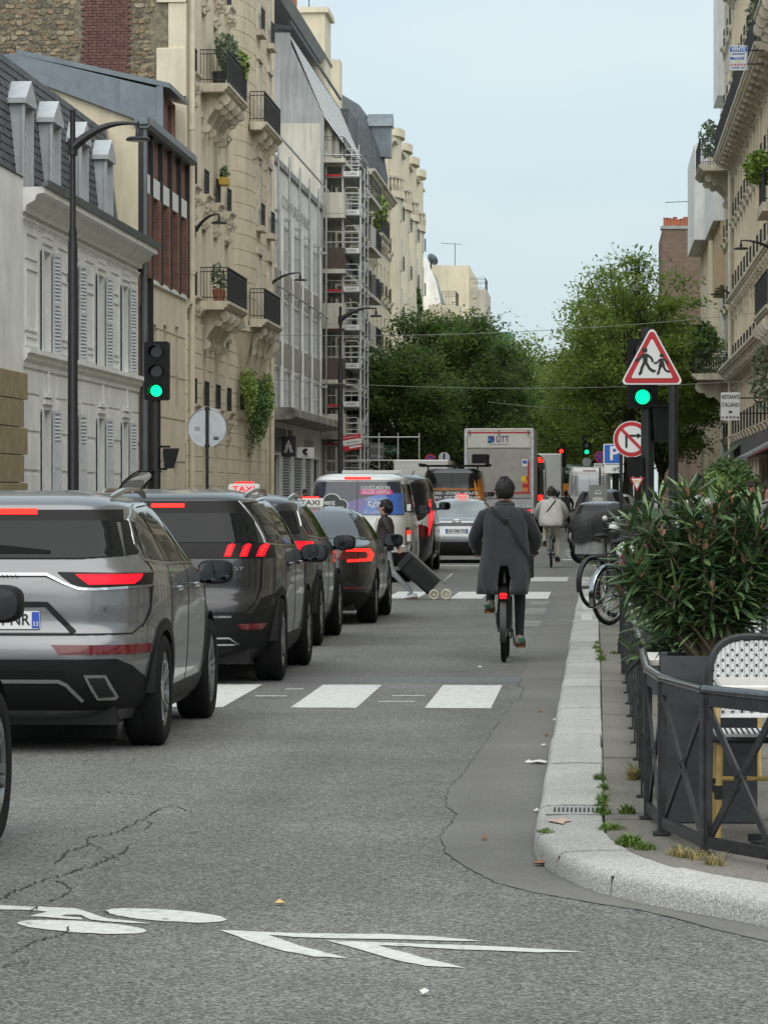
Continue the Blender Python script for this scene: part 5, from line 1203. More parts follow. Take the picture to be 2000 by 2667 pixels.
for y in (-.95,.02):
    for s in (1,-1): m = MB(); m.tube([(s*.94,y,.985),(s*.96,y+.1,.99),(s*.94,y+.2,.985)], .016, 6); m.build('door_handle', 'p_dark', t)
B.patch('sill_cladding', [(-.95,.24),(.98,.24),(.98,.38),(-.95,.38)], 'plastic', t, 'side', .008, .06, .02, True)
roof_rails(t, .62, -1.6, .3, 1.59)
# 3 --- third car of the queue, a taxi
S3 = [(z*.985, yr*.985, yf*.985, w*.975) for z, yr, yf, w in SUV]
t, B = base_car('taxi_car', 'dark teal taxi SUV with lit red roof sign, between the claw-light SUV and black saloon', -3.84, 36.5, 4.5, S3, 'p_teal', wb=2.7)
B.patch('rear_window', [(-.66,1.42),(.66,1.42),(.74,1.19),(-.74,1.19)], 'car_glass', t, 'rear', .009); B.patch('tail_light', [(.45,1.11),(.86,1.10),(.86,1.02),(.6,1.03)], 'lamp_red', t, 'rear', .014, .04, .02, True)
B.patch('lower_bumper', [(-.8,.56),(.8,.56),(.9,.4),(.8,.28),(-.8,.28),(-.9,.4)], 'plastic', t, 'rear', .008)
side_glass(B, t, [[(-1.62,1.17),(-1.10,1.16),(-1.12,1.45),(-1.5,1.38),(-1.62,1.28)], [(-1.06,1.15),(-.22,1.13),(-.24,1.48),(-1.06,1.46)], [(-.18,1.13),(.85,1.12),(.62,1.27),(.30,1.40),(.08,1.47),(-.18,1.48)]], [(.95,1.105),(-1.2,1.135),(-1.68,1.16),(-1.70,1.26),(-1.56,1.41),(-1.3,1.48),(-1.0,1.50),(-.2,1.515)])
for y in (-1.08,-.2,.95): B.line('door_gap', [(y,.36),(y,1.12)], .009, 'black', t, 'side', .003, True)
roof_rails(t, .585, -1.45, .2, 1.55); taxi_sign(t, 0, -.2, 1.60)
h, _ = B.cast((0,-9,.82),(0,1,0)); plate(t, 0, h.y-.012, .82, 'GB-902-LT')
# 4 --- black saloon taxi
SED = [(.17,-2.05,2.05,.80),(.28,-2.25,2.25,.88),(.42,-2.34,2.34,.915),(.60,-2.35,2.35,.922),(.78,-2.32,2.28,.92),(.90,-2.30,2.0,.915),(.955,-2.28,1.5,.905),(.985,-2.20,1.15,.88),(1.02,-1.72,.98,.85),(1.10,-1.58,.82,.81),(1.22,-1.36,.58,.735),(1.32,-1.10,.34,.66),(1.39,-.86,.08,.58),(1.43,-.62,-.15,.46),(1.445,-.4,-.3,.3)]
t, B = base_car('taxi_car', 'glossy black saloon taxi with C-shaped red tail lights and small white roof sign', -3.64, 43.05, 4.7, SED, 'p_black', R=.335, wb=2.87, roh=.98, clad=False, mirror=(.90,.62,1.0), halfw=.92, track=.79)
B.patch('rear_window', [(-.46,1.375),(.46,1.375),(.60,1.26),(.72,1.05),(-.72,1.05),(-.60,1.26)], M('sky_glass', (.06,.07,.075), .03, spec=1.0), t, 'rear', .006)
for s, nm in ((1, 'a'),):
    B.patch('tail_light', [(.58,.93),(.84,.93),(.88,.86),(.86,.78),(.60,.77),(.60,.80),(.82,.81),(.835,.86),(.80,.90),(.58,.90)], 'lamp_hot', t, 'rear', .012, .03, .02, True)
    B.patch('tail_light_lens', [(.38,.91),(.82,.90),(.82,.80),(.5,.80)], 'lamp_off', t, 'rear', .007, .04, .02, True)
B.patch('lower_bumper', [(-.8,.40),(.8,.40),(.85,.30),(.75,.20),(-.75,.20),(-.85,.3)], 'plastic', t, 'rear', .008); B.patch('rear_reflector', [(.55,.47),(.80,.47),(.80,.445),(.55,.445)], 'lamp_off', t, 'rear', .010, .04, .02, True)
side_glass(B, t, [[(-1.55,1.04),(-.98,1.03),(-.98,1.33),(-1.2,1.24)], [(-.94,1.03),(-.12,1.02),(-.14,1.40),(-.6,1.40),(-.94,1.345)], [(-.08,1.02),(.82,1.0),(.6,1.14),(.35,1.28),(.1,1.37),(-.08,1.395)]])
for y in (-.96,-.1,.92): B.line('door_gap', [(y,.32),(y,1.0)], .009, 'under', t, 'side', .003, True)
taxi_sign(t, 0, -.35, 1.435, red=False); h, _ = B.cast((0,-9,.70),(0,1,0)); plate(t, 0, h.y-.012, .70, 'FT-557-ZC')
# 0 --- car whose front wing and mirror show at the edge
t, B = base_car('suv_car', 'grey brown SUV directly behind the 33-plate SUV, only its front wing showing', -3.655, 12.45, 4.45, S3, 'p_brown', wb=2.66, mirror=(.93,.72,1.12))
side_glass(B, t, [[(-1.06,1.15),(-.22,1.13),(-.24,1.48),(-1.06,1.46)], [(-.18,1.13),(.85,1.12),(.62,1.27),(.30,1.40),(.08,1.47),(-.18,1.48)]]); B.line('door_gap', [(.93,.36),(.93,1.12)], .009, 'black', t, 'side', .003, True)
B.patch('headlight', [(1.75,.80),(2.1,.74),(2.12,.84),(1.9,.90)], 'chrome', t, 'side', .008, .05, .02, True)
# 5 --- white rental van
VAN = [(.22,-2.35,2.3,.84,6),(.34,-2.43,2.42,.92,6),(.50,-2.45,2.45,.945,6),(.95,-2.45,2.40,.95,7),(1.08,-2.44,2.1,.945,7),(1.15,-2.42,1.75,.935,7),(1.25,-2.40,1.6,.92,7),(1.60,-2.33,1.22,.87,7),(1.80,-2.28,1.0,.83,7),(1.88,-2.25,.9,.80,6),(1.94,-2.15,.75,.74,5),(1.97,-1.9,.5,.6,4)]
t, B = base_car('rental_van', 'white rental van with purple and blue advert across its rear window', -4.32, 63.8, 4.9, VAN, 'p_white', R=.34, wb=3.0, roh=.95, clad=False, cat='van', mirror=(.93,1.3,1.3), n=7, tr=.015, halfw=.93, track=.80)
M('ad_navy', (.022,.024,.045), .15, coat=.5); M('ad_blue', (.05,.14,.46), .15, coat=.5); M('ad_purple', (.10,.07,.26), .15, coat=.5); M('ad_pink', (.60,.04,.24), .3)
B.patch('rear_window', [(-.80,1.83),(.76,1.83),(.83,1.22),(-.86,1.22)], 'ad_navy', t, 'rear', .008)
B.patch('advert_panel', [(-.84,1.40),(-.4,1.40),(.0,1.50),(.45,1.60),(.785,1.62),(.83,1.225),(-.86,1.225)], 'ad_purple', t, 'rear', .012); B.patch('advert_panel', [(.1,1.23),(.83,1.23),(.785,1.62),(.45,1.60),(.2,1.55)], 'ad_blue', t, 'rear', .016)
yy = lambda z: B.cast((.3,-9,z),(0,1,0))[0].y-.024
tilt = (pi/2+.12, 0, 0)
text('advert_text', 'LOUEZ-MOI EN', .10, 'sign_white', t, (.33,yy(1.71),1.71), tilt, width=.52, bold=.002); B.patch('advert_pill', [(.05+a,b) for a, b in rrect(0,.58,1.585,1.675,.04)], 'ad_pink', t, 'rear', .019, .06); text('advert_text', 'ALLER SIMPLE', .085, 'sign_white', t, (.34,yy(1.63)-.004,1.63), tilt, width=.50, bold=.001)
text('advert_text', 'ÉCONOMISEZ', .075, 'sign_white', t, (.36,yy(1.50),1.50), tilt, width=.42); text('advert_text', '50%', .21, 'sign_white', t, (.36,yy(1.385),1.385), tilt, bold=.004); text('advert_text', 'DE CARBURANT', .075, 'sign_white', t, (.38,yy(1.275),1.275), tilt, width=.52)
for off, mt, r in ((.012,'sign_white',1.0),(.020,'sign_black',.90)):
    for k, (cx, cz, q) in enumerate(((-.60,1.40,.10),(-.46,1.48,.13),(-.30,1.40,.11),(-.46,1.37,.13))): B.patch('cloud_logo', [(cx+q*r*cos(a)*1.25, cz+q*r*sin(a)) for a in [2*pi*i/18 for i in range(18)]], mt, t, 'rear', off+k*.0005, .06, .005)
text('logo_text', 'rent', .13, 'sign_white', t, (-.52,yy(1.45)-.012,1.45), tilt, width=.24, bold=.003); text('logo_text', 'anddrop', .11, 'sign_white', t, (-.45,yy(1.36)-.012,1.36), tilt, width=.42, bold=.002); text('logo_text', '.com', .06, 'sign_white', t, (-.42,yy(1.29)-.012,1.285), tilt)
B.patch('brake_light', [(-.24,1.90),(.24,1.90),(.24,1.868),(-.24,1.868)], 'lamp_hot', t, 'rear', .016, .05); B.line('door_gap', [(0,.55),(0,1.84)], .008, 'black', t, 'rear', .020); B.line('door_gap', [(-.80,1.85),(.78,1.85)], .008, 'black', t, 'rear', .006)
B.patch('tail_light', [(.86,1.0),(.925,1.0),(.93,.68),(.86,.68)], 'lamp_off', t, 'rear', .012, .04, .02, True); B.patch('tail_light_glow', [(.868,.94),(.918,.94),(.918,.86),(.868,.86)], 'lamp_hot', t, 'rear', .017, .03, .02, True)
B.patch('rear_bumper', [(-.9,.55),(.9,.55),(.9,.30),(-.9,.30)], 'plastic', t, 'rear', .01)
side_glass(B, t, [[(-2.1,1.28),(-1.0,1.26),(-1.0,1.78),(-2.0,1.78)], [(-.9,1.26),(.3,1.25),(.3,1.78),(-.9,1.78)], [(.42,1.25),(1.45,1.22),(1.0,1.70),(.8,1.78),(.42,1.78)]])
for z in (1.3,.75): m = MB(); m.box(.90,.97,-2.44,-2.36,z,z+.12); m.build('door_hinge', 'p_white', t)
h, _ = B.cast((0,-9,.9),(0,1,0)); plate(t, .35, h.y-.012, .9, 'GH-218-VB')
# 6 --- black passenger van, ladder on roof
V6 = [(a[0]*1.01, a[1]*1.08, a[2]*1.08, a[3]*1.01, a[4]) for a in VAN]
t, B = base_car('passenger_van', 'black passenger van with vertical red tail lights right ahead of the white van', -4.27, 71.2, 5.3, V6, 'p_black', R=.345, wb=3.2, roh=1.1, clad=False, cat='van', mirror=(.94,1.45,1.35), n=7, tr=.015, halfw=.94, track=.80)
B.patch('rear_window', [(-.8,1.82),(.8,1.82),(.84,1.25),(-.84,1.25)], 'car_glass', t, 'rear', .008); B.patch('tail_light', [(.87,1.75),(.90,1.75),(.94,1.1),(.87,.75)], 'lamp_red', t, 'rear', .012, .05, .02, True)
B.patch('white_side_stripe', [(-2.6,1.05),(-2.2,1.25),(-1.9,1.2),(-2.3,.7),(-2.6,.75)], 'p_white', t, 'side', .006, .06, .02, True); B.patch('red_side_stripe', [(-2.6,.75),(-2.3,.7),(-1.95,1.0),(-2.2,.9),(-2.6,1.0)], 'lamp_off', t, 'side', .008, .06, .02, True)
side_glass(B, t, [[(-2.3,1.30),(-1.0,1.28),(-1.0,1.80),(-2.2,1.80)], [(-.9,1.28),(.4,1.27),(.4,1.80),(-.9,1.80)], [(.5,1.27),(1.6,1.24),(1.15,1.72),(.9,1.80),(.5,1.80)]])
m = MB(); m.box(-.9,.25,-1.9,-1.7,2.02,2.08); m.bar((-.9,-1.8,2.06),(.3,-1.8,2.06),.1,.05); m.bar((-.8,-1.8,1.9),(-.8,-1.8,2.05),.05); m.bar((.2,-1.8,1.9),(.2,-1.8,2.05),.05); m.build('roof_bar', 'white', t)
# 7 --- white-topped taxi saloon
t, B = base_car('taxi_car', 'silver and black taxi saloon with glowing red roof sign and GF-748-TR plate', -3.24, 82.0, 4.7, [(a[0]*1.03, *a[1:]) for a in SED], 'p_silver', R=.335, wb=2.8, roh=1.0, clad=False, mirror=(.90,.62,1.02), halfw=.92, track=.79)
B.patch('rear_window', [(-.56,1.43),(.56,1.43),(.68,1.26),(.76,1.07),(-.76,1.07),(-.68,1.26)], 'glass_pale', t, 'rear', .006); B.patch('boot_panel', [(-.85,1.0),(.85,1.0),(.88,.86),(-.88,.86)], 'p_black', t, 'rear', .008)
B.patch('tail_light', [(.55,.97),(.87,.97),(.88,.90),(.6,.91)], 'lamp_off', t, 'rear', .012, .04, .02, True); B.patch('tail_light_glow', [(.84,.72),(.89,.72),(.89,.68),(.84,.68)], 'lamp_hot', t, 'rear', .012, .03, .02, True)
B.patch('lower_bumper', [(-.85,.50),(.85,.50),(.88,.35),(.78,.2),(-.78,.2),(-.88,.35)], 'p_black', t, 'rear', .008); B.line('chrome_strip', [(-.8,.53),(.8,.53)], .02, 'chrome', t, 'rear', .012)
h, _ = B.cast((0,-9,.96),(0,1,0)); m = MB(); m.tube([(.09*cos(a),h.y-.02,.955+.06*sin(a)) for a in [2*pi*k/16 for k in range(17)]], .010, 5); m.tube([(.045*cos(a),h.y-.02,.955+.055*sin(a)) for a in [2*pi*k/16 for k in range(17)]], .008, 5); m.tube([(.07*cos(a),h.y-.02,.975+.022*sin(a)) for a in [2*pi*k/16 for k in range(17)]], .007, 5); m.build('emblem', 'chrome', t)
text('badge', 'TOYOTA', .05, 'chrome', t, (0,h.y-.022,.85), spacing=1.6); h, _ = B.cast((0,-9,.745),(0,1,0)); plate(t, 0, h.y-.016, .745, 'GF-748-TR'); taxi_sign(t, .05, -.4, 1.47)
side_glass(B, t, [[(-.94,1.06),(-.12,1.05),(-.14,1.43),(-.6,1.43),(-.94,1.37)], [(-.08,1.05),(.82,1.03),(.35,1.31),(.1,1.40),(-.08,1.425)]])
# 8 --- black tradesman's van with shutters advert
DUC = [(.25,-2.9,2.8,.90,7),(.4,-2.96,2.95,.99,7),(.6,-3.0,3.0,1.01,8),(1.1,-3.0,2.9,1.02,8),(1.2,-3.0,2.3,1.02,8),(1.5,-2.99,2.0,1.0,8),(2.0,-2.96,1.5,.96,8),(2.25,-2.93,1.2,.93,8),(2.36,-2.88,1.0,.88,6),(2.42,-2.7,.7,.78,5)]
t, B = base_car('tradesman_van', 'tall black panel van with shutter company lettering on its rear doors', -4.65, 114, 6.0, DUC, 'p_black', R=.36, wb=3.8, roh=1.05, clad=False, cat='van', mirror=(1.0,1.7,1.6), n=8, tr=.01, halfw=1.0, track=.88)
B.patch('rear_window', [(-.82,2.28),(.82,2.28),(.86,1.92),(-.86,1.92)], 'car_glass', t, 'rear', .008, .08); B.line('door_gap', [(0,.6),(0,2.3)], .012, 'under', t, 'rear', .010); B.line('door_gap', [(-.85,1.88),(.85,1.88)], .01, 'under', t, 'rear', .010)
M('orange', (.70,.24,.03), .4); yv = lambda z: B.cast((.3,-9,z),(0,1,0))[0].y-.012
text('van_text', 'lelandaisfermetures.com', .13, 'orange', t, (.0,yv(1.76),1.765), width=1.72, bold=.002); text('van_text', 'FENÊTRES - STORES - VOLETS', .12, 'sign_white', t, (-.04,yv(1.62),1.625), width=1.75, bold=.002); text('van_text', 'PORTAILS - PORTES DE GARAGE', .12, 'sign_white', t, (0,yv(1.49),1.49), width=1.8, bold=.002); text('van_text', '09 72 54 18 30', .14, 'orange', t, (0,yv(1.30),1.30), width=1.3, bold=.002)
B.patch('orange_stripe', [(.90,2.1),(.94,2.1),(1.0,1.3),(.94,1.3)], 'orange', t, 'rear', .012, .06); B.patch('orange_side_panel', [(-2.95,1.2),(-2.6,1.2),(-2.75,2.1),(-2.92,2.1)], 'orange', t, 'side', .008, .1)
B.patch('tail_light', [(.93,1.2),(.99,1.2),(.99,.75),(.93,.75)], 'lamp_off', t, 'rear', .012, .05, .02, True)
m = MB(); m.bar((-1.1,-2.5,2.52),(1.15,-2.5,2.52),.08,.06); m.bar((-1.1,-1,2.52),(1.15,-1,2.52),.08,.06); m.bar((-1.05,-2.7,2.56),(-1.05,1,2.56),.1,.07); m.bar((1.1,-2.7,2.56),(1.1,1,2.56),.1,.07)
for x in (-.8,.8): m.bar((x,-2.5,2.38),(x,-2.5,2.52),.05)
m.build('roof_rack', 'plastic', t); m = MB(); m.cbox(.62,1.15,-2.65,-1.4,2.60,2.90,.03); m.build('roof_box', 'plastic', t)
# 9 --- box lorry
def lorry(name, label, X, Y, w, L, z0, z1, mats, cat='lorry'):
    t = thing(name, label, cat, (X, Y, 0)); m = MB(); m.cbox(-w/2,w/2,0,L,z0,z1,.04); m.build('cargo_box', mats, t)
    m = MB(); m.box(-w/2+.3,-w/2+.5,.2,L+2,.7,z0); m.box(w/2-.5,w/2-.3,.2,L+2,.7,z0); m.box(-w/2+.1,w/2-.1,.4,.6,.5,.9); m.build('chassis', 'under', t)
    m = MB(); m.cbox(-w/2+.1,w/2-.1,L+.3,L+2.3,.6,min(z1-.3,3.0),.1); m.build('cab', 'p_white', t)
    for y in (1.8, L+1.2):
        for s in (1,-1): add_wheel(t, s*(w/2-.2), y, .48, .3)
    for s in (1,-1): m = MB(); m.box(s*(w/2-.25)-.16,s*(w/2-.25)+.16,.1,.2,.92,1.06); m.build('tail_light', 'lamp_red', t)
    return t
t = lorry('box_lorry', 'grey box lorry with white header panel and blue purple logo above its tail lift', -3.53, 128, 2.5, 7.5, 1.05, 3.98, M('truck_grey', (.40,.39,.36), .5, metal=.2, var=.08, vs=2))
m = MB(); m.box(-1.18,1.18,-.05,-.002,3.28,3.88); hp = m.build('header_panel', 'offwhite', t); m = MB(); m.box(-1.18,1.18,-.06,-.05,3.80,3.85); m.box(-1.18,-1.13,-.06,-.05,3.3,3.68); m.box(1.13,1.18,-.06,-.05,3.3,3.68); m.build('red_band', 'sign_red', hp)
m = MB(); m.box(-.40,-.17,-.06,-.05,3.50,3.70); m.build('logo_mark', M('logo_purple', (.06,.03,.20), .4), hp); m = MB(); m.box(-.40,-.29,-.066,-.06,3.46,3.62); m.box(-.40,-.2,-.066,-.06,3.46,3.51); m.build('logo_mark', M('logo_blue', (.02,.20,.50), .4), hp)
text('logo_text', 'LiTT', .30, 'logo_purple', hp, (.13,-.062,3.58), width=.46, bold=.004); text('logo_text', 'Votre partenaire', .05, 'sign_black', hp, (0,-.062,3.40), width=.7)
for s in (-1, 0, 1): m = MB(); m.tube([(s*1.05,-.03,3.85),(s*1.05,-.09,3.9),(s*1.05,-.09,3.72)], .025, 6); m.build('latch', 'steel', t)
m = MB(); m.box(-1.17,1.17,-.07,-.002,1.45,3.22); tl = m.build('tail_lift', M('lift', (.34,.33,.31), .42, metal=.55, var=.12, vs=3), t)
for x in (-1.2, 1.2): m = MB(); m.box(x-.05,x+.05,-.09,-.002,.9,3.95); m.build('corner_post', 'steel', t)
m = MB(); m.box(-1.17,1.17,-.085,-.07,1.62,1.68); m.box(1.03,1.10,-.085,-.07,1.7,2.8); m.build('red_tape', 'sign_red', tl)
for k in range(4): m = MB(); m.box(.84,1.03,-.085,-.07,1.70+k*.14,1.83+k*.14); m.build('hazard_stripe', ('orange','sign_red')[k % 2], tl)
m = MB(); m.box(.80,.98,-.09,-.07,2.06,2.25); m.build('hazard_label', M('sign_yellow', (.75,.52,.03), .4), tl); m = MB(); m.box(.83,1.02,-.09,-.07,2.6,2.86); m.build('label', 'sign_white', tl); m = MB(); m.box(.85,1.0,-.095,-.09,2.7,2.82); m.build('label_print', 'sign_blue', tl)
m = MB(); m.box(-1.2,1.2,-.1,.0,1.1,1.42); m.build('lift_frame', 'steel', t)
# 10 --- white box van on the other side of the queue
t = lorry('box_van', 'plain white box van with a hand-drawn tick on its back, beside the black van', -6.75, 136, 2.1, 4.5, .8, 2.92, 'p_white', 'van')
m = MB(); m.box(-.98,.98,-.03,-.002,.85,2.7); d = m.build('rear_shutter', 'white', t); m = MB(); m.bar((-.6,-.04,2.2),(-.5,-.04,2.05),.04,.01,(0,1,0)); m.bar((-.5,-.04,2.05),(-.25,-.04,2.5),.04,.01,(0,1,0)); m.build('tick_mark', 'logo_purple', d); text('scrawl', 'Meuf', .3, 'sign_black', d, (.45,-.034,2.2), shear=.4)
# 11 --- dark bus ahead of the lorry
t = thing('city_bus', 'dark bus waiting ahead of the grey lorry, red lights high and low at its rear', 'bus', (-3.42, 152, 0))
BUS = [(.35,-5.9,5.9,1.2,9),(.6,-6,6,1.26,9),(1.2,-6,6,1.27,9),(2.6,-5.95,5.95,1.24,9),(3.0,-5.9,5.9,1.2,8),(3.2,-5.8,5.8,1.1,6),(3.28,-5.6,5.6,.95,5)]
B = Body(BUS, 9, .01, .02, .06); bm_ = B.mesh('p_black', []); link('body', bm_, t)
B.patch('rear_window', [(-1.0,2.7),(1.0,2.7),(1.0,1.7),(-1.0,1.7)], 'car_glass', t, 'rear', .01, .2); 
for k in range(5): B.patch('side_window', [(-5.4+k*2.2,1.3),(-3.4+k*2.2,1.3),(-3.4+k*2.2,2.6),(-5.4+k*2.2,2.6)], 'car_glass', t, 'side', .01, .2, .02, True)
for z, q in ((3.02,.10),(1.45,.12),(.95,.10)): B.patch('tail_light', [(1.0,z-q),(1.17,z-q),(1.17,z+q),(1.0,z+q)], 'lamp_hot', t, 'rear', .014, .06, .02, True)
for y in (-3.2, 3.0):
    for s in (1,-1): add_wheel(t, s*1.1, y, .48, .3)
# far queue: white lorry, small cars
t = lorry('box_lorry', 'far white lorry in the queue beyond the dark bus', -2.9, 175, 2.3, 6, 1.0, 3.6, 'p_white')
t = thing('city_bus', 'dark green bus with lit route number facing the street beside the parked van', 'bus', (-.9, 205, 0)); B = Body([(a[0], a[1], a[2], a[3]) for a in BUS], 9, .01, .02, .08); link('body', B.mesh('p_green', []), t)
B.patch('windscreen', [(-1.1,2.5),(1.1,2.5),(1.15,1.1),(-1.15,1.1)], 'car_glass', t, 'rear', .012, .2); B.patch('route_panel', [(-1.0,3.0),(1.0,3.0),(1.0,2.65),(-1.0,2.65)], 'black', t, 'rear', .012, .2); m = MB(); m.box(-1.0,-.7,-6.02,-6.0,1.3,2.2); m.build('orange_poster', 'orange', t); text('route_number', '92', .3, 'sign_white', t, (-.75,-6.05,2.82)); 
for s in (1,-1): m = MB(); m.box(s*.95-.1,s*.95+.1,-6.05,-6.0,.75,.9); m.build('headlight', 'lamp_red', t)
for s in (1,-1):
    for y in (-3.2,3): add_wheel(t, s*1.1, y, .48, .3)
# parked on the right
HAT = scale_spec(SUV, .92, .93, .96)
def simple_car(label, X, Y, spec, paint, rz=0, L=4.2, roofmat=None, lamp='lamp_off', wb=2.6, name='parked_car', grp='cars parked along the kerb'):
    t, B = base_car(name, label, X, Y, L, spec, paint, rz=rz, R=.33, wb=wb, roh=.8, clad=False, halfw=.91, track=.79, group=grp, mirror=(.88,.7,1.0))
    zt = spec[-1][0]
    B.patch('rear_window', [(-.58,zt*.92),(.58,zt*.92),(.66,zt*.735),(-.66,zt*.735)], 'car_glass', t, 'rear', .008); B.patch('tail_light', [(.52,zt*.69),(.84,zt*.68),(.84,zt*.62),(.6,zt*.62)], lamp, t, 'rear', .012, .05, .02, True); B.patch('lower_bumper', [(-.75,zt*.33),(.75,zt*.33),(.8,zt*.2),(-.8,zt*.2)], 'plastic', t, 'rear', .008)
    if roofmat: B.patch('roof_panel', [(-.42,-1.25),(.42,-1.25),(.42,-.3),(-.42,-.3)], roofmat, t, 'top', .006)
    side_glass(B, t, [[(-.95,zt*.71),(-.2,zt*.70),(-.22,zt*.90),(-.95,zt*.89)], [(-.16,zt*.70),(.75,zt*.69),(.3,zt*.86),(.05,zt*.90),(-.16,zt*.90)]])
    h, _ = B.cast((0,-9,zt*.5),(0,1,0)); plate(t, 0, h.y-.012, zt*.5, random.choice(('DK-440-RM','CV-771-HA','EZ-093-JD')))
    return t, B
simple_car('black parked hatchback with pale roof behind the covered scooter', .22, 101, scale_spec(SUV, .855, .93, .96), 'p_black', rz=radians(-4), roofmat='p_silver')
simple_car('dark blue parked SUV with roof rails behind the charging kiosk', .15, 124, scale_spec(SUV, 1.1, 1, 1), 'p_blue', L=4.57)
simple_car('pale parked car just ahead of the dark blue SUV', .6, 134, SUV, 'p_silver', L=4.57)
simple_car('small far car with lit brake lights between the white lorry and the green bus', -1.75, 168, HAT, 'p_white', lamp='lamp_hot', grp='far cars in the queue'); simple_car('small far dark car with lit brake lights just before the green bus', -1.35, 182, HAT, 'p_black', lamp='lamp_hot', grp='far cars in the queue')
WV = [(a[0]*1.18, a[1], a[2], a[3]*1.0, a[4]) for a in DUC]
t, B = base_car('delivery_van', 'tall white delivery van with blank rear doors parked beyond the dark blue SUV', -.35, 165, 6.0, WV, 'p_white', R=.36, wb=3.8, roh=1.05, clad=False, cat='van', mirror=(1.0,1.7,1.6), n=8, tr=.01, halfw=1.0, track=.88)
B.patch('rear_door_panel', [(a,b) for a, b in rrect(-.85,.85,1.5,2.45,.1)], 'p_silver', t, 'rear', .008, .12); B.line('door_gap', [(0,.7),(0,2.5)], .015, 'black', t, 'rear', .012); B.patch('brake_light', [(-.3,2.72),(.3,2.72),(.3,2.66),(-.3,2.66)], 'lamp_off', t, 'rear', .012, .06); B.patch('tail_light', [(.9,1.6),(.99,1.6),(1.0,.95),(.92,.95)], 'lamp_off', t, 'rear', .012, .06, .02, True)
# ============================================================ bicycles and people
M('skin', (.42,.22,.15), .55); M('hair_black', (.008,.007,.007), .55, bump=.6, bs=90); M('hair_brown', (.028,.017,.012), .6, bump=.6, bs=90)
M('wool_coat', (.022,.024,.028), .95, var=.12, vs=6, bump=.25, bs=45, sheen=.15); M('dark_trousers', (.022,.022,.025), .9, bump=.2, bs=20); M('beige_shoe', (.36,.33,.27), .7); M('shoe_green', (.02,.16,.08), .6); M('sole', (.10,.05,.03), .8)
M('fleece', (.43,.42,.40), .95, var=.08, vs=8, bump=.5, bs=60); M('cream_trousers', (.52,.47,.38), .9, bump=.25, bs=18); M('black_cloth', (.012,.012,.013), .9, bump=.25, bs=25); M('navy_cloth', (.03,.04,.07), .9); M('quilt', (.022,.012,.011), .55, bump=.7, bs=32); M('jogger', (.30,.31,.32), .9, bump=.4, bs=16); M('white_shoe', (.62,.62,.62), .6); M('lilac', (.50,.36,.52), .85); M('white_shirt', (.66,.66,.66), .85, bump=.2, bs=16); M('grey_green', (.16,.20,.17), .9); M('red_cap', (.40,.03,.03), .8); M('tan_strap', (.35,.15,.06), .7); M('helmet_blue', (.02,.03,.07), .15, coat=.8)
def skinmesh(J, bones, mats, root='pelvis', sub=2):
    """J: joint -> (pos, radius); bones: (a, b, material). One continuous surface grown along the bones."""
    names = list(J); idx = {n: i for i, n in enumerate(names)}
    me = bpy.data.meshes.new('sk'); me.from_pydata([J[n][0] for n in names], [(idx[a], idx[b]) for a, b, _ in bones], [])
    o = bpy.data.objects.new('sk', me); COL.objects.link(o); md = o.modifiers.new('s', 'SKIN'); md.use_smooth_shade = True
    sv = me.skin_vertices[0].data
    for n in names:
        r = J[n][1]; sv[idx[n]].radius = r if isinstance(r, tuple) else (r, r); sv[idx[n]].use_root = (n == root)
    sb = o.modifiers.new('u', 'SUBSURF'); sb.levels = sub; sb.render_levels = sub
    dg = bpy.context.evaluated_depsgraph_get(); dg.update(); out = bpy.data.meshes.new_from_object(o.evaluated_get(dg))
    bpy.data.objects.remove(o); bpy.data.meshes.remove(me)
    ml = []; 
    for _, _, m in bones:
        if m not in ml: ml.append(m)
    out.materials.clear()
    for m in ml: out.materials.append(MATS[m])
    seg = [(Vector(J[a][0]), Vector(J[b][0]), ml.index(m), J[a][1] if not isinstance(J[a][1], tuple) else max(J[a][1])) for a, b, m in bones]
    for p in out.polygons:
        c = p.center; best = None
        for a, b, k, r in seg:
            d = b-a; t = max(0, min(1, (c-a).dot(d)/max(1e-9, d.length_squared))); q = (c-(a+d*t)).length/max(.02, r)**.5
            if best is None or q < best[0]: best = (q, k)
        p.material_index = best[1]; p.use_smooth = True
    return out
def add_fingers(me, wrist, hand, mat, s=1.0, spread=(1,0,0)):
    w = Vector(wrist); h = Vector(hand); d = (h-w).normalized(); sp = Vector(spread); sp = (sp-d*sp.dot(d)).normalized(); dn = d.cross(sp)
    if dn.z > 0: dn = -dn
    m = MB()
    for k, (o, L) in enumerate(((-.03,.062),(-.01,.072),(.01,.068),(.028,.052))):
        a = h+sp*o*s; m.tube([a, a+d*L*.45*s+dn*.012*s, a+d*L*.7*s+dn*.035*s, a+d*L*.7*s+dn*.055*s], [.0095*s,.009*s,.008*s,.006*s], 6)
    a = h-d*.045*s-sp*.038*s; m.tube([a, a-sp*.02*s+d*.03*s, a-sp*.015*s+d*.055*s+dn*.02*s], [.011*s,.010*s,.008*s], 6)
    bm = bmesh.new(); bm.from_mesh(me); me2 = m.mesh('f', None); k = len(me.materials); me.materials.append(MATS[mat])
    for p in me2.polygons: p.material_index = k
    for p in me2.polygons: p.use_smooth = True
    bm.from_mesh(me2); bm.to_mesh(me); bm.free(); bpy.data.meshes.remove(me2)
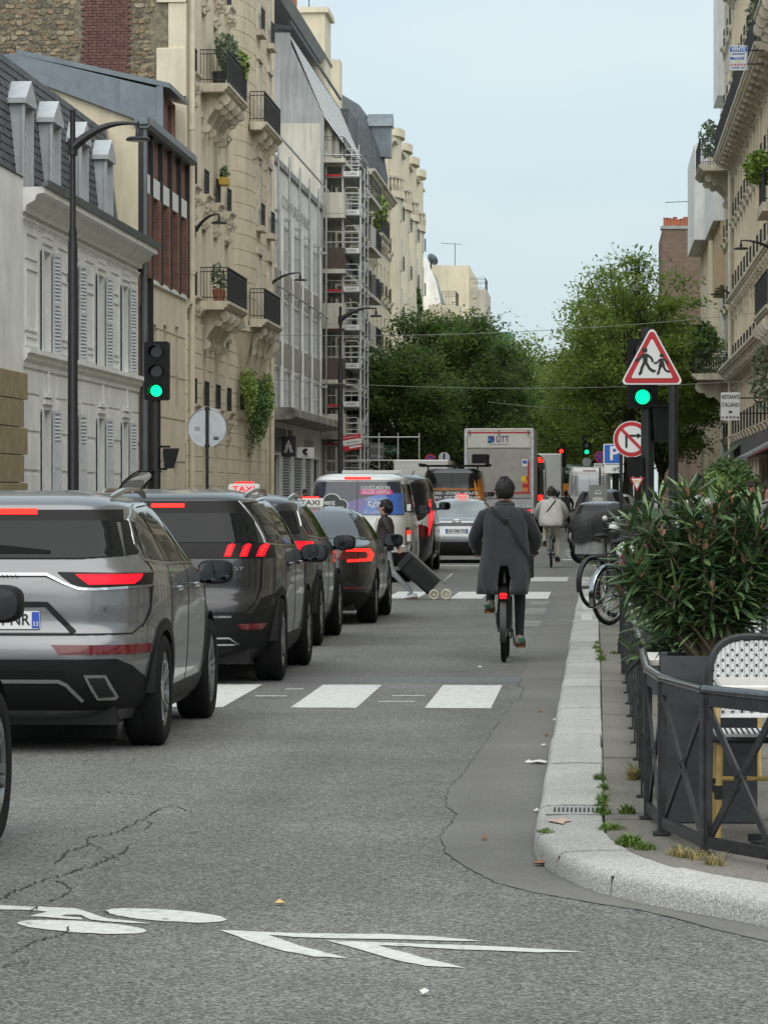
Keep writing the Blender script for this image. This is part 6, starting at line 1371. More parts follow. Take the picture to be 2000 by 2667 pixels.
def hair_cap(parent, c, r, mat, n=26, back=True, rough=.06, seed=1, face=(0,1)):
    rr = random.Random(seed); m = MB(); rows = []
    for i in range(13):
        b = -pi*.42+pi*.92*i/12; row = []
        for k in range(n):
            a = 2*pi*k/n; q = 1+rr.uniform(-rough, rough)*(1.6 if i > 9 else 1)
            v = Vector((r[0]*cos(b)*cos(a)*q, r[1]*cos(b)*sin(a)*q, r[2]*sin(b)*q))
            if v.x*face[0]+v.y*face[1] > r[1]*.40 and b < .62: v *= .80      # open towards the face
            row.append((c[0]+v.x, c[1]+v.y, c[2]+v.z))
        rows.append(row)
    m.grid(rows, True); m.add(rows[-1], [tuple(range(n))]); m.add(rows[0], [tuple(range(n-1,-1,-1))])
    for k in range(90):
        a = rr.uniform(0,2*pi); b = rr.uniform(-.9,1.45); v = Vector((r[0]*cos(b)*cos(a), r[1]*cos(b)*sin(a), r[2]*sin(b)))
        if v.x*face[0]+v.y*face[1] > r[1]*.40 and b < .62: continue
        p0 = Vector(c)+v*.97; d = (v.normalized()+Vector((rr.gauss(0,.5), rr.gauss(0,.5), -.5+rr.gauss(0,.4)))).normalized(); s_ = Vector((rr.gauss(0,1), rr.gauss(0,1), rr.gauss(0,1))).cross(d).normalized()*.008
        m.add([p0-s_, p0+s_, p0+d*rr.uniform(.015,.03)+v.normalized()*.003], [(0,1,2)])
    return m.build('hair', mat, parent, True)
def face_bits(parent, c, s=1.0, glasses=False):                      # local +y is where the face looks
    m = MB(); ellipsoid(m, (c[0],c[1]+.105*s,c[2]-.012*s), (.015*s,.022*s,.024*s), 8, 6); m.tube([(c[0]-.028*s,c[1]+.088*s,c[2]-.06*s),(c[0],c[1]+.098*s,c[2]-.062*s),(c[0]+.028*s,c[1]+.088*s,c[2]-.06*s)], .006*s, 5)
    for q in (-1, 1): ellipsoid(m, (c[0]+q*.082*s,c[1]+.0*s,c[2]-.005*s), (.012*s,.022*s,.032*s), 8, 6)
    m.build('face_features', 'skin', parent, True)
    for q in (-1, 1): e = MB(); ellipsoid(e, (c[0]+q*.033*s,c[1]+.086*s,c[2]+.018*s), (.014*s,.01*s,.007*s), 8, 6); e.build('eye', 'hair_black', parent); e = MB(); e.tube([(c[0]+q*.052*s,c[1]+.084*s,c[2]+.040*s),(c[0]+q*.018*s,c[1]+.097*s,c[2]+.043*s)], .005*s, 4); e.build('eyebrow', 'hair_black', parent)
    if glasses:
        e = MB()
        for q in (-1, 1): e.tube([(c[0]+q*.036*s+.026*s*cos(a),c[1]+.104*s,c[2]+.016*s+.020*s*sin(a)) for a in [2*pi*k/12 for k in range(13)]], .004*s, 4); e.tube([(c[0]+q*.06*s,c[1]+.104*s,c[2]+.02*s),(c[0]+q*.085*s,c[1]+.0*s,c[2]+.01*s)], .004*s, 4)
        e.build('glasses', 'black', parent)
def shoe(parent, c, yaw, mat, s=1.0, pitch=0):
    m = MB(); rows = []
    for y, w, z1 in ((-.10,.030,.055),(-.08,.040,.085),(-.03,.040,.095),(.03,.043,.075),(.09,.047,.055),(.14,.042,.042),(.165,.024,.03)):
        rows.append([(w*s*cos(a)*1.0, y*s, max(0, z1*s*.5+z1*s*.5*sin(a))) for a in [2*pi*k/12 for k in range(12)]])
    m.grid(rows, True); m.add(rows[0], [tuple(range(11,-1,-1))]); m.add(rows[-1], [tuple(range(12))])
    o = m.build('shoe', mat, parent, True); o.location = c; o.rotation_euler = (pitch, 0, yaw)
    m = MB(); m.prism([(x*s, y*s, 0) for x, y in [(.038,-.10),(.045,-.03),(.050,.09),(.035,.16),(0,.172),(-.035,.16),(-.050,.09),(-.045,-.03),(-.038,-.10)]], (0,0,-.012), (0,0,.014)); m.build('sole', 'sole', o)
    return o
def bike_wheel(R, w, spokes=28):
    def f():
        m = MB(); n = 40
        m.tube([(0,(R-w/2)*cos(2*pi*k/n),(R-w/2)*sin(2*pi*k/n)) for k in range(n+1)], w/2, 8, False); ty = m.mesh('tyre', 'tyre', True)
        m = MB(); m.tube([(0,(R-w-.012)*cos(2*pi*k/n),(R-w-.012)*sin(2*pi*k/n)) for k in range(n+1)], .013, 6, False); rm = m.mesh('rim', 'steel', True)
        m = MB()
        for k in range(spokes): a = 2*pi*k/spokes; m.tube([(.03*(1 if k % 2 else -1),.02*cos(a+.9),.02*sin(a+.9)),(0,(R-w-.02)*cos(a),(R-w-.02)*sin(a))], .0022, 3, False)
        m.tube([(-.05,0,0),(.05,0,0)], .022, 8); sp = m.mesh('spokes', 'steel')
        return ty, rm, sp
    return cached(('bw', R, w, spokes), f)
def bicycle(label, loc, rz, R=.34, tw=.045, frame='black_metal', rack=False, fender='black_metal', lamp=False, fold=False, lean=0, group=None, fat=False, crank=1.2, basket=False):
    t = thing('bicycle', label, 'bicycle', loc, rz, group); t.rotation_euler = (0, lean, rz); wb = 1.06
    for y in (0, wb):
        w = bpy.data.objects.new('wheel', None); COL.objects.link(w); w.parent = t; w.location = (0, y, R)
        for n_, me in zip(('tyre','rim','spokes'), bike_wheel(R, tw)): link(n_, me, w)
    bb = (0,.44,.30); st = (0,.26,.70); hd0 = (0,.92,.62); hd1 = (0,.86,.86); r = .026 if fat else .016; q = .9
    m = MB(); m.tube([bb, st], r, 8); m.tube([bb, hd0], r*1.35 if fat else r*1.1, 8); m.tube([st, (0,.87,.80)], r*.95, 8); m.tube([hd0, hd1], r*1.2, 8)
    for s in (1,-1): m.tube([(s*.05,0,R),(s*.03,.40,.31)], .010, 6); m.tube([(s*.05,0,R),(s*.02,.27,.66)], .008, 6); m.tube([(s*.045,wb,R),(s*.045,.97,.60),(0,.94,.62)], .012, 6)
    m.build('frame', frame, t, True)
    m = MB(); m.tube([st, (0,.20,.93)], .013, 8); m.build('seat_post', 'steel', t)
    m = MB(); ellipsoid(m, (0,.19,.95), (.085,.13,.035), 12, 6); ellipsoid(m, (0,.30,.955), (.03,.13,.022), 10, 6); m.build('saddle', 'black', t, True)
    m = MB(); m.tube([hd1, (0,.84,.98)], .014, 8); m.tube([(-.30,.70,1.03),(-.20,.78,1.03),(0,.84,1.0),(.20,.78,1.03),(.30,.70,1.03)], .011, 8); m.build('handlebar', frame, t)
    for s in (1,-1): m = MB(); m.tube([(s*.21,.775,1.03),(s*.31,.69,1.03)], .016, 8); m.build('grip', 'black', t)
    m = MB(); m.tube([(-.07,bb[1],bb[2]),(.07,bb[1],bb[2])], .028, 8); m.tube([(.06,bb[1]+.09*cos(k*pi/10),bb[2]+.09*sin(k*pi/10)) for k in range(21)], .006, 4); m.tube([(.05,.0,R+.035),(.05,.44,.39)], .004, 4); m.tube([(.05,.0,R-.035),(.05,.44,.21)], .004, 4); m.build('chainset', 'iron', t)
    for s, a in ((1, -crank), (-1, -crank+pi)):
        e = (s*.09, bb[1]+.17*cos(a), bb[2]+.17*sin(a)); m = MB(); m.tube([(s*.07,bb[1],bb[2]), e], .010, 6); m.build('crank', 'steel', t); m = MB(); m.box(e[0]+s*.015-.045+s*.045, e[0]+s*.015+.045+s*.045, e[1]-.04, e[1]+.04, e[2]-.012, e[2]+.012); pd = m.build('pedal', 'black', t); m = MB(); m.box(e[0]+s*.06-.03, e[0]+s*.06+.03, e[1]-.044, e[1]-.040, e[2]-.008, e[2]+.008); m.build('pedal_reflector', 'orange', pd)
    if fender:
        for y, a0, a1 in ((0,10,200),(wb,40,190)):
            m = MB(); rows = [[(x, y+(R+.02-abs(x)*.15)*cos(radians(a0+(a1-a0)*k/20)), R+(R+.02-abs(x)*.3)*sin(radians(a0+(a1-a0)*k/20))) for k in range(21)] for x in (-.03,-.012,.012,.03)]
            m.grid(rows); m.build('mudguard', fender, t, True)
    if rack:
        m = MB()
        for x in (-.06,.06): m.tube([(x,.22,.74),(x,-.28,.74)], .007, 5); m.tube([(x,-.18,.74),(x*.9,0,R)], .006, 5); m.tube([(x,.05,.74),(x*.9,0,R)], .006, 5)
        for y in (.15,0,-.15,-.28): m.tube([(-.06,y,.74),(.06,y,.74)], .006, 5)
        m.build('luggage_rack', 'black_metal', t)
    if lamp:
        m = MB(); m.tube([(0,-.20,.58),(0,-.05,.66),(0,.2,.70)], [.05,.055,.05], 8); m.build('rear_fairing', 'plastic', t, True); m = MB(); m.prism([(-.03,0,.61),(.03,0,.61),(.036,0,.65),(.02,0,.665),(-.02,0,.665),(-.036,0,.65)], (0,-.225,0), (0,-.19,0)); m.build('rear_lamp', 'lamp_red', t); m = MB(); m.box(-.034,.034,-.232,-.225,.648,.658); m.build('rear_lamp_strip', 'lamp_hot', t)
        m = MB(); m.prism([(-.055,0,.60),(.055,0,.60),(.07,0,.38),(.055,0,.33),(-.055,0,.33),(-.07,0,.38)], (0,-.10,0), (0,.10,0)); m.build('battery_case', 'plastic', t)
    if basket:
        m = MB()
        for z in (0,.09,.18,.26): k = .12+z*.25; m.tube([(-k,.88,.9+z),(k,.88,.9+z),(k,.88+2*k,.9+z),(-k,.88+2*k,.9+z),(-k,.88,.9+z)], .005, 4)
        for a in range(12): u = -1+a/5.5; m.tube([(u*.12,.88,.9),(u*.185,.88,1.16)], .003, 3); m.tube([(u*.12,1.12,.9),(u*.185,1.25,1.16)], .003, 3)
        m.build('basket', 'steel', t)
    return t
def rider(label, loc, rz, top, trousers, shoes, hair='hair_black', skin='skin', s=1.0, crank=1.2, lean=.10, bulk=1.0, headlook=0, helmet=None, coat=None, group=None, armw=.30):
    t = thing('person', label, 'person', loc, rz, group, s); bb = (.44,.30)
    a = -crank; pr = (.14, bb[0]+.17*cos(a), bb[1]+.17*sin(a)); pl = (-.14, bb[0]-.17*cos(a), bb[1]-.17*sin(a)); b = bulk
    ar = (pr[0], pr[1]-.05, pr[2]+.10); al = (pl[0], pl[1]-.05, pl[2]+.10)
    def knee(hip, ank):
        h = Vector(hip); k = Vector(ank); d = k-h; L = d.length; mid = (h+k)/2; out = sqrt(max(.0, .43**2-(L/2)**2)); f = Vector((0,1,0)); f = (f-d*f.dot(d)/d.length_squared).normalized(); return tuple(mid+f*out+Vector((.03*(1 if hip[0] > 0 else -1),0,0)))
    hr, hl = (.09,.22,.97), (-.09,.22,.97); ly = lean
    J = {'pelvis':((0,.20,1.00),(.145*b,.125)),'waist':((0,.24+ly*.3,1.14),(.135*b,.11)),'chest':((0,.27+ly,1.34),(.155*b,.115)),'neckb':((0,.29+ly*1.2,1.46),.07),'neck':((0,.30+ly*1.3,1.51),.055),'head':((0,.32+ly*1.35,1.58),(.070,.085)),'crown':((0,.32+ly*1.35,1.66),(.068,.08)),
      'shr':((.165*b,.28+ly,1.41),.068*b),'shl':((-.165*b,.28+ly,1.41),.068*b),'elr':((armw,.42+ly,1.18),.05*b),'ell':((-armw,.42+ly,1.18),.05*b),'wrr':((.26,.66,1.06),.032),'wrl':((-.26,.66,1.06),.032),'har':((.26,.71,1.05),(.036,.026)),'hal':((-.26,.71,1.05),(.036,.026)),
      'hipr':(hr,.095*b),'hipl':(hl,.095*b),'knr':(knee(hr,ar),.062),'knl':(knee(hl,al),.062),'anr':(ar,.042),'anl':(al,.042),'tor':((pr[0],pr[1]+.06,pr[2]+.045),.035),'tol':((pl[0],pl[1]+.06,pl[2]+.045),.035)}
    bones = [('pelvis','waist',top),('waist','chest',top),('chest','neckb',top),('neckb','neck',skin),('neck','head',skin),('head','crown',skin),('chest','shr',top),('chest','shl',top),('shr','elr',top),('shl','ell',top),('elr','wrr',top),('ell','wrl',top),('wrr','har',skin),('wrl','hal',skin),('pelvis','hipr',trousers),('pelvis','hipl',trousers),('hipr','knr',trousers),('hipl','knl',trousers),('knr','anr',trousers),('knl','anl',trousers),('anr','tor',trousers),('anl','tol',trousers)]
    me = skinmesh(J, bones, None); add_fingers(me, J['wrr'][0], J['har'][0], skin); add_fingers(me, J['wrl'][0], J['hal'][0], skin); bo = link('body', me, t)
    hc = (0, .31+ly*1.35, 1.625)
    if helmet: m = MB(); ellipsoid(m, (hc[0],hc[1],hc[2]+.02), (.125,.145,.13), 16, 10); m.build('helmet', helmet, t, True)
    else: hair_cap(t, (hc[0],hc[1]-.005,hc[2]+.025), (.094,.112,.115), hair)
    face_bits(t, (0, hc[1], hc[2]))
    shoe(t, (pr[0],pr[1]-.02,pr[2]+.025), -.1, shoes); shoe(t, (pl[0],pl[1]-.02,pl[2]+.025), .1, shoes, pitch=-.12)
    return t
def coat_loft(t, rings, mat, name='coat', vent=None, n=40, seed=2, wr=.006):
    rr = random.Random(seed); m = MB(); rows = []
    ph = [rr.uniform(0,6) for _ in range(6)]
    for i, (z, cx, cy, rx, ry, p) in enumerate(rings):
        row = []; f = i/(len(rings)-1)
        for k in range(n):
            a = 2*pi*(k+.5)/n-pi/2; c, s = cos(a), sin(a)
            w = wr*(sin(3*a+ph[0]+f*5)+sin(5*a+ph[1]-f*7)+.7*sin(9*a+ph[2]+f*3))*(.4+f)
            x = cx+(rx+w)*math.copysign(abs(c)**p, c); y = cy+(ry+w)*math.copysign(abs(s)**p, s); zz = z
            if vent and z < vent[0] and (k == 0 or k == n-1):
                op = (vent[0]-z)/(vent[0]-rings[-1][0]); x += (vent[1]*op)*(1 if k == 0 else -1); zz = z+.0
            row.append((x, y, zz))
        rows.append(row)
    if vent:                                    # open seam at the back below the vent top
        for i in range(len(rows)-1):
            for k in range(n):
                j = (k+1) % n
                if k == n-1 and rings[i][0] < vent[0]: continue
                m.add([rows[i][k], rows[i][j], rows[i+1][j], rows[i+1][k]], [(0,1,2,3)])
    else: m.grid(rows, True)
    m.add(rows[0], [tuple(range(n))])
    o = m.build(name, mat, t); bm = bmesh.new(); bm.from_mesh(o.data); bmesh.ops.remove_doubles(bm, verts=bm.verts, dist=.0005); bmesh.ops.recalc_face_normals(bm, faces=bm.faces); bm.to_mesh(o.data); bm.free()
    for p in o.data.polygons: p.use_smooth = True
    sd_ = o.modifiers.new('thick', 'SOLIDIFY'); sd_.thickness = .012; sd_.offset = -1
    return o
# --- rider in the long grey coat
pos = (-.885, 33.75, 0)
bicycle('black electric bicycle with glowing red rear lamp under the long-coated rider', pos, 0, .32, .052, 'black_metal', False, 'black_metal', True, fat=True, crank=1.35)
t = rider('person in a long charcoal coat cycling away, black shoulder strap across the back', pos, 0, 'wool_coat', 'dark_trousers', 'beige_shoe', crank=1.35, lean=.04, bulk=1.0, armw=.285)
coat_loft(t, [(1.50,0,.30,.075,.075,1),(1.475,0,.28,.11,.085,.95),(1.445,0,.28,.165,.105,.85),(1.40,0,.28,.195,.13,.8),(1.32,0,.27,.205,.15,.8),(1.22,0,.25,.205,.16,.8),(1.10,0,.23,.208,.165,.8),(1.00,0,.21,.225,.185,.78),(.92,0,.20,.243,.205,.78),(.84,0,.19,.255,.225,.8),(.76,0,.17,.25,.235,.85),(.70,0,.16,.243,.24,.85),(.645,0,.15,.235,.24,.9)], 'wool_coat', vent=(.93,.10), wr=.010)
for s in (1,-1):
    m = MB(); pts = [(s*.13,.28,1.435),(s*.185,.285,1.395),(s*.235,.33,1.30),(s*.285,.41,1.19),(s*.290,.50,1.12),(s*.265,.62,1.07)]
    m.tube(pts, [.050,.072,.072,.070,.062,.050], 14); m.build('sleeve', 'wool_coat', t, True)
m = MB(); m.tube([(.075*cos(a),.31+.075*sin(a),1.505+.012*sin(a)) for a in [2*pi*k/20 for k in range(21)]], .022, 8); m.build('collar', 'wool_coat', t, True)
st = [(-.125,.20,1.475),(-.10,.155,1.44),(-.04,.125,1.38),(.04,.108,1.30),(.11,.098,1.20),(.165,.098,1.10),(.205,.115,1.02)]
m = MB(); 
for a, b_ in zip(st, st[1:]): m.bar(a, b_, .036, .010, (0,-1,.1))
m.build('bag_strap', 'black_cloth', t); m = MB(); m.cbox(-.012,.030,-.012,.012,-.02,.02,.004); bk_ = m.build('strap_buckle', 'black', t); bk_.location = (.0,.105,1.345)
m = MB(); m.cbox(.20,.28,.12,.34,.80,1.03,.02); m.build('shoulder_bag', 'black_cloth', t)
for s, c in ((1,(.165,.42,.20)),(-1,(-.165,.39,.52))): m = MB(); m.box(c[0]-.03,c[0]+.03,c[1]-.05-.07,c[1]-.04-.07,c[2]-.01,c[2]+.02); m.build('shoe_tab', 'shoe_green', t)
# --- rider in the pale fleece
pos = (-1.0, 77, 0)
bicycle('slim dark bicycle ridden by the person in the pale fleece', pos, 0, .33, .04, 'black_metal', False, 'black_metal', crank=1.5)
t = rider('person in a pale grey fleece and cream trousers cycling away', pos, 0, 'fleece', 'cream_trousers', 'black', 'hair_brown', crank=1.5, lean=.16, bulk=1.12, armw=.29)
coat_loft(t, [(1.48,0,.40,.09,.09,1),(1.44,0,.40,.18,.12,.85),(1.38,0,.38,.225,.155,.8),(1.25,0,.34,.25,.18,.8),(1.12,0,.28,.27,.20,.8),(1.00,0,.23,.275,.21,.8),(.93,0,.20,.255,.20,.85),(.90,0,.20,.24,.19,.9)], 'fleece', 'fleece_body', n=36, seed=5, wr=.006)
for s in (1,-1): m = MB(); m.tube([(s*.17,.40,1.42),(s*.23,.42,1.36),(s*.30,.52,1.22),(s*.31,.58,1.14),(s*.27,.66,1.08)], [.065,.082,.085,.075,.05], 12); m.build('sleeve', 'fleece', t, True)
m = MB()
for a, b_ in zip([(.10,.30,1.47),(.05,.22,1.40),(-.06,.155,1.26),(-.17,.12,1.10)], [(.05,.22,1.40),(-.06,.155,1.26),(-.17,.12,1.10),(-.25,.16,1.0)]): m.bar(a, b_, .025, .01, (0,-1,.2))
m.build('bag_strap', 'black_cloth', t)
# --- farther riders
for k, (x, Y, lb, top, tr, hel) in enumerate(((1474,150,'far cyclist in black beside the parked cars','black_cloth','black_cloth',None),(1444,118,'far cyclist with a grey green backpack just ahead of the pale fleece','grey_green','navy_cloth',None),(1436,140,'far rider in a blue grey hood and dark helmet','navy_cloth','black_cloth','helmet_blue'),(1452,160,'farthest rider with a shiny dark helmet beside the bus','black_cloth','navy_cloth','helmet_blue'))):
    X = (x-1555)*Y/FPX; bicycle('dark bicycle under the '+lb.replace('far ', 'distant ').split(' with ')[0].split(' beside ')[0], (X,Y,0), 0, .34, .045, 'black_metal', True, crank=.6+k*.7, group='far bicycles'); t = rider(lb, (X,Y,0), 0, top, tr, 'black', crank=.6+k*.7, lean=.12, helmet=hel, bulk=1.1, group='far cyclists')
    if k == 1: m = MB(); m.cbox(-.15,.15,.05,.20,1.08,1.45,.05); m.build('backpack', 'grey_green', t)
# --- walkers
def walker(label, loc, rz, top, trousers, shoes, hair='hair_brown', h=1.7, stride=.25, arms=None, skin='skin', glasses=False, cap=None, long_hair=False, bulk=1.0, group=None, jacket=None):
    s = h/1.70; t = thing('person', label, 'person', loc, rz, group, s); b = bulk; q = stride
    A = {'elr':(.235,-.04-q*.25,1.13),'wrr':(.24,.06-q*.5,.90),'ell':(-.235,-.04+q*.3,1.13),'wrl':(-.24,.06+q*.6,.90)}; A.update(arms or {})
    def ext(e, w): d = (Vector(w)-Vector(e)).normalized(); return tuple(Vector(w)+d*.06)
    J = {'pelvis':((0,0,.92),(.14*b,.11*b)),'waist':((0,.0,1.08),(.13*b,.10*b)),'chest':((0,.01,1.27),(.15*b,.11*b)),'neckb':((0,.01,1.40),.068),'neck':((0,.02,1.46),.052),'head':((0,.035,1.54),(.070,.085)),'crown':((0,.03,1.625),(.066,.08)),
      'shr':((.165*b,0,1.36),.062*b),'shl':((-.165*b,0,1.36),.062*b),'elr':(A['elr'],.047*b),'ell':(A['ell'],.047*b),'wrr':(A['wrr'],.031),'wrl':(A['wrl'],.031),'har':(ext(A['elr'],A['wrr']),(.034,.024)),'hal':(ext(A['ell'],A['wrl']),(.034,.024)),
      'hipr':((.085,0,.88),.09*b),'hipl':((-.085,0,.88),.09*b),'knr':((.09,q*.45+.03,.49),.060),'knl':((-.09,-q*.35+.04,.49),.060),'anr':((.09,q*.85,.10),.042),'anl':((-.09,-q*1.1,.12),.042),'tor':((.10,q*.85+.09,.05),.034),'tol':((-.10,-q*1.1+.08,.05),.034)}
    bones = [('pelvis','waist',top),('waist','chest',top),('chest','neckb',top),('neckb','neck',skin),('neck','head',skin),('head','crown',skin),('chest','shr',top),('chest','shl',top),('shr','elr',top),('shl','ell',top),('elr','wrr',top),('ell','wrl',top),('wrr','har',skin),('wrl','hal',skin),('pelvis','hipr',trousers),('pelvis','hipl',trousers),('hipr','knr',trousers),('hipl','knl',trousers),('knr','anr',trousers),('knl','anl',trousers),('anr','tor',trousers),('anl','tol',trousers)]
    me = skinmesh(J, bones, None); add_fingers(me, J['wrr'][0], J['har'][0], skin, 1, (0,1,0)); add_fingers(me, J['wrl'][0], J['hal'][0], skin, 1, (0,1,0)); link('body', me, t)
    hc = (0,.03,1.585); hair_cap(t, (0,.012,1.61), (.094,.112,.112), hair, seed=len(label), rough=.10 if long_hair else .05)
    if long_hair: m = MB(); rows = [[(r*cos(a), -.045+r*.7*sin(a), z) for a in [2*pi*k/14 for k in range(14)]] for z, r in ((1.66,.07),(1.58,.105),(1.48,.125),(1.36,.13),(1.26,.10),(1.22,.04))]; m.grid(rows, True); m.build('long_hair', hair, t, True)
    face_bits(t, hc, 1.0, glasses)
    if cap: m = MB(); ellipsoid(m, (0,.015,1.645), (.10,.12,.085), 16, 8); m.box(-.07,.07,.08,.20,1.635,1.65); m.build('cap', cap, t, True)
    shoe(t, (.095,q*.85+.01,.012), 0, shoes); shoe(t, (-.095,-q*1.1+.0,.012), 0, shoes, pitch=-.1)
    if jacket: coat_loft(t, [(1.42,0,.0,.10,.08,1),(1.37,0,0,.19,.12,.85),(1.25,0,0,.20,.15,.85),(1.05,0,0,.19,.15,.85),(.90,0,0,.20,.155,.85),(.84,0,0,.195,.15,.9)], jacket, 'jacket', n=30, wr=.004)
    return t
t = walker('person in a dark quilted jacket and grey joggers crossing, pulling a shopping trolley', (-3.22,54.0,0), pi/2, 'quilt', 'jogger', 'white_shoe', 'hair_black', 1.50, .42, {'ell':(-.23,-.10,1.14),'wrl':(-.20,-.22,.90),'elr':(.23,.06,1.12),'wrr':(.22,.16,.92)}, jacket='quilt', bulk=1.2)
hair_cap(t, (0,-.025,1.59), (.102,.112,.118), 'hair_black', rough=.2, seed=9)
m = MB()
for a, b_ in zip([(-.10,.13,1.40),(-.02,.17,1.30),(.08,.165,1.15)], [(-.02,.17,1.30),(.08,.165,1.15),(.17,.10,1.0)]): m.bar(a, b_, .02, .01, (0,1,0))
m.build('bag_strap', 'tan_strap', t)
tr = thing('shopping_trolley', 'black fabric shopping trolley with cream wheels tilted behind the crossing pedestrian', 'trolley', (-2.44,53.8,0), 0)
m = MB(); m.T = Matrix.Translation((0,0,.14)) @ Matrix.Rotation(radians(-48), 4, 'Y'); m.cbox(-.13,.15,-.17,.17,.05,.62,.04); m.build('bag', 'black_cloth', tr); m2 = MB(); m2.T = m.T; m2.add([(-.135,-.175,.60),(.155,-.175,.60),(.155,.175,.60),(-.135,.175,.60),(-.09,-.13,.70),(.11,-.13,.70),(.11,.13,.70),(-.09,.13,.70)], [(0,1,5,4),(1,2,6,5),(2,3,7,6),(3,0,4,7),(4,5,6,7)]); m2.build('flap', 'black_cloth', tr)
m = MB(); m.T = Matrix.Translation((0,0,.14)) @ Matrix.Rotation(radians(-48), 4, 'Y')
for y in (-.10,.10): m.tube([(.17,y,-.05),(.17,y,.80),(.13,y,.90)], .011, 6)
m.tube([(.13,-.10,.90),(.10,0,.94),(.13,.10,.90)], .012, 6); m.tube([(.17,-.1,.0),(.35,-.1,-.02),(.35,.1,-.02),(.17,.1,.0)], .01, 6); m.build('frame', 'steel', tr)
for x in (-.02,.16):
    for y in (-.17,.17):
        w = MB(); n = 20; w.tube([(x+.065*cos(2*pi*k/n),y,.08+.065*sin(2*pi*k/n)) for k in range(n+1)], .015, 6)
        for k in range(5): w.tube([(x,y,.08),(x+.06*cos(k*1.257),y,.08+.06*sin(k*1.257))], .008, 4)
        w.build('wheel', M('cream_plastic', (.52,.48,.38), .6), tr, True)
PW = lambda x, Y: ((x-1555)*Y/FPX, Y, .1)
walker('man in a white shirt and glasses walking behind the oleander', PW(1815,46), pi, 'white_shirt', 'navy_cloth', 'black', 'hair_black', 1.74, .2, glasses=True)
walker('person in a red cap walking beyond the oleander', PW(1884,88), pi, 'navy_cloth', 'black_cloth', 'black', h=1.78, cap='red_cap')
walker('man in a dark jacket and glasses walking near the shopfronts', PW(1957,66), pi, 'black_cloth', 'navy_cloth', 'black', h=1.74, glasses=True, jacket='black_cloth')
walker('woman with long dark hair and lilac cardigan walking past the green bin', PW(1996,52), pi+.3, 'lilac', 'black_cloth', 'white_shoe', h=1.68, long_hair=True)
for k, (x, Y, c) in enumerate(((655,150,'hair_brown'),(672,152,'hair_brown'),(790,148,'hair_black'))):
    walker(('person in navy waiting by the shop shutters', 'fair haired person waiting by the shop shutters', 'person in black standing under the hanging shop signs')[k], ((x-1555)*Y/FPX if k < 2 else (792-1555)*148/FPX, Y, .1), pi*(.4+k*.3), ('navy_cloth','quilt','black_cloth')[k], 'black_cloth', 'black', c, 1.68, .1)
# ============================================================ street furniture
def px(x, Y): return (x-1555)*Y/FPX
def pz(y, Y): return HC+(1287-y)*Y/FPX
def lamp_head(m, c, r=.23):
    m.lathe([(.02,.20),(.045,.16),(.05,.05),(r*.8,.035),(r,.0),(r*.98,-.03),(r*.9,-.035)], 20, c)
def lamp_post(label, X, Y, ztop, zarm, dx, zl):
    t = thing('street_lamp', label, 'street lamp', (X, Y, .1), 0, 'street lamps'); z = lambda q: q-.1
    m = MB(); m.lathe([(.13,0),(.13,.9),(.10,1.0),(.09,z(6.3)),(.075,z(6.35)),(.085,z(6.5)),(.06,z(6.6)),(.05,z(ztop)),(.03,z(ztop)+.02)], 14); m.build('pole', 'black_metal', t, True)
    m = MB(); pts = []; rr = []
    for k in range(13): q = k/12; pts.append((dx*q, 0, z(zarm)+(zl+.28-zarm)*(1-(1-q)**2.2)+(.05*sin(pi*q)))); rr.append(.075*(1-q)+.022)
    m.tube(pts, rr, 8); m.tube([(0,0,z(zarm)-.15),(0,0,z(zarm)+.15)], .09, 10); m.build('arm', 'black_metal', t, True)
    m = MB(); lamp_head(m, (dx,0,z(zl))); m.tube([(dx,0,z(zl)+.2),(dx,0,z(zl)+.32)], .025, 8); m.build('lantern', 'black_metal', t, True)
    m = MB(); m.lathe([(.17,-.036),(.15,-.045)], 16, (dx,0,z(zl))); m.build('diffuser', 'curtain', t)
    return t
lamp_post('tall black street lamp with curved arm in front of the white shuttered house', -9.8, 66, 8.8, 8.1, 1.23, 8.25)
lamp_post('tall black street lamp standing in front of the scaffolding', -9.7, 134, 8.7, 8.2, 1.35, 8.35)
def wall_lamp(label, Xw, Y, Xh, z):
    t = thing('wall_lamp', label, 'street lamp', (Xw, Y, z), 0, 'street lamps'); d = Xh-Xw; m = MB(); pts = [(d*k/10, 0, -.25+.55*(1-(1-k/10)**2.3)) for k in range(11)]
    m.tube(pts, [.05*(1-k/10)+.02 for k in range(11)], 8); m.box(-.04 if d > 0 else 0, .04 if d < 0 else .0+.02, -.08, .08, -.45, -.05); m.build('arm', 'black_metal', t, True); m = MB(); lamp_head(m, (d,0,.02), .26); m.tube([(d,0,.2),(d,0,.3)], .025, 6); m.build('lantern', 'black_metal', t, True)
wall_lamp('black lamp on a curved wall arm beside the beige downpipe', XL, 114.5, px(568,114.5), pz(578,114.5)); wall_lamp('black lamp on a curved wall arm where the beige building meets the white one', XL, 139.8, px(781,139.8), pz(728,139.8))
wall_lamp('black lamp on a wall arm at the palm balcony', 6.3, 122.5, px(1927,122.5), pz(651,122.5)); wall_lamp('black lamp on a wall arm at the end of the long balconies', 6.3, 163.5, px(1862,163.5), pz(769,163.5))
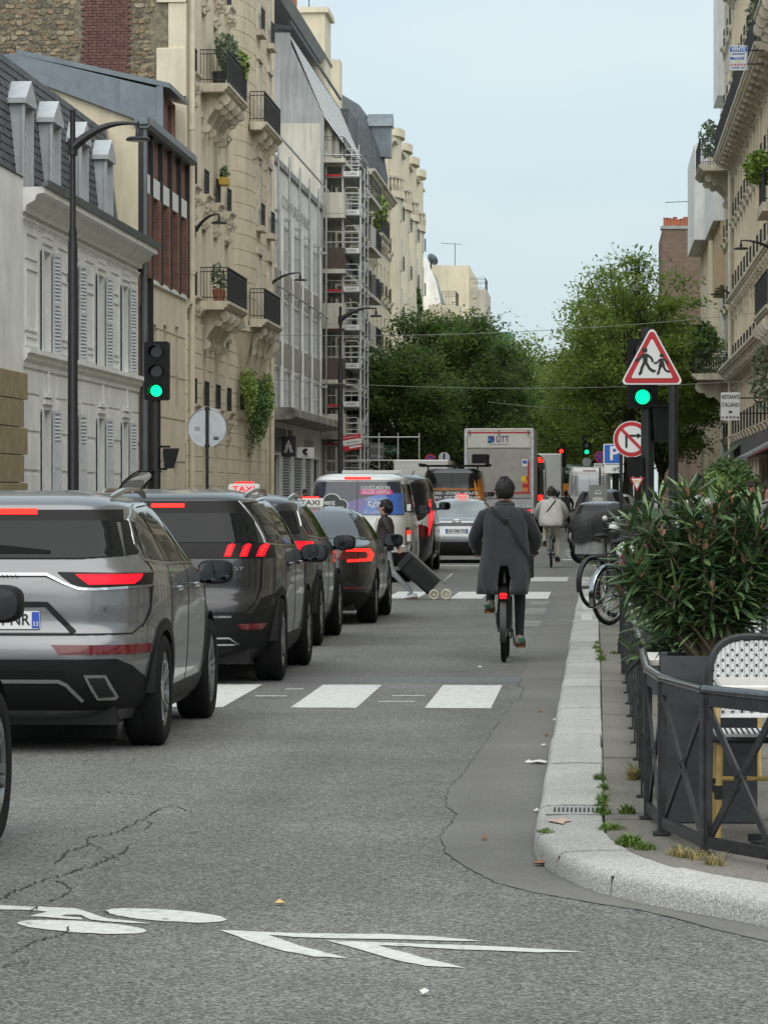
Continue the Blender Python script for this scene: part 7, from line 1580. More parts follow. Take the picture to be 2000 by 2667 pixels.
def signal_head(t, x, z0, w, h, lit='green', d=.22, y=0):
    m = MB(); m.prism([(a,0,b) for a, b in rrect(x-w/2,x+w/2,z0,z0+h,.04,4)], (0,y,0), (0,y+d,0)); hd = m.build('signal_head', 'plastic', t)
    r = w*.235
    for k, c in enumerate(('green','amber','red')):
        zc = z0+h*(.16+.335*k); m = MB(); m.prism([(x+r*cos(a),0,zc+r*sin(a)) for a in [2*pi*q/24 for q in range(24)]], (0,y-.012,0), (0,y+.01,0)); m.build('lens', 'signal_'+c if c == lit else 'clear_dark', hd)
        m = MB(); aa = [radians(-20+220*q/18) for q in range(19)]; m.grid([[(x+r*1.18*cos(a),y,zc+r*1.18*sin(a)) for a in aa],[(x+r*1.22*cos(a),y-.20-.04*sin(a),zc+r*1.18*sin(a)-.02) for a in aa]]); m.grid([[(x+r*1.26*cos(a),y,zc+r*1.26*sin(a)) for a in aa],[(x+r*1.24*cos(a),y-.20-.04*sin(a),zc+r*1.2*sin(a)-.02) for a in aa]]); m.build('visor', 'plastic', hd)
    return hd
t = thing('traffic_signal', 'black three-lamp traffic signal showing green beside the brick infill building', 'traffic light', (px(400,63), 63, 0), 0, 'traffic lights')
m = MB(); m.tube([(0,.12,.1),(0,.12,3.4)], .085, 14); m.lathe([(.12,.1),(.12,.5),(.09,.6)], 14, (0,.12,0)); m.build('pole', 'black_metal', t, True); signal_head(t, 0.02, 3.28, .44, 1.05)
m = MB(); m.prism([(.14,0,2.42),(.40,0,2.42),(.30,0,2.06),(.16,0,2.06)], (0,.0,0), (0,.28,0)); m.bar((.0,.12,2.45),(.25,.12,2.45),.04); m.bar((.0,.12,2.05),(.2,.12,2.05),.04); m.build('pedestrian_signal', 'plastic', t)
t = thing('round_sign', 'grey back of a round road sign on a thin black post', 'sign', (px(536,68), 68, 0)); m = MB(); m.tube([(0,.03,.1),(0,.03,pz(1058,68))], .032, 10); m.build('post', 'black_metal', t); zc = pz(1112,68)
t.rotation_euler = (0,0,0); m = MB(); m.prism([(.375*cos(a),0,zc+.375*sin(a)) for a in [2*pi*k/40 for k in range(40)]], (0,.065,0), (0,.085,0)); dk = m.build('disc', 'sign_back', t)
m = MB(); m.tube([(.372*cos(a),.065,zc+.372*sin(a)) for a in [2*pi*k/40 for k in range(41)]], .012, 6); m.build('rim', 'steel', dk); m = MB(); m.box(.12,.22,.060,.064,zc-.24,zc-.21); m.box(.12,.22,.060,.064,zc-.20,zc-.18); m.build('print', 'sign_black', dk); m = MB(); m.box(-.25,-.14,.060,.064,zc-.06,zc+.02); m.build('sticker', 'concrete', dk)
m = MB(); m.bar((-.05,.05,zc+.36),(.05,.05,zc+.36),.03,.05); m.bar((-.05,.05,zc-.36),(.05,.05,zc-.36),.03,.05); m.build('clamp', 'iron', t)
# right-hand signal group
t = thing('traffic_signal', 'dark traffic signal showing green half hidden behind the school crossing triangle', 'traffic light', (px(1686,51), 51, 0), 0, 'traffic lights')
m = MB(); m.tube([(.0,.14,.1),(.0,.14,4.0)], .095, 14); m.build('pole', 'black_metal', t, True); gx = px(1673,51)-px(1686,51); signal_head(t, gx, pz(1036,51)-.15, .44, 1.0)
m = MB(); bx = px(1697,51)-px(1686,51); m.prism([(bx,0,pz(1057,51)),(bx+.25,0,pz(1057,51)),(bx+.26,0,pz(1150,51)),(bx+.04,0,pz(1150,51))], (0,-.15,0), (0,.25,0)); m.prism([(bx-.02,0,pz(1055,51)),(bx+.27,0,pz(1055,51)),(bx+.27,0,pz(1060,51)),(bx-.02,0,pz(1060,51))], (0,-.2,0), (0,.25,0)); m.build('pedestrian_signal', 'plastic', t)
m = MB(); m.box(-.29,-.06,.0,.12,pz(1240,51),pz(1190,51)); m.build('control_box', 'plastic', t)
zc = pz(1258,51); s = .105
m = MB(); m.prism([(-.155-s,0,zc+.08),(-.155+s,0,zc+.08),(-.155,0,zc-.12)], (0,-.03,0), (0,-.01,0)); yt = m.build('cycle_yield_plate', 'sign_red', t); m = MB(); q = .075; m.prism([(-.155-q,0,zc+.063),(-.155+q,0,zc+.063),(-.155,0,zc-.085)], (0,-.034,0), (0,-.03,0)); m.build('plate_field', 'sign_white', yt); m = MB()
for dx in (-.03,.03): m.tube([(-.155+dx+.02*cos(a),-.038,zc+.02+.02*sin(a)) for a in [2*pi*k/10 for k in range(11)]], .004, 4)
m.tube([(-.185,-.038,zc+.02),(-.16,-.038,zc+.045),(-.125,-.038,zc+.02)], .004, 4); m.build('cycle_mark', 'sign_yellow', yt)
t = thing('school_crossing_sign', 'red bordered triangular sign with two walking children on a thick dark post', 'sign', (px(1753,50), 50, 0))
ox = px(1753,50); m = MB(); m.tube([(0,.08,.1),(0,.08,pz(990,50))], .068, 12); m.build('post', 'black_metal', t, True)
def rtri(cx, z0, z1, w, r, n=5):
    out = []
    A = [(cx-w/2,z0),(cx+w/2,z0),(cx,z1)]; inx = [(cx-w/2+r*1.73,z0+r),(cx+w/2-r*1.73,z0+r),(cx,z1-2*r)]
    for k, (c, a0) in enumerate(zip(inx, (150,-90,30))):
        for q in range(n+1): a = radians(a0+120*q/n); out.append((c[0]+r*cos(a), c[1]+r*sin(a)))
    return out
c0 = px(1697,50)-ox; z0, z1 = pz(1002,50), pz(848,50); w = px(1780,50)-px(1614,50)+.01
for nm, d, mt, y0 in (('plate',0,'sign_white',.0),('red_border',.022,'sign_red',-.004),('field',.090,'sign_white',-.008)):
    m = MB(); f = d; rr_ = max(.012,.055-d*.4); m.prism([(a,0,b) for a, b in rtri(c0, z0+f, z1-2*f, w-3.46*f, rr_)], (0,y0,0), (0,y0+(.02 if d == 0 else .004),0)); o = m.build(nm, mt, t if d == 0 else pl_)
    if d == 0: pl_ = o
def limb(m, pts, r): 
    for a, b in zip(pts, pts[1:]): m.bar((a[0],-.012,a[1]),(b[0],-.012,b[1]), r, .006, (0,-1,0))
def fig(ax, az, s, skirt):
    m = MB(); P = lambda x, z: (c0+ax+x*s, z0+az+z*s)
    m.prism([(P(0,0)[0]+.105*s*cos(a),0,P(0,.94)[1]+.105*s*sin(a)) for a in [2*pi*k/16 for k in range(16)]], (0,-.016,0), (0,-.009,0))
    if skirt: m.prism([(P(-.06,.78)[0],0,P(0,.78)[1]),(P(.06,.78)[0],0,P(0,.78)[1]),(P(.19,.33)[0],0,P(0,.33)[1]),(P(-.17,.33)[0],0,P(0,.33)[1])], (0,-.016,0), (0,-.009,0))
    else: m.prism([(P(-.09,.82)[0],0,P(0,.80)[1]),(P(.12,.82)[0],0,P(0,.80)[1]),(P(.10,.42)[0],0,P(0,.42)[1]),(P(-.07,.42)[0],0,P(0,.42)[1])], (0,-.016,0), (0,-.009,0))
    limb(m, [P(-.05,.76),P(-.22,.58),P(-.40,.52)], .09*s); limb(m, [P(.08,.76),P(.27,.62),P(.32,.46)], .09*s); limb(m, [P(-.02,.45),P(-.13,.20),P(-.17,.0),P(-.25,-.01)], .11*s); limb(m, [P(.04,.45),P(.20,.18),P(.38,.08),P(.40,.14)], .11*s)
    m.build('walking_figure', 'sign_black', pl_)
fig(-.10, .155, .35, False); fig(.135, .155, .27, True)
t = thing('no_right_turn_sign', 'round red bordered no right turn sign beside the signal post', 'sign', (px(1644,62), 62, 0)); zc = pz(1144,62); R_ = .318
m = MB(); m.tube([(px(1617,62)-px(1644,62),.06,.1),(px(1617,62)-px(1644,62),.06,zc+.34)], .03, 10); m.build('post', 'black_metal', t)
for nm, r, mt, y in (('plate',R_,'sign_white',.0),('red_ring',R_-.015,'sign_red',-.005),('field',R_-.085,'sign_white',-.010)):
    m = MB(); m.prism([(r*cos(a),0,zc+r*sin(a)) for a in [2*pi*k/40 for k in range(40)]], (0,y,0), (0,y+(.02 if r == R_ else .005),0)); o = m.build(nm, mt, t if r == R_ else P0)
    if r == R_: P0 = o
m = MB(); m.bar((-.09,-.013,zc-.15),(-.09,-.013,zc+.05),.038,.006,(0,-1,0)); m.bar((-.109,-.013,zc+.06),(.12,-.013,zc+.06),.038,.006,(0,-1,0)); m.prism([(.10,0,zc+.11),(.10,0,zc+.01),(.18,0,zc+.06)], (0,-.016,0), (0,-.010,0)); m.build('arrow', 'sign_black', P0); m = MB(); m.bar((-.19,-.019,zc+.19),(.19,-.019,zc-.19),.05,.006,(0,-1,0)); m.build('slash', 'sign_red', P0)
t = thing('parking_sign', 'blue parking sign with a white bicycle plate below', 'sign', (px(1600,66), 66, 0)); z1, z0 = pz(1156,66), pz(1209,66); xa = px(1571,66)-px(1600,66)
m = MB(); m.tube([(.12,.06,.1),(.12,.06,z1)], .03, 10); m.build('post', 'black_metal', t)
m = MB(); m.prism([(a,0,b) for a, b in rrect(xa,xa+.38,z0,z1,.03)], (0,0,0), (0,.02,0)); pl = m.build('plate', 'sign_white', t); m = MB(); m.prism([(a,0,b) for a, b in rrect(xa+.02,xa+.36,z0+.02,z1-.02,.02)], (0,-.005,0), (0,0,0)); m.build('blue_field', 'sign_blue', pl); text('letter_p', 'P', .36, 'sign_white', pl, (xa+.20,-.007,(z0+z1)/2), bold=.008)
m = MB(); m.prism([(a,0,b) for a, b in rrect(xa+.02,xa+.38,z0-.165,z0-.01,.02)], (0,0,0), (0,.02,0)); p2_ = m.build('lower_plate', 'sign_white', t); m = MB()
for dx in (.20,.29): m.tube([(xa+dx+.028*cos(a),-.004,z0-.10+.028*sin(a)) for a in [2*pi*k/14 for k in range(15)]], .004, 4)
m.tube([(xa+.20,-.004,z0-.10),(xa+.225,-.004,z0-.055),(xa+.275,-.004,z0-.055),(xa+.245,-.004,z0-.10),(xa+.20,-.004,z0-.10)], .004, 4); m.tube([(xa+.29,-.004,z0-.10),(xa+.275,-.004,z0-.04),(xa+.26,-.004,z0-.04)], .004, 4); m.build('cycle_pictogram', 'sign_black', p2_)
def round_np(label, x, y, Y, r, panel=None):
    t = thing('no_stopping_sign', label, 'sign', (px(x,Y), Y, 0)); zc = pz(y,Y); m = MB(); m.tube([(0,.05,.0),(0,.05,zc)], .035, 8); m.build('post', 'iron', t)
    m = MB(); m.prism([(r*cos(a),0,zc+r*sin(a)) for a in [2*pi*k/30 for k in range(30)]], (0,0,0), (0,.02,0)); pl = m.build('plate', 'sign_red', t); m = MB(); m.prism([(r*.8*cos(a),0,zc+r*.8*sin(a)) for a in [2*pi*k/30 for k in range(30)]], (0,-.006,0), (0,0,0)); m.build('blue_field', M('np_blue', (.03,.04,.28), .4), pl); m = MB(); m.bar((-r*.55,-.01,zc+r*.55),(r*.55,-.01,zc-r*.55),r*.17,.006,(0,-1,0)); m.bar((-r*.55,-.014,zc-r*.55),(r*.55,-.014,zc+r*.55),r*.17,.006,(0,-1,0)); m.build('cross', 'sign_red', pl)
    if panel: m = MB(); m.box(-r*1.05,r*1.05,0,.02,zc-r*1.9,zc-r*1.12); q = m.build('lower_plate', 'sign_white', t); text('lettering', panel, r*.55, 'sign_black', q, (0,-.004,zc-r*1.5), width=r*1.7)
round_np('small red and blue no stopping sign with a SAUF plate', 1562, 1190, 145, .23, 'SAUF'); round_np('small red and blue no stopping sign beside the white box van', 1121, 1197, 148, .24)
t = thing('round_sign', 'grey back of a small round sign near the white box van', 'sign', (px(1155,1), 1, 0)); t.location = (px(1157,149), 149, 0); zc = pz(1192,149); m = MB(); m.tube([(0,0,.1),(0,0,zc+.2)], .035, 8); m.build('post', 'black_metal', t); m = MB(); m.prism([(.24*cos(a),0,zc+.24*sin(a)) for a in [2*pi*k/30 for k in range(30)]], (0,.04,0), (0,.06,0)); m.build('disc', 'sign_back', t)
t = thing('traffic_signal', 'far small traffic signal showing green before the trees', 'traffic light', (px(1528,176), 176, 0), 0, 'traffic lights'); m = MB(); m.tube([(0,.1,0),(0,.1,4.0)], .06, 8); m.build('pole', 'black_metal', t); signal_head(t, 0, pz(1177,176)-.16, .46, 1.0)
m = MB(); m.prism([(.22*cos(a),0,pz(1198,176)-.1+.22*sin(a)) for a in [2*pi*k/24 for k in range(24)]], (0,-.02,0), (0,0,0)); m.build('sign_disc', 'sign_back', t)
t = thing('traffic_signal', 'far small traffic signal showing red beyond the dark bus', 'traffic light', (px(1462,182), 182, 0), 0, 'traffic lights'); m = MB(); m.tube([(0,.1,0),(0,.1,4.2)], .06, 8); m.build('pole', 'black_metal', t); signal_head(t, 0, pz(1174,182)-.85, .46, 1.0, 'red')
# shop and sale signs
def board(name, label, x0, x1, y0, y1, Y, lines, mat='white', arm=None, cat='sign', th=.05):
    t = thing(name, label, cat, (px((x0+x1)/2,Y), Y, 0)); w = px(x1,Y)-px(x0,Y); a, b = pz(y1,Y), pz(y0,Y); m = MB(); m.cbox(-w/2,w/2,0,th,a,b,.01)
    pl = m.build('panel', mat, t)
    if arm is not None: [MB().bar((w/2-.02 if arm > 0 else -w/2+.02,th/2,a+(b-a)*f),(arm,th/2,a+(b-a)*f),.05).build('arm', 'iron', t) for f in (.25,.8)]
    for txt, zf, sz, mt, wf in lines: text('lettering', txt, sz*(b-a), mt, pl, (0,-.005,a+(b-a)*zf), width=w*wf, bold=.004)
    return t, pl, w, a, b
t, pl, w, a, b = board('restaurant_sign', 'white projecting RISTORANTE ITALIANO sign with a phone number', 1875, 1925, 1023, 1095, 124, [('RISTORANTE',.83,.20,'sign_black',.90),('ITALIANO',.55,.22,'sign_black',.90),('01 45 39 59 46',.10,.12,'sign_black',.90)], 'white', 2.0)
m = MB(); zc = a+(b-a)*.30; m.prism([(-.06,0,zc-.04),(.06,0,zc-.04),(.045,0,zc+.015),(-.045,0,zc+.015)], (0,-.01,0), (0,0,0)); m.box(-.075,.075,-.01,0,zc+.022,zc+.04); m.build('telephone_mark', 'sign_black', pl)
t, pl, w, a, b = board('for_sale_sign', 'white and blue VENTE apartment sale sign on the top balcony', 1896, 1944, 123, 187, 121.5, [('APPARTEMENT',.66,.07,'sign_blue',.7),('scoti',.49,.17,'sign_blue',.62),('01 43 27 10 10',.22,.11,'sign_red',.82),('ESTIMATION - VENTE',.10,.05,'sign_blue',.7)], 'white', .9)
m = MB(); m.box(-w/2+.03,w/2-.03,-.006,0,a+(b-a)*.76,b-.03); m.build('blue_band', 'sign_blue', pl); text('lettering', 'VENTE', (b-a)*.2, 'sign_white', pl, (0,-.009,a+(b-a)*.86), width=w*.78, bold=.006); m = MB(); m.prism([(-w*.36+.05*cos(q),0,a+(b-a)*.49+.05*sin(q)) for q in [2*pi*k/14 for k in range(14)]], (0,-.008,0), (0,0,0)); m.build('logo_dot', 'sign_blue', pl); m = MB(); m.box(-.04,.04,-.008,0,a+(b-a)*.33,a+(b-a)*.38); m.build('diamond', 'sign_yellow', pl)
for e in ((-w/2+.02,-w/2+.032,a+.02,b-.02),(w/2-.032,w/2-.02,a+.02,b-.02)): m = MB(); m.box(e[0],e[1],-.006,0,e[2],e[3]); m.build('blue_border', 'sign_blue', pl)
board('dry_cleaner_sign', 'green PRESSING sign partly hidden behind the scaffolding', 972, 1042, 1160, 1184, 186, [('PRESSING',.5,.62,'sign_white',.9)], M('sign_green', (.02,.14,.09), .5), -2.3)
board('tailor_sign', 'dark RETOUCHES MOULIN tailor sign behind the scaffolding rails', 962, 1000, 1153, 1197, 184, [('RETOUCHES',.78,.20,'curtain',.85),('MOULIN',.20,.22,'curtain',.8)], 'fascia', -1.5)
# bollards
for x, ytop, Y, r, lb in ((1628,1411,33.5,.055,'short dark bollard with a white ball, just past the terrace fence end'),(1637,1420,31.6,.055,'dark bollard with a white ball touching the terrace fence end'),(1599,1359,57,.06,'stout dark bollard with a white ball beside the parking sign post'),(1575,1340,78,.045,'slim dark bollard with a pale ball in front of the covered scooter'),(1608,1341,76,.045,'slim dark bollard with a pale ball between the covered scooter and the sign post')):
    t = thing('bollard', lb, 'bollard', (px(x,Y), Y, .1), 0, 'bollards along the pavement'); zt = pz(ytop,Y)-.1; m = MB(); m.lathe([(r*1.3,0),(r*1.3,.12),(r,.16),(r,zt-.22),(r*1.15,zt-.2),(r*1.15,zt-.16),(r*.6,zt-.15)], 14); m.build('post', 'black_metal', t, True); m = MB(); ellipsoid(m, (0,0,zt-.085), (.085 if r > .05 else .06,)*3, 16, 10); m.build('ball', 'white', t, True)
# parked bicycles on the pavement
bicycle('black parked city bicycle with chrome mudguard and rear rack, nearest the fence end post', (.14,40.6,.1), radians(-36), .345, .042, 'black_metal', True, 'chrome', group='bicycles parked on the pavement'); bicycle('black parked bicycle behind the chrome mudguard one, rack bags off', (.22,43.2,.1), radians(-40), .345, .042, 'black_metal', True, 'black_metal', group='bicycles parked on the pavement')
bicycle('dark parked bicycle with wire basket, its wheel hanging over the kerb', (-.05,46.5,.1), radians(-34), .34, .04, 'iron', False, 'black_metal', basket=True, group='bicycles parked on the pavement'); bicycle('parked bicycle with silver frame deepest in the row by the bollards', (.55,49,.1), radians(-50), .34, .04, 'steel', True, 'black_metal', basket=True, group='bicycles parked on the pavement')
# charging kiosk
t = thing('charging_kiosk', 'grey car charging kiosk with a white car pictogram', 'kiosk', (px(1557,109), 109, .0)); zt = pz(1263,109); m = MB(); m.prism([(a,0,b) for a, b in rrect(-.28,.28,.0,zt,.06)], (0,0,0), (0,.35,0)); m.build('cabinet', M('kiosk_grey', (.22,.23,.22), .5, var=.08, vs=3), t); m = MB(); zc = zt-.26; m.tube([(-.10,-.004,zc),(-.09,-.004,zc+.04),(-.05,-.004,zc+.05),(-.02,-.004,zc+.09),(.04,-.004,zc+.09),(.08,-.004,zc+.04),(.11,-.004,zc+.02),(.11,-.004,zc-.01),(-.10,-.004,zc)], .008, 5)
for dx in (-.05,.06): m.tube([(dx+.02*cos(q),-.005,zc-.01+.02*sin(q)) for q in [2*pi*k/10 for k in range(11)]], .007, 4)
m.build('car_pictogram', 'sign_white', t); m = MB(); m.prism([(a,0,b) for a, b in rrect(-.16,.16,zt-.55,zt-.38,.05)], (0,-.01,0), (0,0,0)); m.build('socket_panel', 'curtain', t)
# covered scooter
def scooter(label, loc, rz, cover=False, screen=False, name='motor_scooter'):
    t = thing(name, label, 'scooter', loc, rz)
    for y in (0, 1.3):
        w = bpy.data.objects.new('wheel', None); COL.objects.link(w); w.parent = t; w.location = (0,y,.25); m = MB(); n = 24; m.tube([(0,.19*cos(2*pi*k/n),.19*sin(2*pi*k/n)) for k in range(n+1)], .06, 8, False); link('tyre', m.mesh('tyre','tyre',True), w); m = MB(); m.tube([(-.04,0,0),(.04,0,0)], .13, 14); link('rim', m.mesh('rim','rim'), w)
    m = MB(); ellipsoid(m, (0,.15,.62), (.17,.45,.2), 14, 8, .8); ellipsoid(m, (0,1.15,.65), (.18,.16,.38), 12, 8, .8); m.box(-.15,.15,.4,1.05,.28,.36); m.build('bodywork', 'p_silver' if cover else 'p_black', t, True)
    m = MB(); ellipsoid(m, (0,.1,.84), (.14,.42,.07), 12, 6, .8); m.build('saddle', 'black', t, True); m = MB(); m.tube([(0,1.25,.3),(0,1.1,1.0)], .03, 6); m.tube([(-.33,.98,1.05),(0,1.08,1.02),(.33,.98,1.05)], .018, 6); m.build('handlebar', 'black', t); m = MB(); m.tube([(.15,0,.25),(.16,.5,.2)], .05, 8); m.build('exhaust', 'steel', t)
    if cover:
        rr = random.Random(4); m = MB(); rows = []; n = 40
        for z, k in ((.50,1.0),(.64,1.0),(.82,1.0),(1.02,.97),(1.18,.86),(1.27,.62),(1.30,.2)):
            row = []
            for q in range(n):
                a = 2*pi*q/n; w = 1+.05*sin(11*a+z*3)*(1.25-z)+.03*sin(5*a); yy_ = .62+(.92*k)*sin(a)*w; xx = (.42*k)*cos(a)*w; zz = z+(.10*sin(a*1+.4) if z > .9 else 0)+(.04*sin(9*a) if z < .55 else 0); row.append((xx, yy_, zz))
            rows.append(row)
        m.grid(rows, True); m.add(rows[-1], [tuple(range(n))]); m.build('rain_cover', M('cover_black', (.012,.013,.014), .5, var=.3, vs=3, bump=.6, bs=9), t, True)
        m = MB(); rows = [[((.36+.03*sin(13*2*pi*q/40))*cos(2*pi*q/40), .62+(.80+.03*sin(9*2*pi*q/40))*sin(2*pi*q/40), z) for q in range(n)] for z in (.22,.36,.56)]; m.grid(rows, True); m.build('cover_skirt', M('cover_silver', (.32,.33,.34), .45, metal=.3, bump=.5, bs=9), t, True)
    if screen:
        m = MB(); rows = []
        for k in range(9):
            q = k/8; rows.append([((.42-.06*q)*sin(a), 1.25-.5*q**1.4+.12*cos(a)-.5*max(0,q-.7), 1.0+.98*q-.5*max(0,q-.8)**1.2) for a in [radians(-80+160*j/12) for j in range(13)]])
        m.grid(rows); m.build('windscreen', M('screen_glass', (.10,.11,.11), .08, trans=.6, spec=.6), t, True)
        m = MB(); m.tube([rows[8][j] for j in range(13)], .014, 5); m.tube([r[0] for r in rows], .014, 5); m.tube([r[12] for r in rows], .014, 5); m.tube([(0,1.2,1.3),(.25,1.1,1.75)], .01, 4); m.build('screen_frame', 'black', t)
    return t
scooter('motor scooter under a black rain cover with silver skirt, beside the kerb island', (-.38,82,0), radians(-72), cover=True); scooter('black scooter with a tall curved windscreen parked before the brick infill building', (px(470,63), 62.5, .1), radians(62), screen=True)
# green litter bin
t = thing('litter_bin', 'green bag litter bin on the pavement beyond the cafe chairs', 'bin', (px(1942,44), 44, .1)); m = MB(); rows = [[(r*cos(a)*(1+.06*sin(5*a+z*9)), r*sin(a)*(1+.06*cos(4*a)), z) for a in [2*pi*k/20 for k in range(20)]] for z, r in ((.05,.09),(.08,.13),(.3,.15),(.55,.14),(.62,.15))]; m.grid(rows, True); m.build('green_bag', M('bag_green', (.02,.24,.08), .4, bump=.5, bs=14), t, True); m = MB(); m.tube([(.16*cos(a),.16*sin(a),.63) for a in [2*pi*k/20 for k in range(21)]], .014, 6); m.tube([(.19,.05,0),(.19,.05,.85)], .03, 8); m.box(.10,.24,-.1,.16,.0,.65); m.build('frame', M('bin_frame', (.05,.055,.05), .5), t)
# overhead wires
for k, (ya, yb, x0, x1, Y) in enumerate(((868,812,700,1895,128),(983,990,700,1900,133),(1046,1049,1270,1840,170))):
    m = MB(); a = Vector((XL if k < 2 else px(x0,Y), Y, pz(ya,Y))); b = Vector((6.3 if k < 2 else px(x1,Y), Y, pz(yb,Y))); m.tube([tuple(a.lerp(b, q/20)+Vector((0,0,-.35*4*(q/20)*(1-q/20)))) for q in range(21)], .011, 5); tag(m.build('overhead_wire', M('wire', (.25,.26,.25), .6)), ('thin overhead wire crossing the street above the school crossing sign','thin overhead wire crossing lower in front of the dark tree','thin far overhead wire between the tree crowns')[k], 'wire')
# ============================================================ cafe terrace
FP = [(.24,29.6),(.24,28.2),(.24,26.8),(.24,25.4),(.24,24.0),(.24,22.7),(.24,21.4),(.24,20.1),(.238,18.8),(.234,17.6),(.235,16.45),(.285,15.67),(.445,14.78),(.72,14.25),(1.15,13.75),(1.75,13.2),(2.5,12.3)]
fen = thing('terrace_fence', 'dark iron terrace fence with crossed braces and rounded steel handrail', 'fence', (0,0,.1))
ZT = .70
for k, (a, b) in enumerate(zip(FP, FP[1:])):
    a3 = Vector((*a, 0)); b3 = Vector((*b, 0)); d = (b3-a3).normalized(); nn = Vector((-d.y, d.x, 0)); g0 = a3+d*.028; g1 = b3-d*.028; up = Vector((0,0,1)); zt, zb = ZT-.055, .055
    pan = MB(); pan.bar(g0+up*zb, g1+up*zb, .022, .05); pn = pan.build('bottom_rail', 'iron', fen)
    pan = MB(); pan.bar(g0+up*zt, g1+up*zt, .022, .05); pan.build('top_rail', 'iron', fen)
    for e in (g0, g1): q = MB(); q.bar(e+up*.03, e+up*(ZT-.03), .026, .03, tuple(d)); q.build('upright', 'iron', fen)
    q = MB(); q.bar(g0+d*.015+up*(zb+.03)+nn*.006, g1-d*.015+up*(zt-.03)+nn*.006, .012, .036, tuple(up)); q.build('brace', 'iron', fen); q = MB(); q.bar(g0+d*.015+up*(zt-.03)-nn*.006, g1-d*.015+up*(zb+.03)-nn*.006, .012, .036, tuple(up)); q.build('brace', 'iron', fen)
    c = (g0+g1)/2+up*(zt+zb)/2; q = MB(); q.tube([c-nn*.016, c+nn*.016], .028, 10); q.tube([c-nn*.022, c+nn*.022], .008, 8); q.build('boss', 'iron', fen)
    q = MB(); q.tube([a3-d*.0+up*(ZT-.012), b3-d*.012+up*(ZT-.012)], .021, 10); q.build('handrail', M('handrail', (.16,.165,.17), .22, metal=.9, var=.2, vs=20), fen, True)
for k, p in enumerate(FP):
    q = MB(); q.box(p[0]-.019, p[0]+.019, p[1]-.019, p[1]+.019, 0, ZT-.03); q.box(p[0]-.04,p[0]+.04,p[1]-.04,p[1]+.04,0,.012); q.build('post', 'iron', fen)
m = MB(); m.cbox(.20,.285,29.62,29.72,0,1.0,.01); m.build('end_post', 'iron', fen)
# planter and oleander
def planter(label, x0, x1, y0, y1, z):
    t = thing('planter_box', label, 'planter', ((x0+x1)/2,(y0+y1)/2,.1)); w, d = (x1-x0)/2, (y1-y0)/2; m = MB(); th = .035
    for a in ((-w,w,-d,-d+th),(-w,w,d-th,d),(-w,-w+th,-d+th,d-th),(w-th,w,-d+th,d-th)): m.box(a[0],a[1],a[2],a[3],0,z)
    m.build('box', M('planter_grey', (.045,.05,.055), .6, var=.2, vs=6, bump=.3, bs=14), t); m = MB(); m.box(-w+th,w-th,-d+th,d-th,.1,z-.05); m.build('soil', M('soil', (.03,.022,.016), .95, bump=.8, bs=30), t); return t
planter('tall charcoal planter box holding the oleander inside the fence corner', .29, .73, 16.25, 16.68, .76); planter('charcoal planter box with flowers farther along the terrace fence', .34, .74, 26.6, 27.0, .72); planter('low charcoal planter tucked behind the handrail bend', .33, .60, 18.3, 18.6, .55)
M('oleander_a', (.072,.13,.048), .42, spec=.5, var=.25, vs=25); M('oleander_b', (.13,.20,.075), .42, var=.25, vs=25); M('oleander_c', (.042,.082,.036), .45, var=.25, vs=25); M('oleander_tip', (.26,.12,.07), .5); M('stem', (.11,.085,.055), .8, var=.3, vs=20); M('bud_pink', (.50,.05,.08), .6)
def leaf_mesh(i):
    def f():
        r3 = random.Random(i); n = 6; bend = r3.uniform(-.10,.28); m = MB(); Lr = []; C = []; R = []
        for k in range(n+1):
            q = k/n; w = .068*(sin(pi*min(1,q*.92+.06))**.8)+(.004 if k < n else 0); z = -bend*q*q
            Lr.append((-w,q,z+.25*w)); C.append((0,q,z)); R.append((w,q,z+.25*w))
        m.grid([Lr, C, R]); return m.mesh('leaf', ('oleander_a','oleander_b','oleander_a','oleander_c')[i % 4], True)
    return cached(('leaf', i), f)
def frame_mat(p, d, s, roll):
    d = d.normalized(); x = d.cross(Vector((0,0,1)))
    x = x.normalized() if x.length > .01 else Vector((1,0,0)); z = x.cross(d); m3 = Matrix((x, d, z)).transposed(); m3 = m3 @ Matrix.Rotation(roll, 3, 'Y')
    return Matrix.Translation(p) @ m3.to_4x4() @ Matrix.Diagonal((s, s, s, 1))
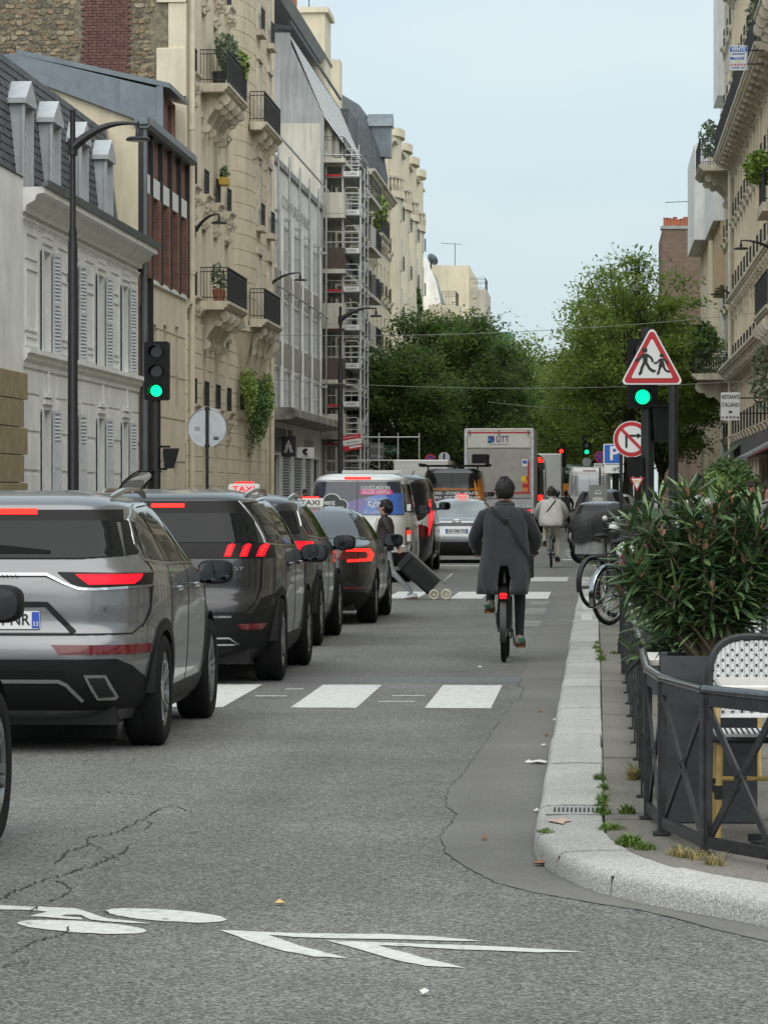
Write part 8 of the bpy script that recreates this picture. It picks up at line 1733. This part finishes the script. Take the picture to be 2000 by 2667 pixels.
def oleander(label, loc, H_, spread, nst, nleafparts, seed, tipred=.3, flowers=0):
    t = thing('oleander', label, 'shrub', loc); rr = random.Random(seed); L = []; st = MB(); buds = MB()
    for k in range(nst):
        a = rr.uniform(0, 2*pi); e = spread*sqrt(rr.random()); tip = Vector((e*cos(a)*1.0, e*sin(a)*.55, H_*rr.uniform(.45,1.0)*(1-.25*(e/spread)**2))); b0 = Vector((rr.uniform(-.07,.07), rr.uniform(-.07,.07), -.02)); mid = b0.lerp(tip, .5)+Vector((rr.uniform(-.03,.03), rr.uniform(-.03,.03), .06)); pts = []
        for q in range(9): u = q/8; pts.append(b0*(1-u)**2+mid*2*u*(1-u)+tip*u*u)
        st.tube(pts, [.008*(1-q/9)+.0025 for q in range(9)], 5)
        nw = rr.randint(8,11)
        for j in range(nw):
            u = .30+.70*j/(nw-1); i0 = min(7, int(u*8)); p = pts[i0].lerp(pts[min(8,i0+1)], u*8-i0); d = (pts[min(8,i0+1)]-pts[i0]).normalized(); a0 = rr.uniform(0,6.28); cnt = 3 if j < nw-1 else 6
            for q in range(cnt):
                aa = a0+q*6.283/cnt+rr.uniform(-.3,.3); ox = d.orthogonal().normalized(); oy = d.cross(ox); out = ox*cos(aa)+oy*sin(aa); el = rr.uniform(.15,.85) if j < nw-1 else rr.uniform(.5,1.6)
                dr = (out+d*el+Vector((0,0,-.10))).normalized(); L.append((p, dr, rr.uniform(.10,.175), rr.uniform(-.5,.5)))
        if rr.random() < tipred:
            for q in range(5): a2 = rr.uniform(0,6.28); buds.tube([tip, tip+Vector((.02*cos(a2),.02*sin(a2),rr.uniform(.03,.06)))], [.003,.005], 4)
    sobj = st.build('stems', 'stem', t); sobj['kind'] = 'stuff'; bo = buds.build('flower_buds', 'oleander_tip', t); bo['kind'] = 'stuff'
    L.sort(key=lambda q: q[0].y); rest = {}
    for i, (p, d, s, ro) in enumerate(L):
        me = leaf_mesh(rr.randrange(16)); mt = frame_mat(p, d, s, ro)
        if i < nleafparts: o = link('leaf', me, t); o.matrix_local = mt
        else: rest.setdefault(me.materials[0].name, MB()).add([mt @ v.co for v in me.vertices], [tuple(f.vertices) for f in me.polygons])
    for k, mb in rest.items(): o = mb.build('foliage', k, t, True); o['kind'] = 'stuff'
    if flowers:
        fm = MB()
        for k in range(flowers):
            c = Vector((rr.gauss(0,.13), rr.gauss(0,.08), H_*.75+rr.gauss(0,.10)))
            for q in range(5): a = q*1.257+rr.random(); fm.add([c, c+Vector((.03*cos(a),.012,.03*sin(a)+.01)), c+Vector((.045*cos(a+.5),.0,.045*sin(a+.5))), c+Vector((.03*cos(a+1),-.012,.03*sin(a+1)))], [(0,1,2,3)])
        o = fm.build('flowers', M('magenta', (.34,.012,.09), .6, var=.3, vs=20), t); o['kind'] = 'stuff'
    return t
oleander('large bushy oleander with long narrow leaves in the tall charcoal planter', (.52,16.45,.83), .80, .41, 140, 300, 11, .6)
oleander('small oleander with magenta flowers in the flower planter', (.56,26.8,.80), .50, .32, 34, 120, 12, .2, 60); oleander('low leafy oleander behind the handrail bend', (.44,18.45,.62), .42, .26, 30, 120, 13, .1)
# chairs
def chair(label, loc, rz):
    t = thing('bistro_chair', label, 'chair', loc, rz, 'woven bistro chairs'); w, hz = .235, .86
    prof = [(-w,.50)]+[(-w*cos(a)*1.0 if False else -w*abs(cos(a))**.55, .64+(hz-.64)*sin(a)**.7) for a in [pi/2*k/8 for k in range(9)]]; prof += [(-x, z) for x, z in reversed(prof)]
    yb = lambda z: .20+.10*(z-.45)
    rows = []; m = MB()
    v2 = [Vector(p) for p in prof]; P = v2[:]
    for i in range(-9, 10):
        for j in range(14):
            p = Vector((i*.024, .52+j*.024)); 
            if abs(p.x) < w-.02 and (p.y < .66 or ((abs(p.x)/w)**3.6+((p.y-.64)/(hz-.64))**2.8 < .82)) : P.append(p)
    r = delaunay_2d_cdt(P, [], [list(range(len(v2)))], 1, 1e-6); cv = lambda x, z: yb(z)+.05*(1-(x/w)**2)
    m.add([(p.x, cv(p.x, p.y), p.y) for p in r[0]], [tuple(f) for f in r[2]]); bk = m.build('backrest', M('weave_white', (.70,.71,.71), .5, bump=.6, bs=160), t, True)
    sp = MB(); stv = MB()
    for i in range(-10, 11):
        x = i*.0215; zt = .64+(hz-.655)*max(0,(1-(abs(x)/w)**3.6))**(1/2.6); stv.bar((x,cv(x,.5)-.004,.505),(x,cv(x,zt)-.004,zt),.014,.005,(0,-1,0))
        for j in range(8):
            z = .525+j*.046+(.023 if i % 2 else 0)
            if z < zt-.02: 
                for s in (-1,1): sp.box(x-.0045,x+.0045,cv(x,z)+s*.0075-.003,cv(x,z)+s*.0075+.003,z-.0055,z+.0055)
    o = stv.build('weave_strands', 'weave_white', bk); o['kind'] = 'stuff'; o = sp.build('weave_spots', 'sign_black', bk); o['kind'] = 'stuff'
    m = MB(); rim = [(x, cv(x, z), z) for x, z in prof]; fine_ = []
    for a, b in zip(rim, rim[1:]):
        for k in range(3): fine_.append(Vector(a).lerp(Vector(b), k/3))
    fine_.append(Vector(rim[-1])); m.tube(fine_, [.017+.003*(k % 2) for k in range(len(fine_))], 8); m.build('back_rim', M('rim_black', (.012,.014,.015), .5), t, True)
    m = MB(); m.prism([(a, b-.02, 0) for a, b in rrect(-.22,.22,-.22,.20,.06)], (0,0,.425), (0,0,.455)); se = m.build('seat', 'weave_white', t); sp = MB()
    for i in range(-8, 9):
        for j in range(14): sp.box(i*.024-.004,i*.024+.004,-.22+j*.03+(.015 if i % 2 else 0)-.004,-.22+j*.03+(.015 if i % 2 else 0)+.004,.453,.459)
    o = sp.build('weave_spots', 'sign_black', se); o['kind'] = 'stuff'
    m = MB(); m.tube([(a, b-.02, .43) for a, b in rrect(-.225,.225,-.225,.205,.06)+[rrect(-.225,.225,-.225,.205,.06)[0]]], .016, 6); m.build('seat_rim', 'rim_black', t)
    M('rattan', (.44,.30,.10), .5, var=.2, vs=14)
    for sx in (-1, 1):
        m = MB(); m.tube([(sx*.20,-.20,.43),(sx*.21,-.22,0)], .015, 8); m.build('leg', 'rattan', t, True); m = MB(); m.tube([(sx*.20,.24,.62),(sx*.20,.18,.43),(sx*.21,.20,0)], .015, 8); m.build('leg', 'rattan', t, True)
        m = MB(); m.tube([(sx*.205,-.21,.20),(sx*.205,.19,.20)], .010, 6); m.build('stretcher', 'rattan', t)
        for y in (-.21,.19): m = MB(); m.tube([(sx*.206,y,.17),(sx*.207,y,.23)], .019, 8); m.build('leg_binding', 'rim_black', t)
    m = MB(); m.tube([(-.205,-.21,.26),(.205,-.21,.26)], .010, 6); m.build('stretcher', 'rattan', t)
    return t
chair('white woven bistro chair with black rim, between the tall planter and the marble table', (.735,15.72,.1), 0); chair('white woven bistro chair with black rim, half hidden by oleander stems', (.62,19.1,.1), radians(8))
chair('white woven bistro chair drawn up at the side of the marble table', (1.22,15.05,.1), radians(-80)); chair('white woven bistro chair past the low planter', (.75,21.6,.1), radians(-10))
def table(label, loc):
    t = thing('bistro_table', label, 'table', loc, 0, 'bistro tables'); m = MB(); m.cbox(-.34,.34,-.34,.34,.665,.70,.008); m.build('table_top', M('marble', (.60,.58,.53), .35, var=.12, vs=14, det=10), t); m = MB(); m.tube([(0,0,.02),(0,0,.67)], .03, 10); m.build('column', 'iron', t); m = MB()
    for a in range(4): m.bar((0,0,.03),(.26*cos(a*pi/2+.78),.26*sin(a*pi/2+.78),.015),.05,.03)
    m.build('foot', 'iron', t); return t
table('marble topped bistro table with a glass ashtray inside the fence corner', (.85,15.22,.1)); table('marble topped bistro table behind the tall planter', (.58,17.65,.1))
m = MB(); m.lathe([(.045,0),(.05,.035),(.044,.035),(.038,.008)], 16); o = m.build('ashtray', M('clear_glass', (.8,.82,.82), .05, trans=.9), None, True); o.location = (.90,15.25,.801); tag(o, 'small clear glass ashtray on the marble table', 'ashtray')
# far hedge of the next terrace
h = thing('hedge', 'leafy green hedge of the next terrace behind the walkers', 'hedge', (0,0,.1)); foliage('leaves', h, (2.85,77,1.25), (.75,3.6,1.05), 5200, 'plant', 31, .085); foliage('leaves', h, (2.5,75,1.1), (.5,1.6,.9), 1600, 'plant_light', 32, .08); m = MB(); m.box(2.2,3.4,73.5,80.5,0,.5); m.build('trough', 'planter_grey', h)
# ============================================================ trees
M('bark', (.055,.045,.035), .9, var=.35, vs=12, bump=.6, bs=30)
def leafmat(name, c):
    m = M(name, c, .55, var=.32, vs=1.6, spec=.4, det=3); q = m.node_tree.nodes['Principled BSDF']; 
    t = m.node_tree; tr = t.nodes.new('ShaderNodeBsdfTranslucent'); ad = t.nodes.new('ShaderNodeMixShader'); ad.inputs[0].default_value = .5; tr.inputs[0].default_value = (*[min(1, k*1.5) for k in c], 1)
    t.links.new(q.outputs[0], ad.inputs[1]); t.links.new(tr.outputs[0], ad.inputs[2]); t.links.new(ad.outputs[0], t.nodes['Material Output'].inputs[0]); return m
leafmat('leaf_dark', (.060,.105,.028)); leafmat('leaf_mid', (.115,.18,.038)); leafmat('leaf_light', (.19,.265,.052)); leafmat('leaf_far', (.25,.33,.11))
def tree_meshes(key, h, r, base, nclump, nleaf, mats, seed, sparse_top=0, size=.15, cs=.85, flat=1.0):
    def f():
        rr = random.Random(seed); tk = MB(); clumps = []
        tk.tube([(0,0,-.1),(.05,0,base*.5),(0,.06,base),(.1,0,base+(h-base)*.35)], [.22,.18,.16,.10], 10)
        ch = (h-base)/2; cz = base+ch
        for k in range(nclump):
            while True:
                v = Vector((rr.uniform(-1,1), rr.uniform(-1,1), rr.uniform(-1,1)))
                if .25 < v.length < 1: break
            v = v*(.55+.45*rr.random()**.5)/max(.75, v.length) if rr.random() < .5 else v
            bulge = 1-.25*max(0, v.z)
            c = Vector((v.x*r*bulge, v.y*r*bulge, cz+v.z*ch*.97)); clumps.append(c)
        for i, c in enumerate(clumps):
            if i % 2 == 0:
                s = Vector((0,0,base*.8+rr.random()*(h-base)*.4)); mid = s.lerp(c, .5)+Vector((rr.gauss(0,.2), rr.gauss(0,.2), .3)); tk.tube([s, mid, c, c+(c-mid).normalized()*.5], [.07,.045,.02,.008], 5, False)
                for q in range(2): e = c+Vector((rr.gauss(0,.5), rr.gauss(0,.5), rr.gauss(.2,.4))); tk.tube([mid.lerp(c,.6), e], [.018,.005], 4, False)
        L = {m: MB() for m in mats}; per = nleaf//nclump
        for c in clumps:
            top = (c.z-base)/(h-base); n = int(per*(1-sparse_top*max(0, top-.45)*1.7)*rr.uniform(.6,1.4)); m0 = rr.choice(mats); s0 = cs*rr.uniform(.7,1.25)
            for q in range(n):
                p = c+Vector((rr.gauss(0,s0*.5), rr.gauss(0,s0*.5), rr.gauss(0,s0*.36*flat)))
                a = Vector((rr.gauss(0,1), rr.gauss(0,1), rr.gauss(0,.55))).normalized(); b = a.cross(Vector((rr.gauss(0,.5), rr.gauss(0,.5), 1))).normalized(); s = size*rr.uniform(.6,1.25)
                L[m0 if rr.random() < .72 else rr.choice(mats)].add([p-a*s, p+b*s*.42+Vector((0,0,-.02)), p+a*s, p-b*s*.42], [(0,1,2,3)])
        return tk.mesh('trunk', 'bark', True), [(m, mb.mesh('crown', m)) for m, mb in L.items()]
    return cached(('tree', key), f)
def tree(label, X, Y, key, sc=1.0, rz=0, group='street trees', z=.1, **kw):
    t = thing('street_tree', label, 'tree', (X, Y, z), rz, group, sc); tk, cr_ = tree_meshes(key, **kw); link('trunk', tk, t)
    for m, me in cr_:
        if len(me.polygons): o = link('crown', me, t)
    return t
DK = dict(h=12.2, r=4.4, base=2.6, nclump=150, nleaf=26000, mats=['leaf_dark','leaf_dark','leaf_mid','leaf_light'][0:3], seed=51, size=.15, cs=1.0)
SO = dict(h=13.2, r=4.0, base=3.0, nclump=165, nleaf=24000, mats=['leaf_mid','leaf_light','leaf_light'], seed=52, size=.14, cs=.95, sparse_top=.75, flat=.7)
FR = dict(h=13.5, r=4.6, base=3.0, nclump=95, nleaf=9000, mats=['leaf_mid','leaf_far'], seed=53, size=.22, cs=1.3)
tree('dense dark green tree before the scaffolded block', -8.5, 196, 'dk', **DK)
tree('dense dark green tree behind the first tree on the scaffolding side', -8.0, 213, 'dk', 1.04, 2.1, **DK)
tree('dark tree lowest and leftmost in the row past the scaffolding', -10.2, 187, 'dk', .80, 4.0, **DK)
tree('third dark tree along the scaffolding side pavement', -7.4, 236, 'dk', 1.02, 1.0, **DK)
tree('tall airy tree with a sparse top beside the brick gable wall', 1.9, 170, 'so', 1.0, .6, **SO)
tree('airy feathery tree leaning over the parked delivery van', 1.0, 186, 'so', 1.02, 2.4, **SO)
tree('feathery tree against the cream blank wall', 3.2, 178, 'so', .84, 3.9, **SO)
tree('feathery tree in the row behind the tall airy one', 1.6, 203, 'so', 1.0, 5.0, **SO)
tree('feathery tree arching over the roadway', -.4, 222, 'so', .90, 1.3, **SO)
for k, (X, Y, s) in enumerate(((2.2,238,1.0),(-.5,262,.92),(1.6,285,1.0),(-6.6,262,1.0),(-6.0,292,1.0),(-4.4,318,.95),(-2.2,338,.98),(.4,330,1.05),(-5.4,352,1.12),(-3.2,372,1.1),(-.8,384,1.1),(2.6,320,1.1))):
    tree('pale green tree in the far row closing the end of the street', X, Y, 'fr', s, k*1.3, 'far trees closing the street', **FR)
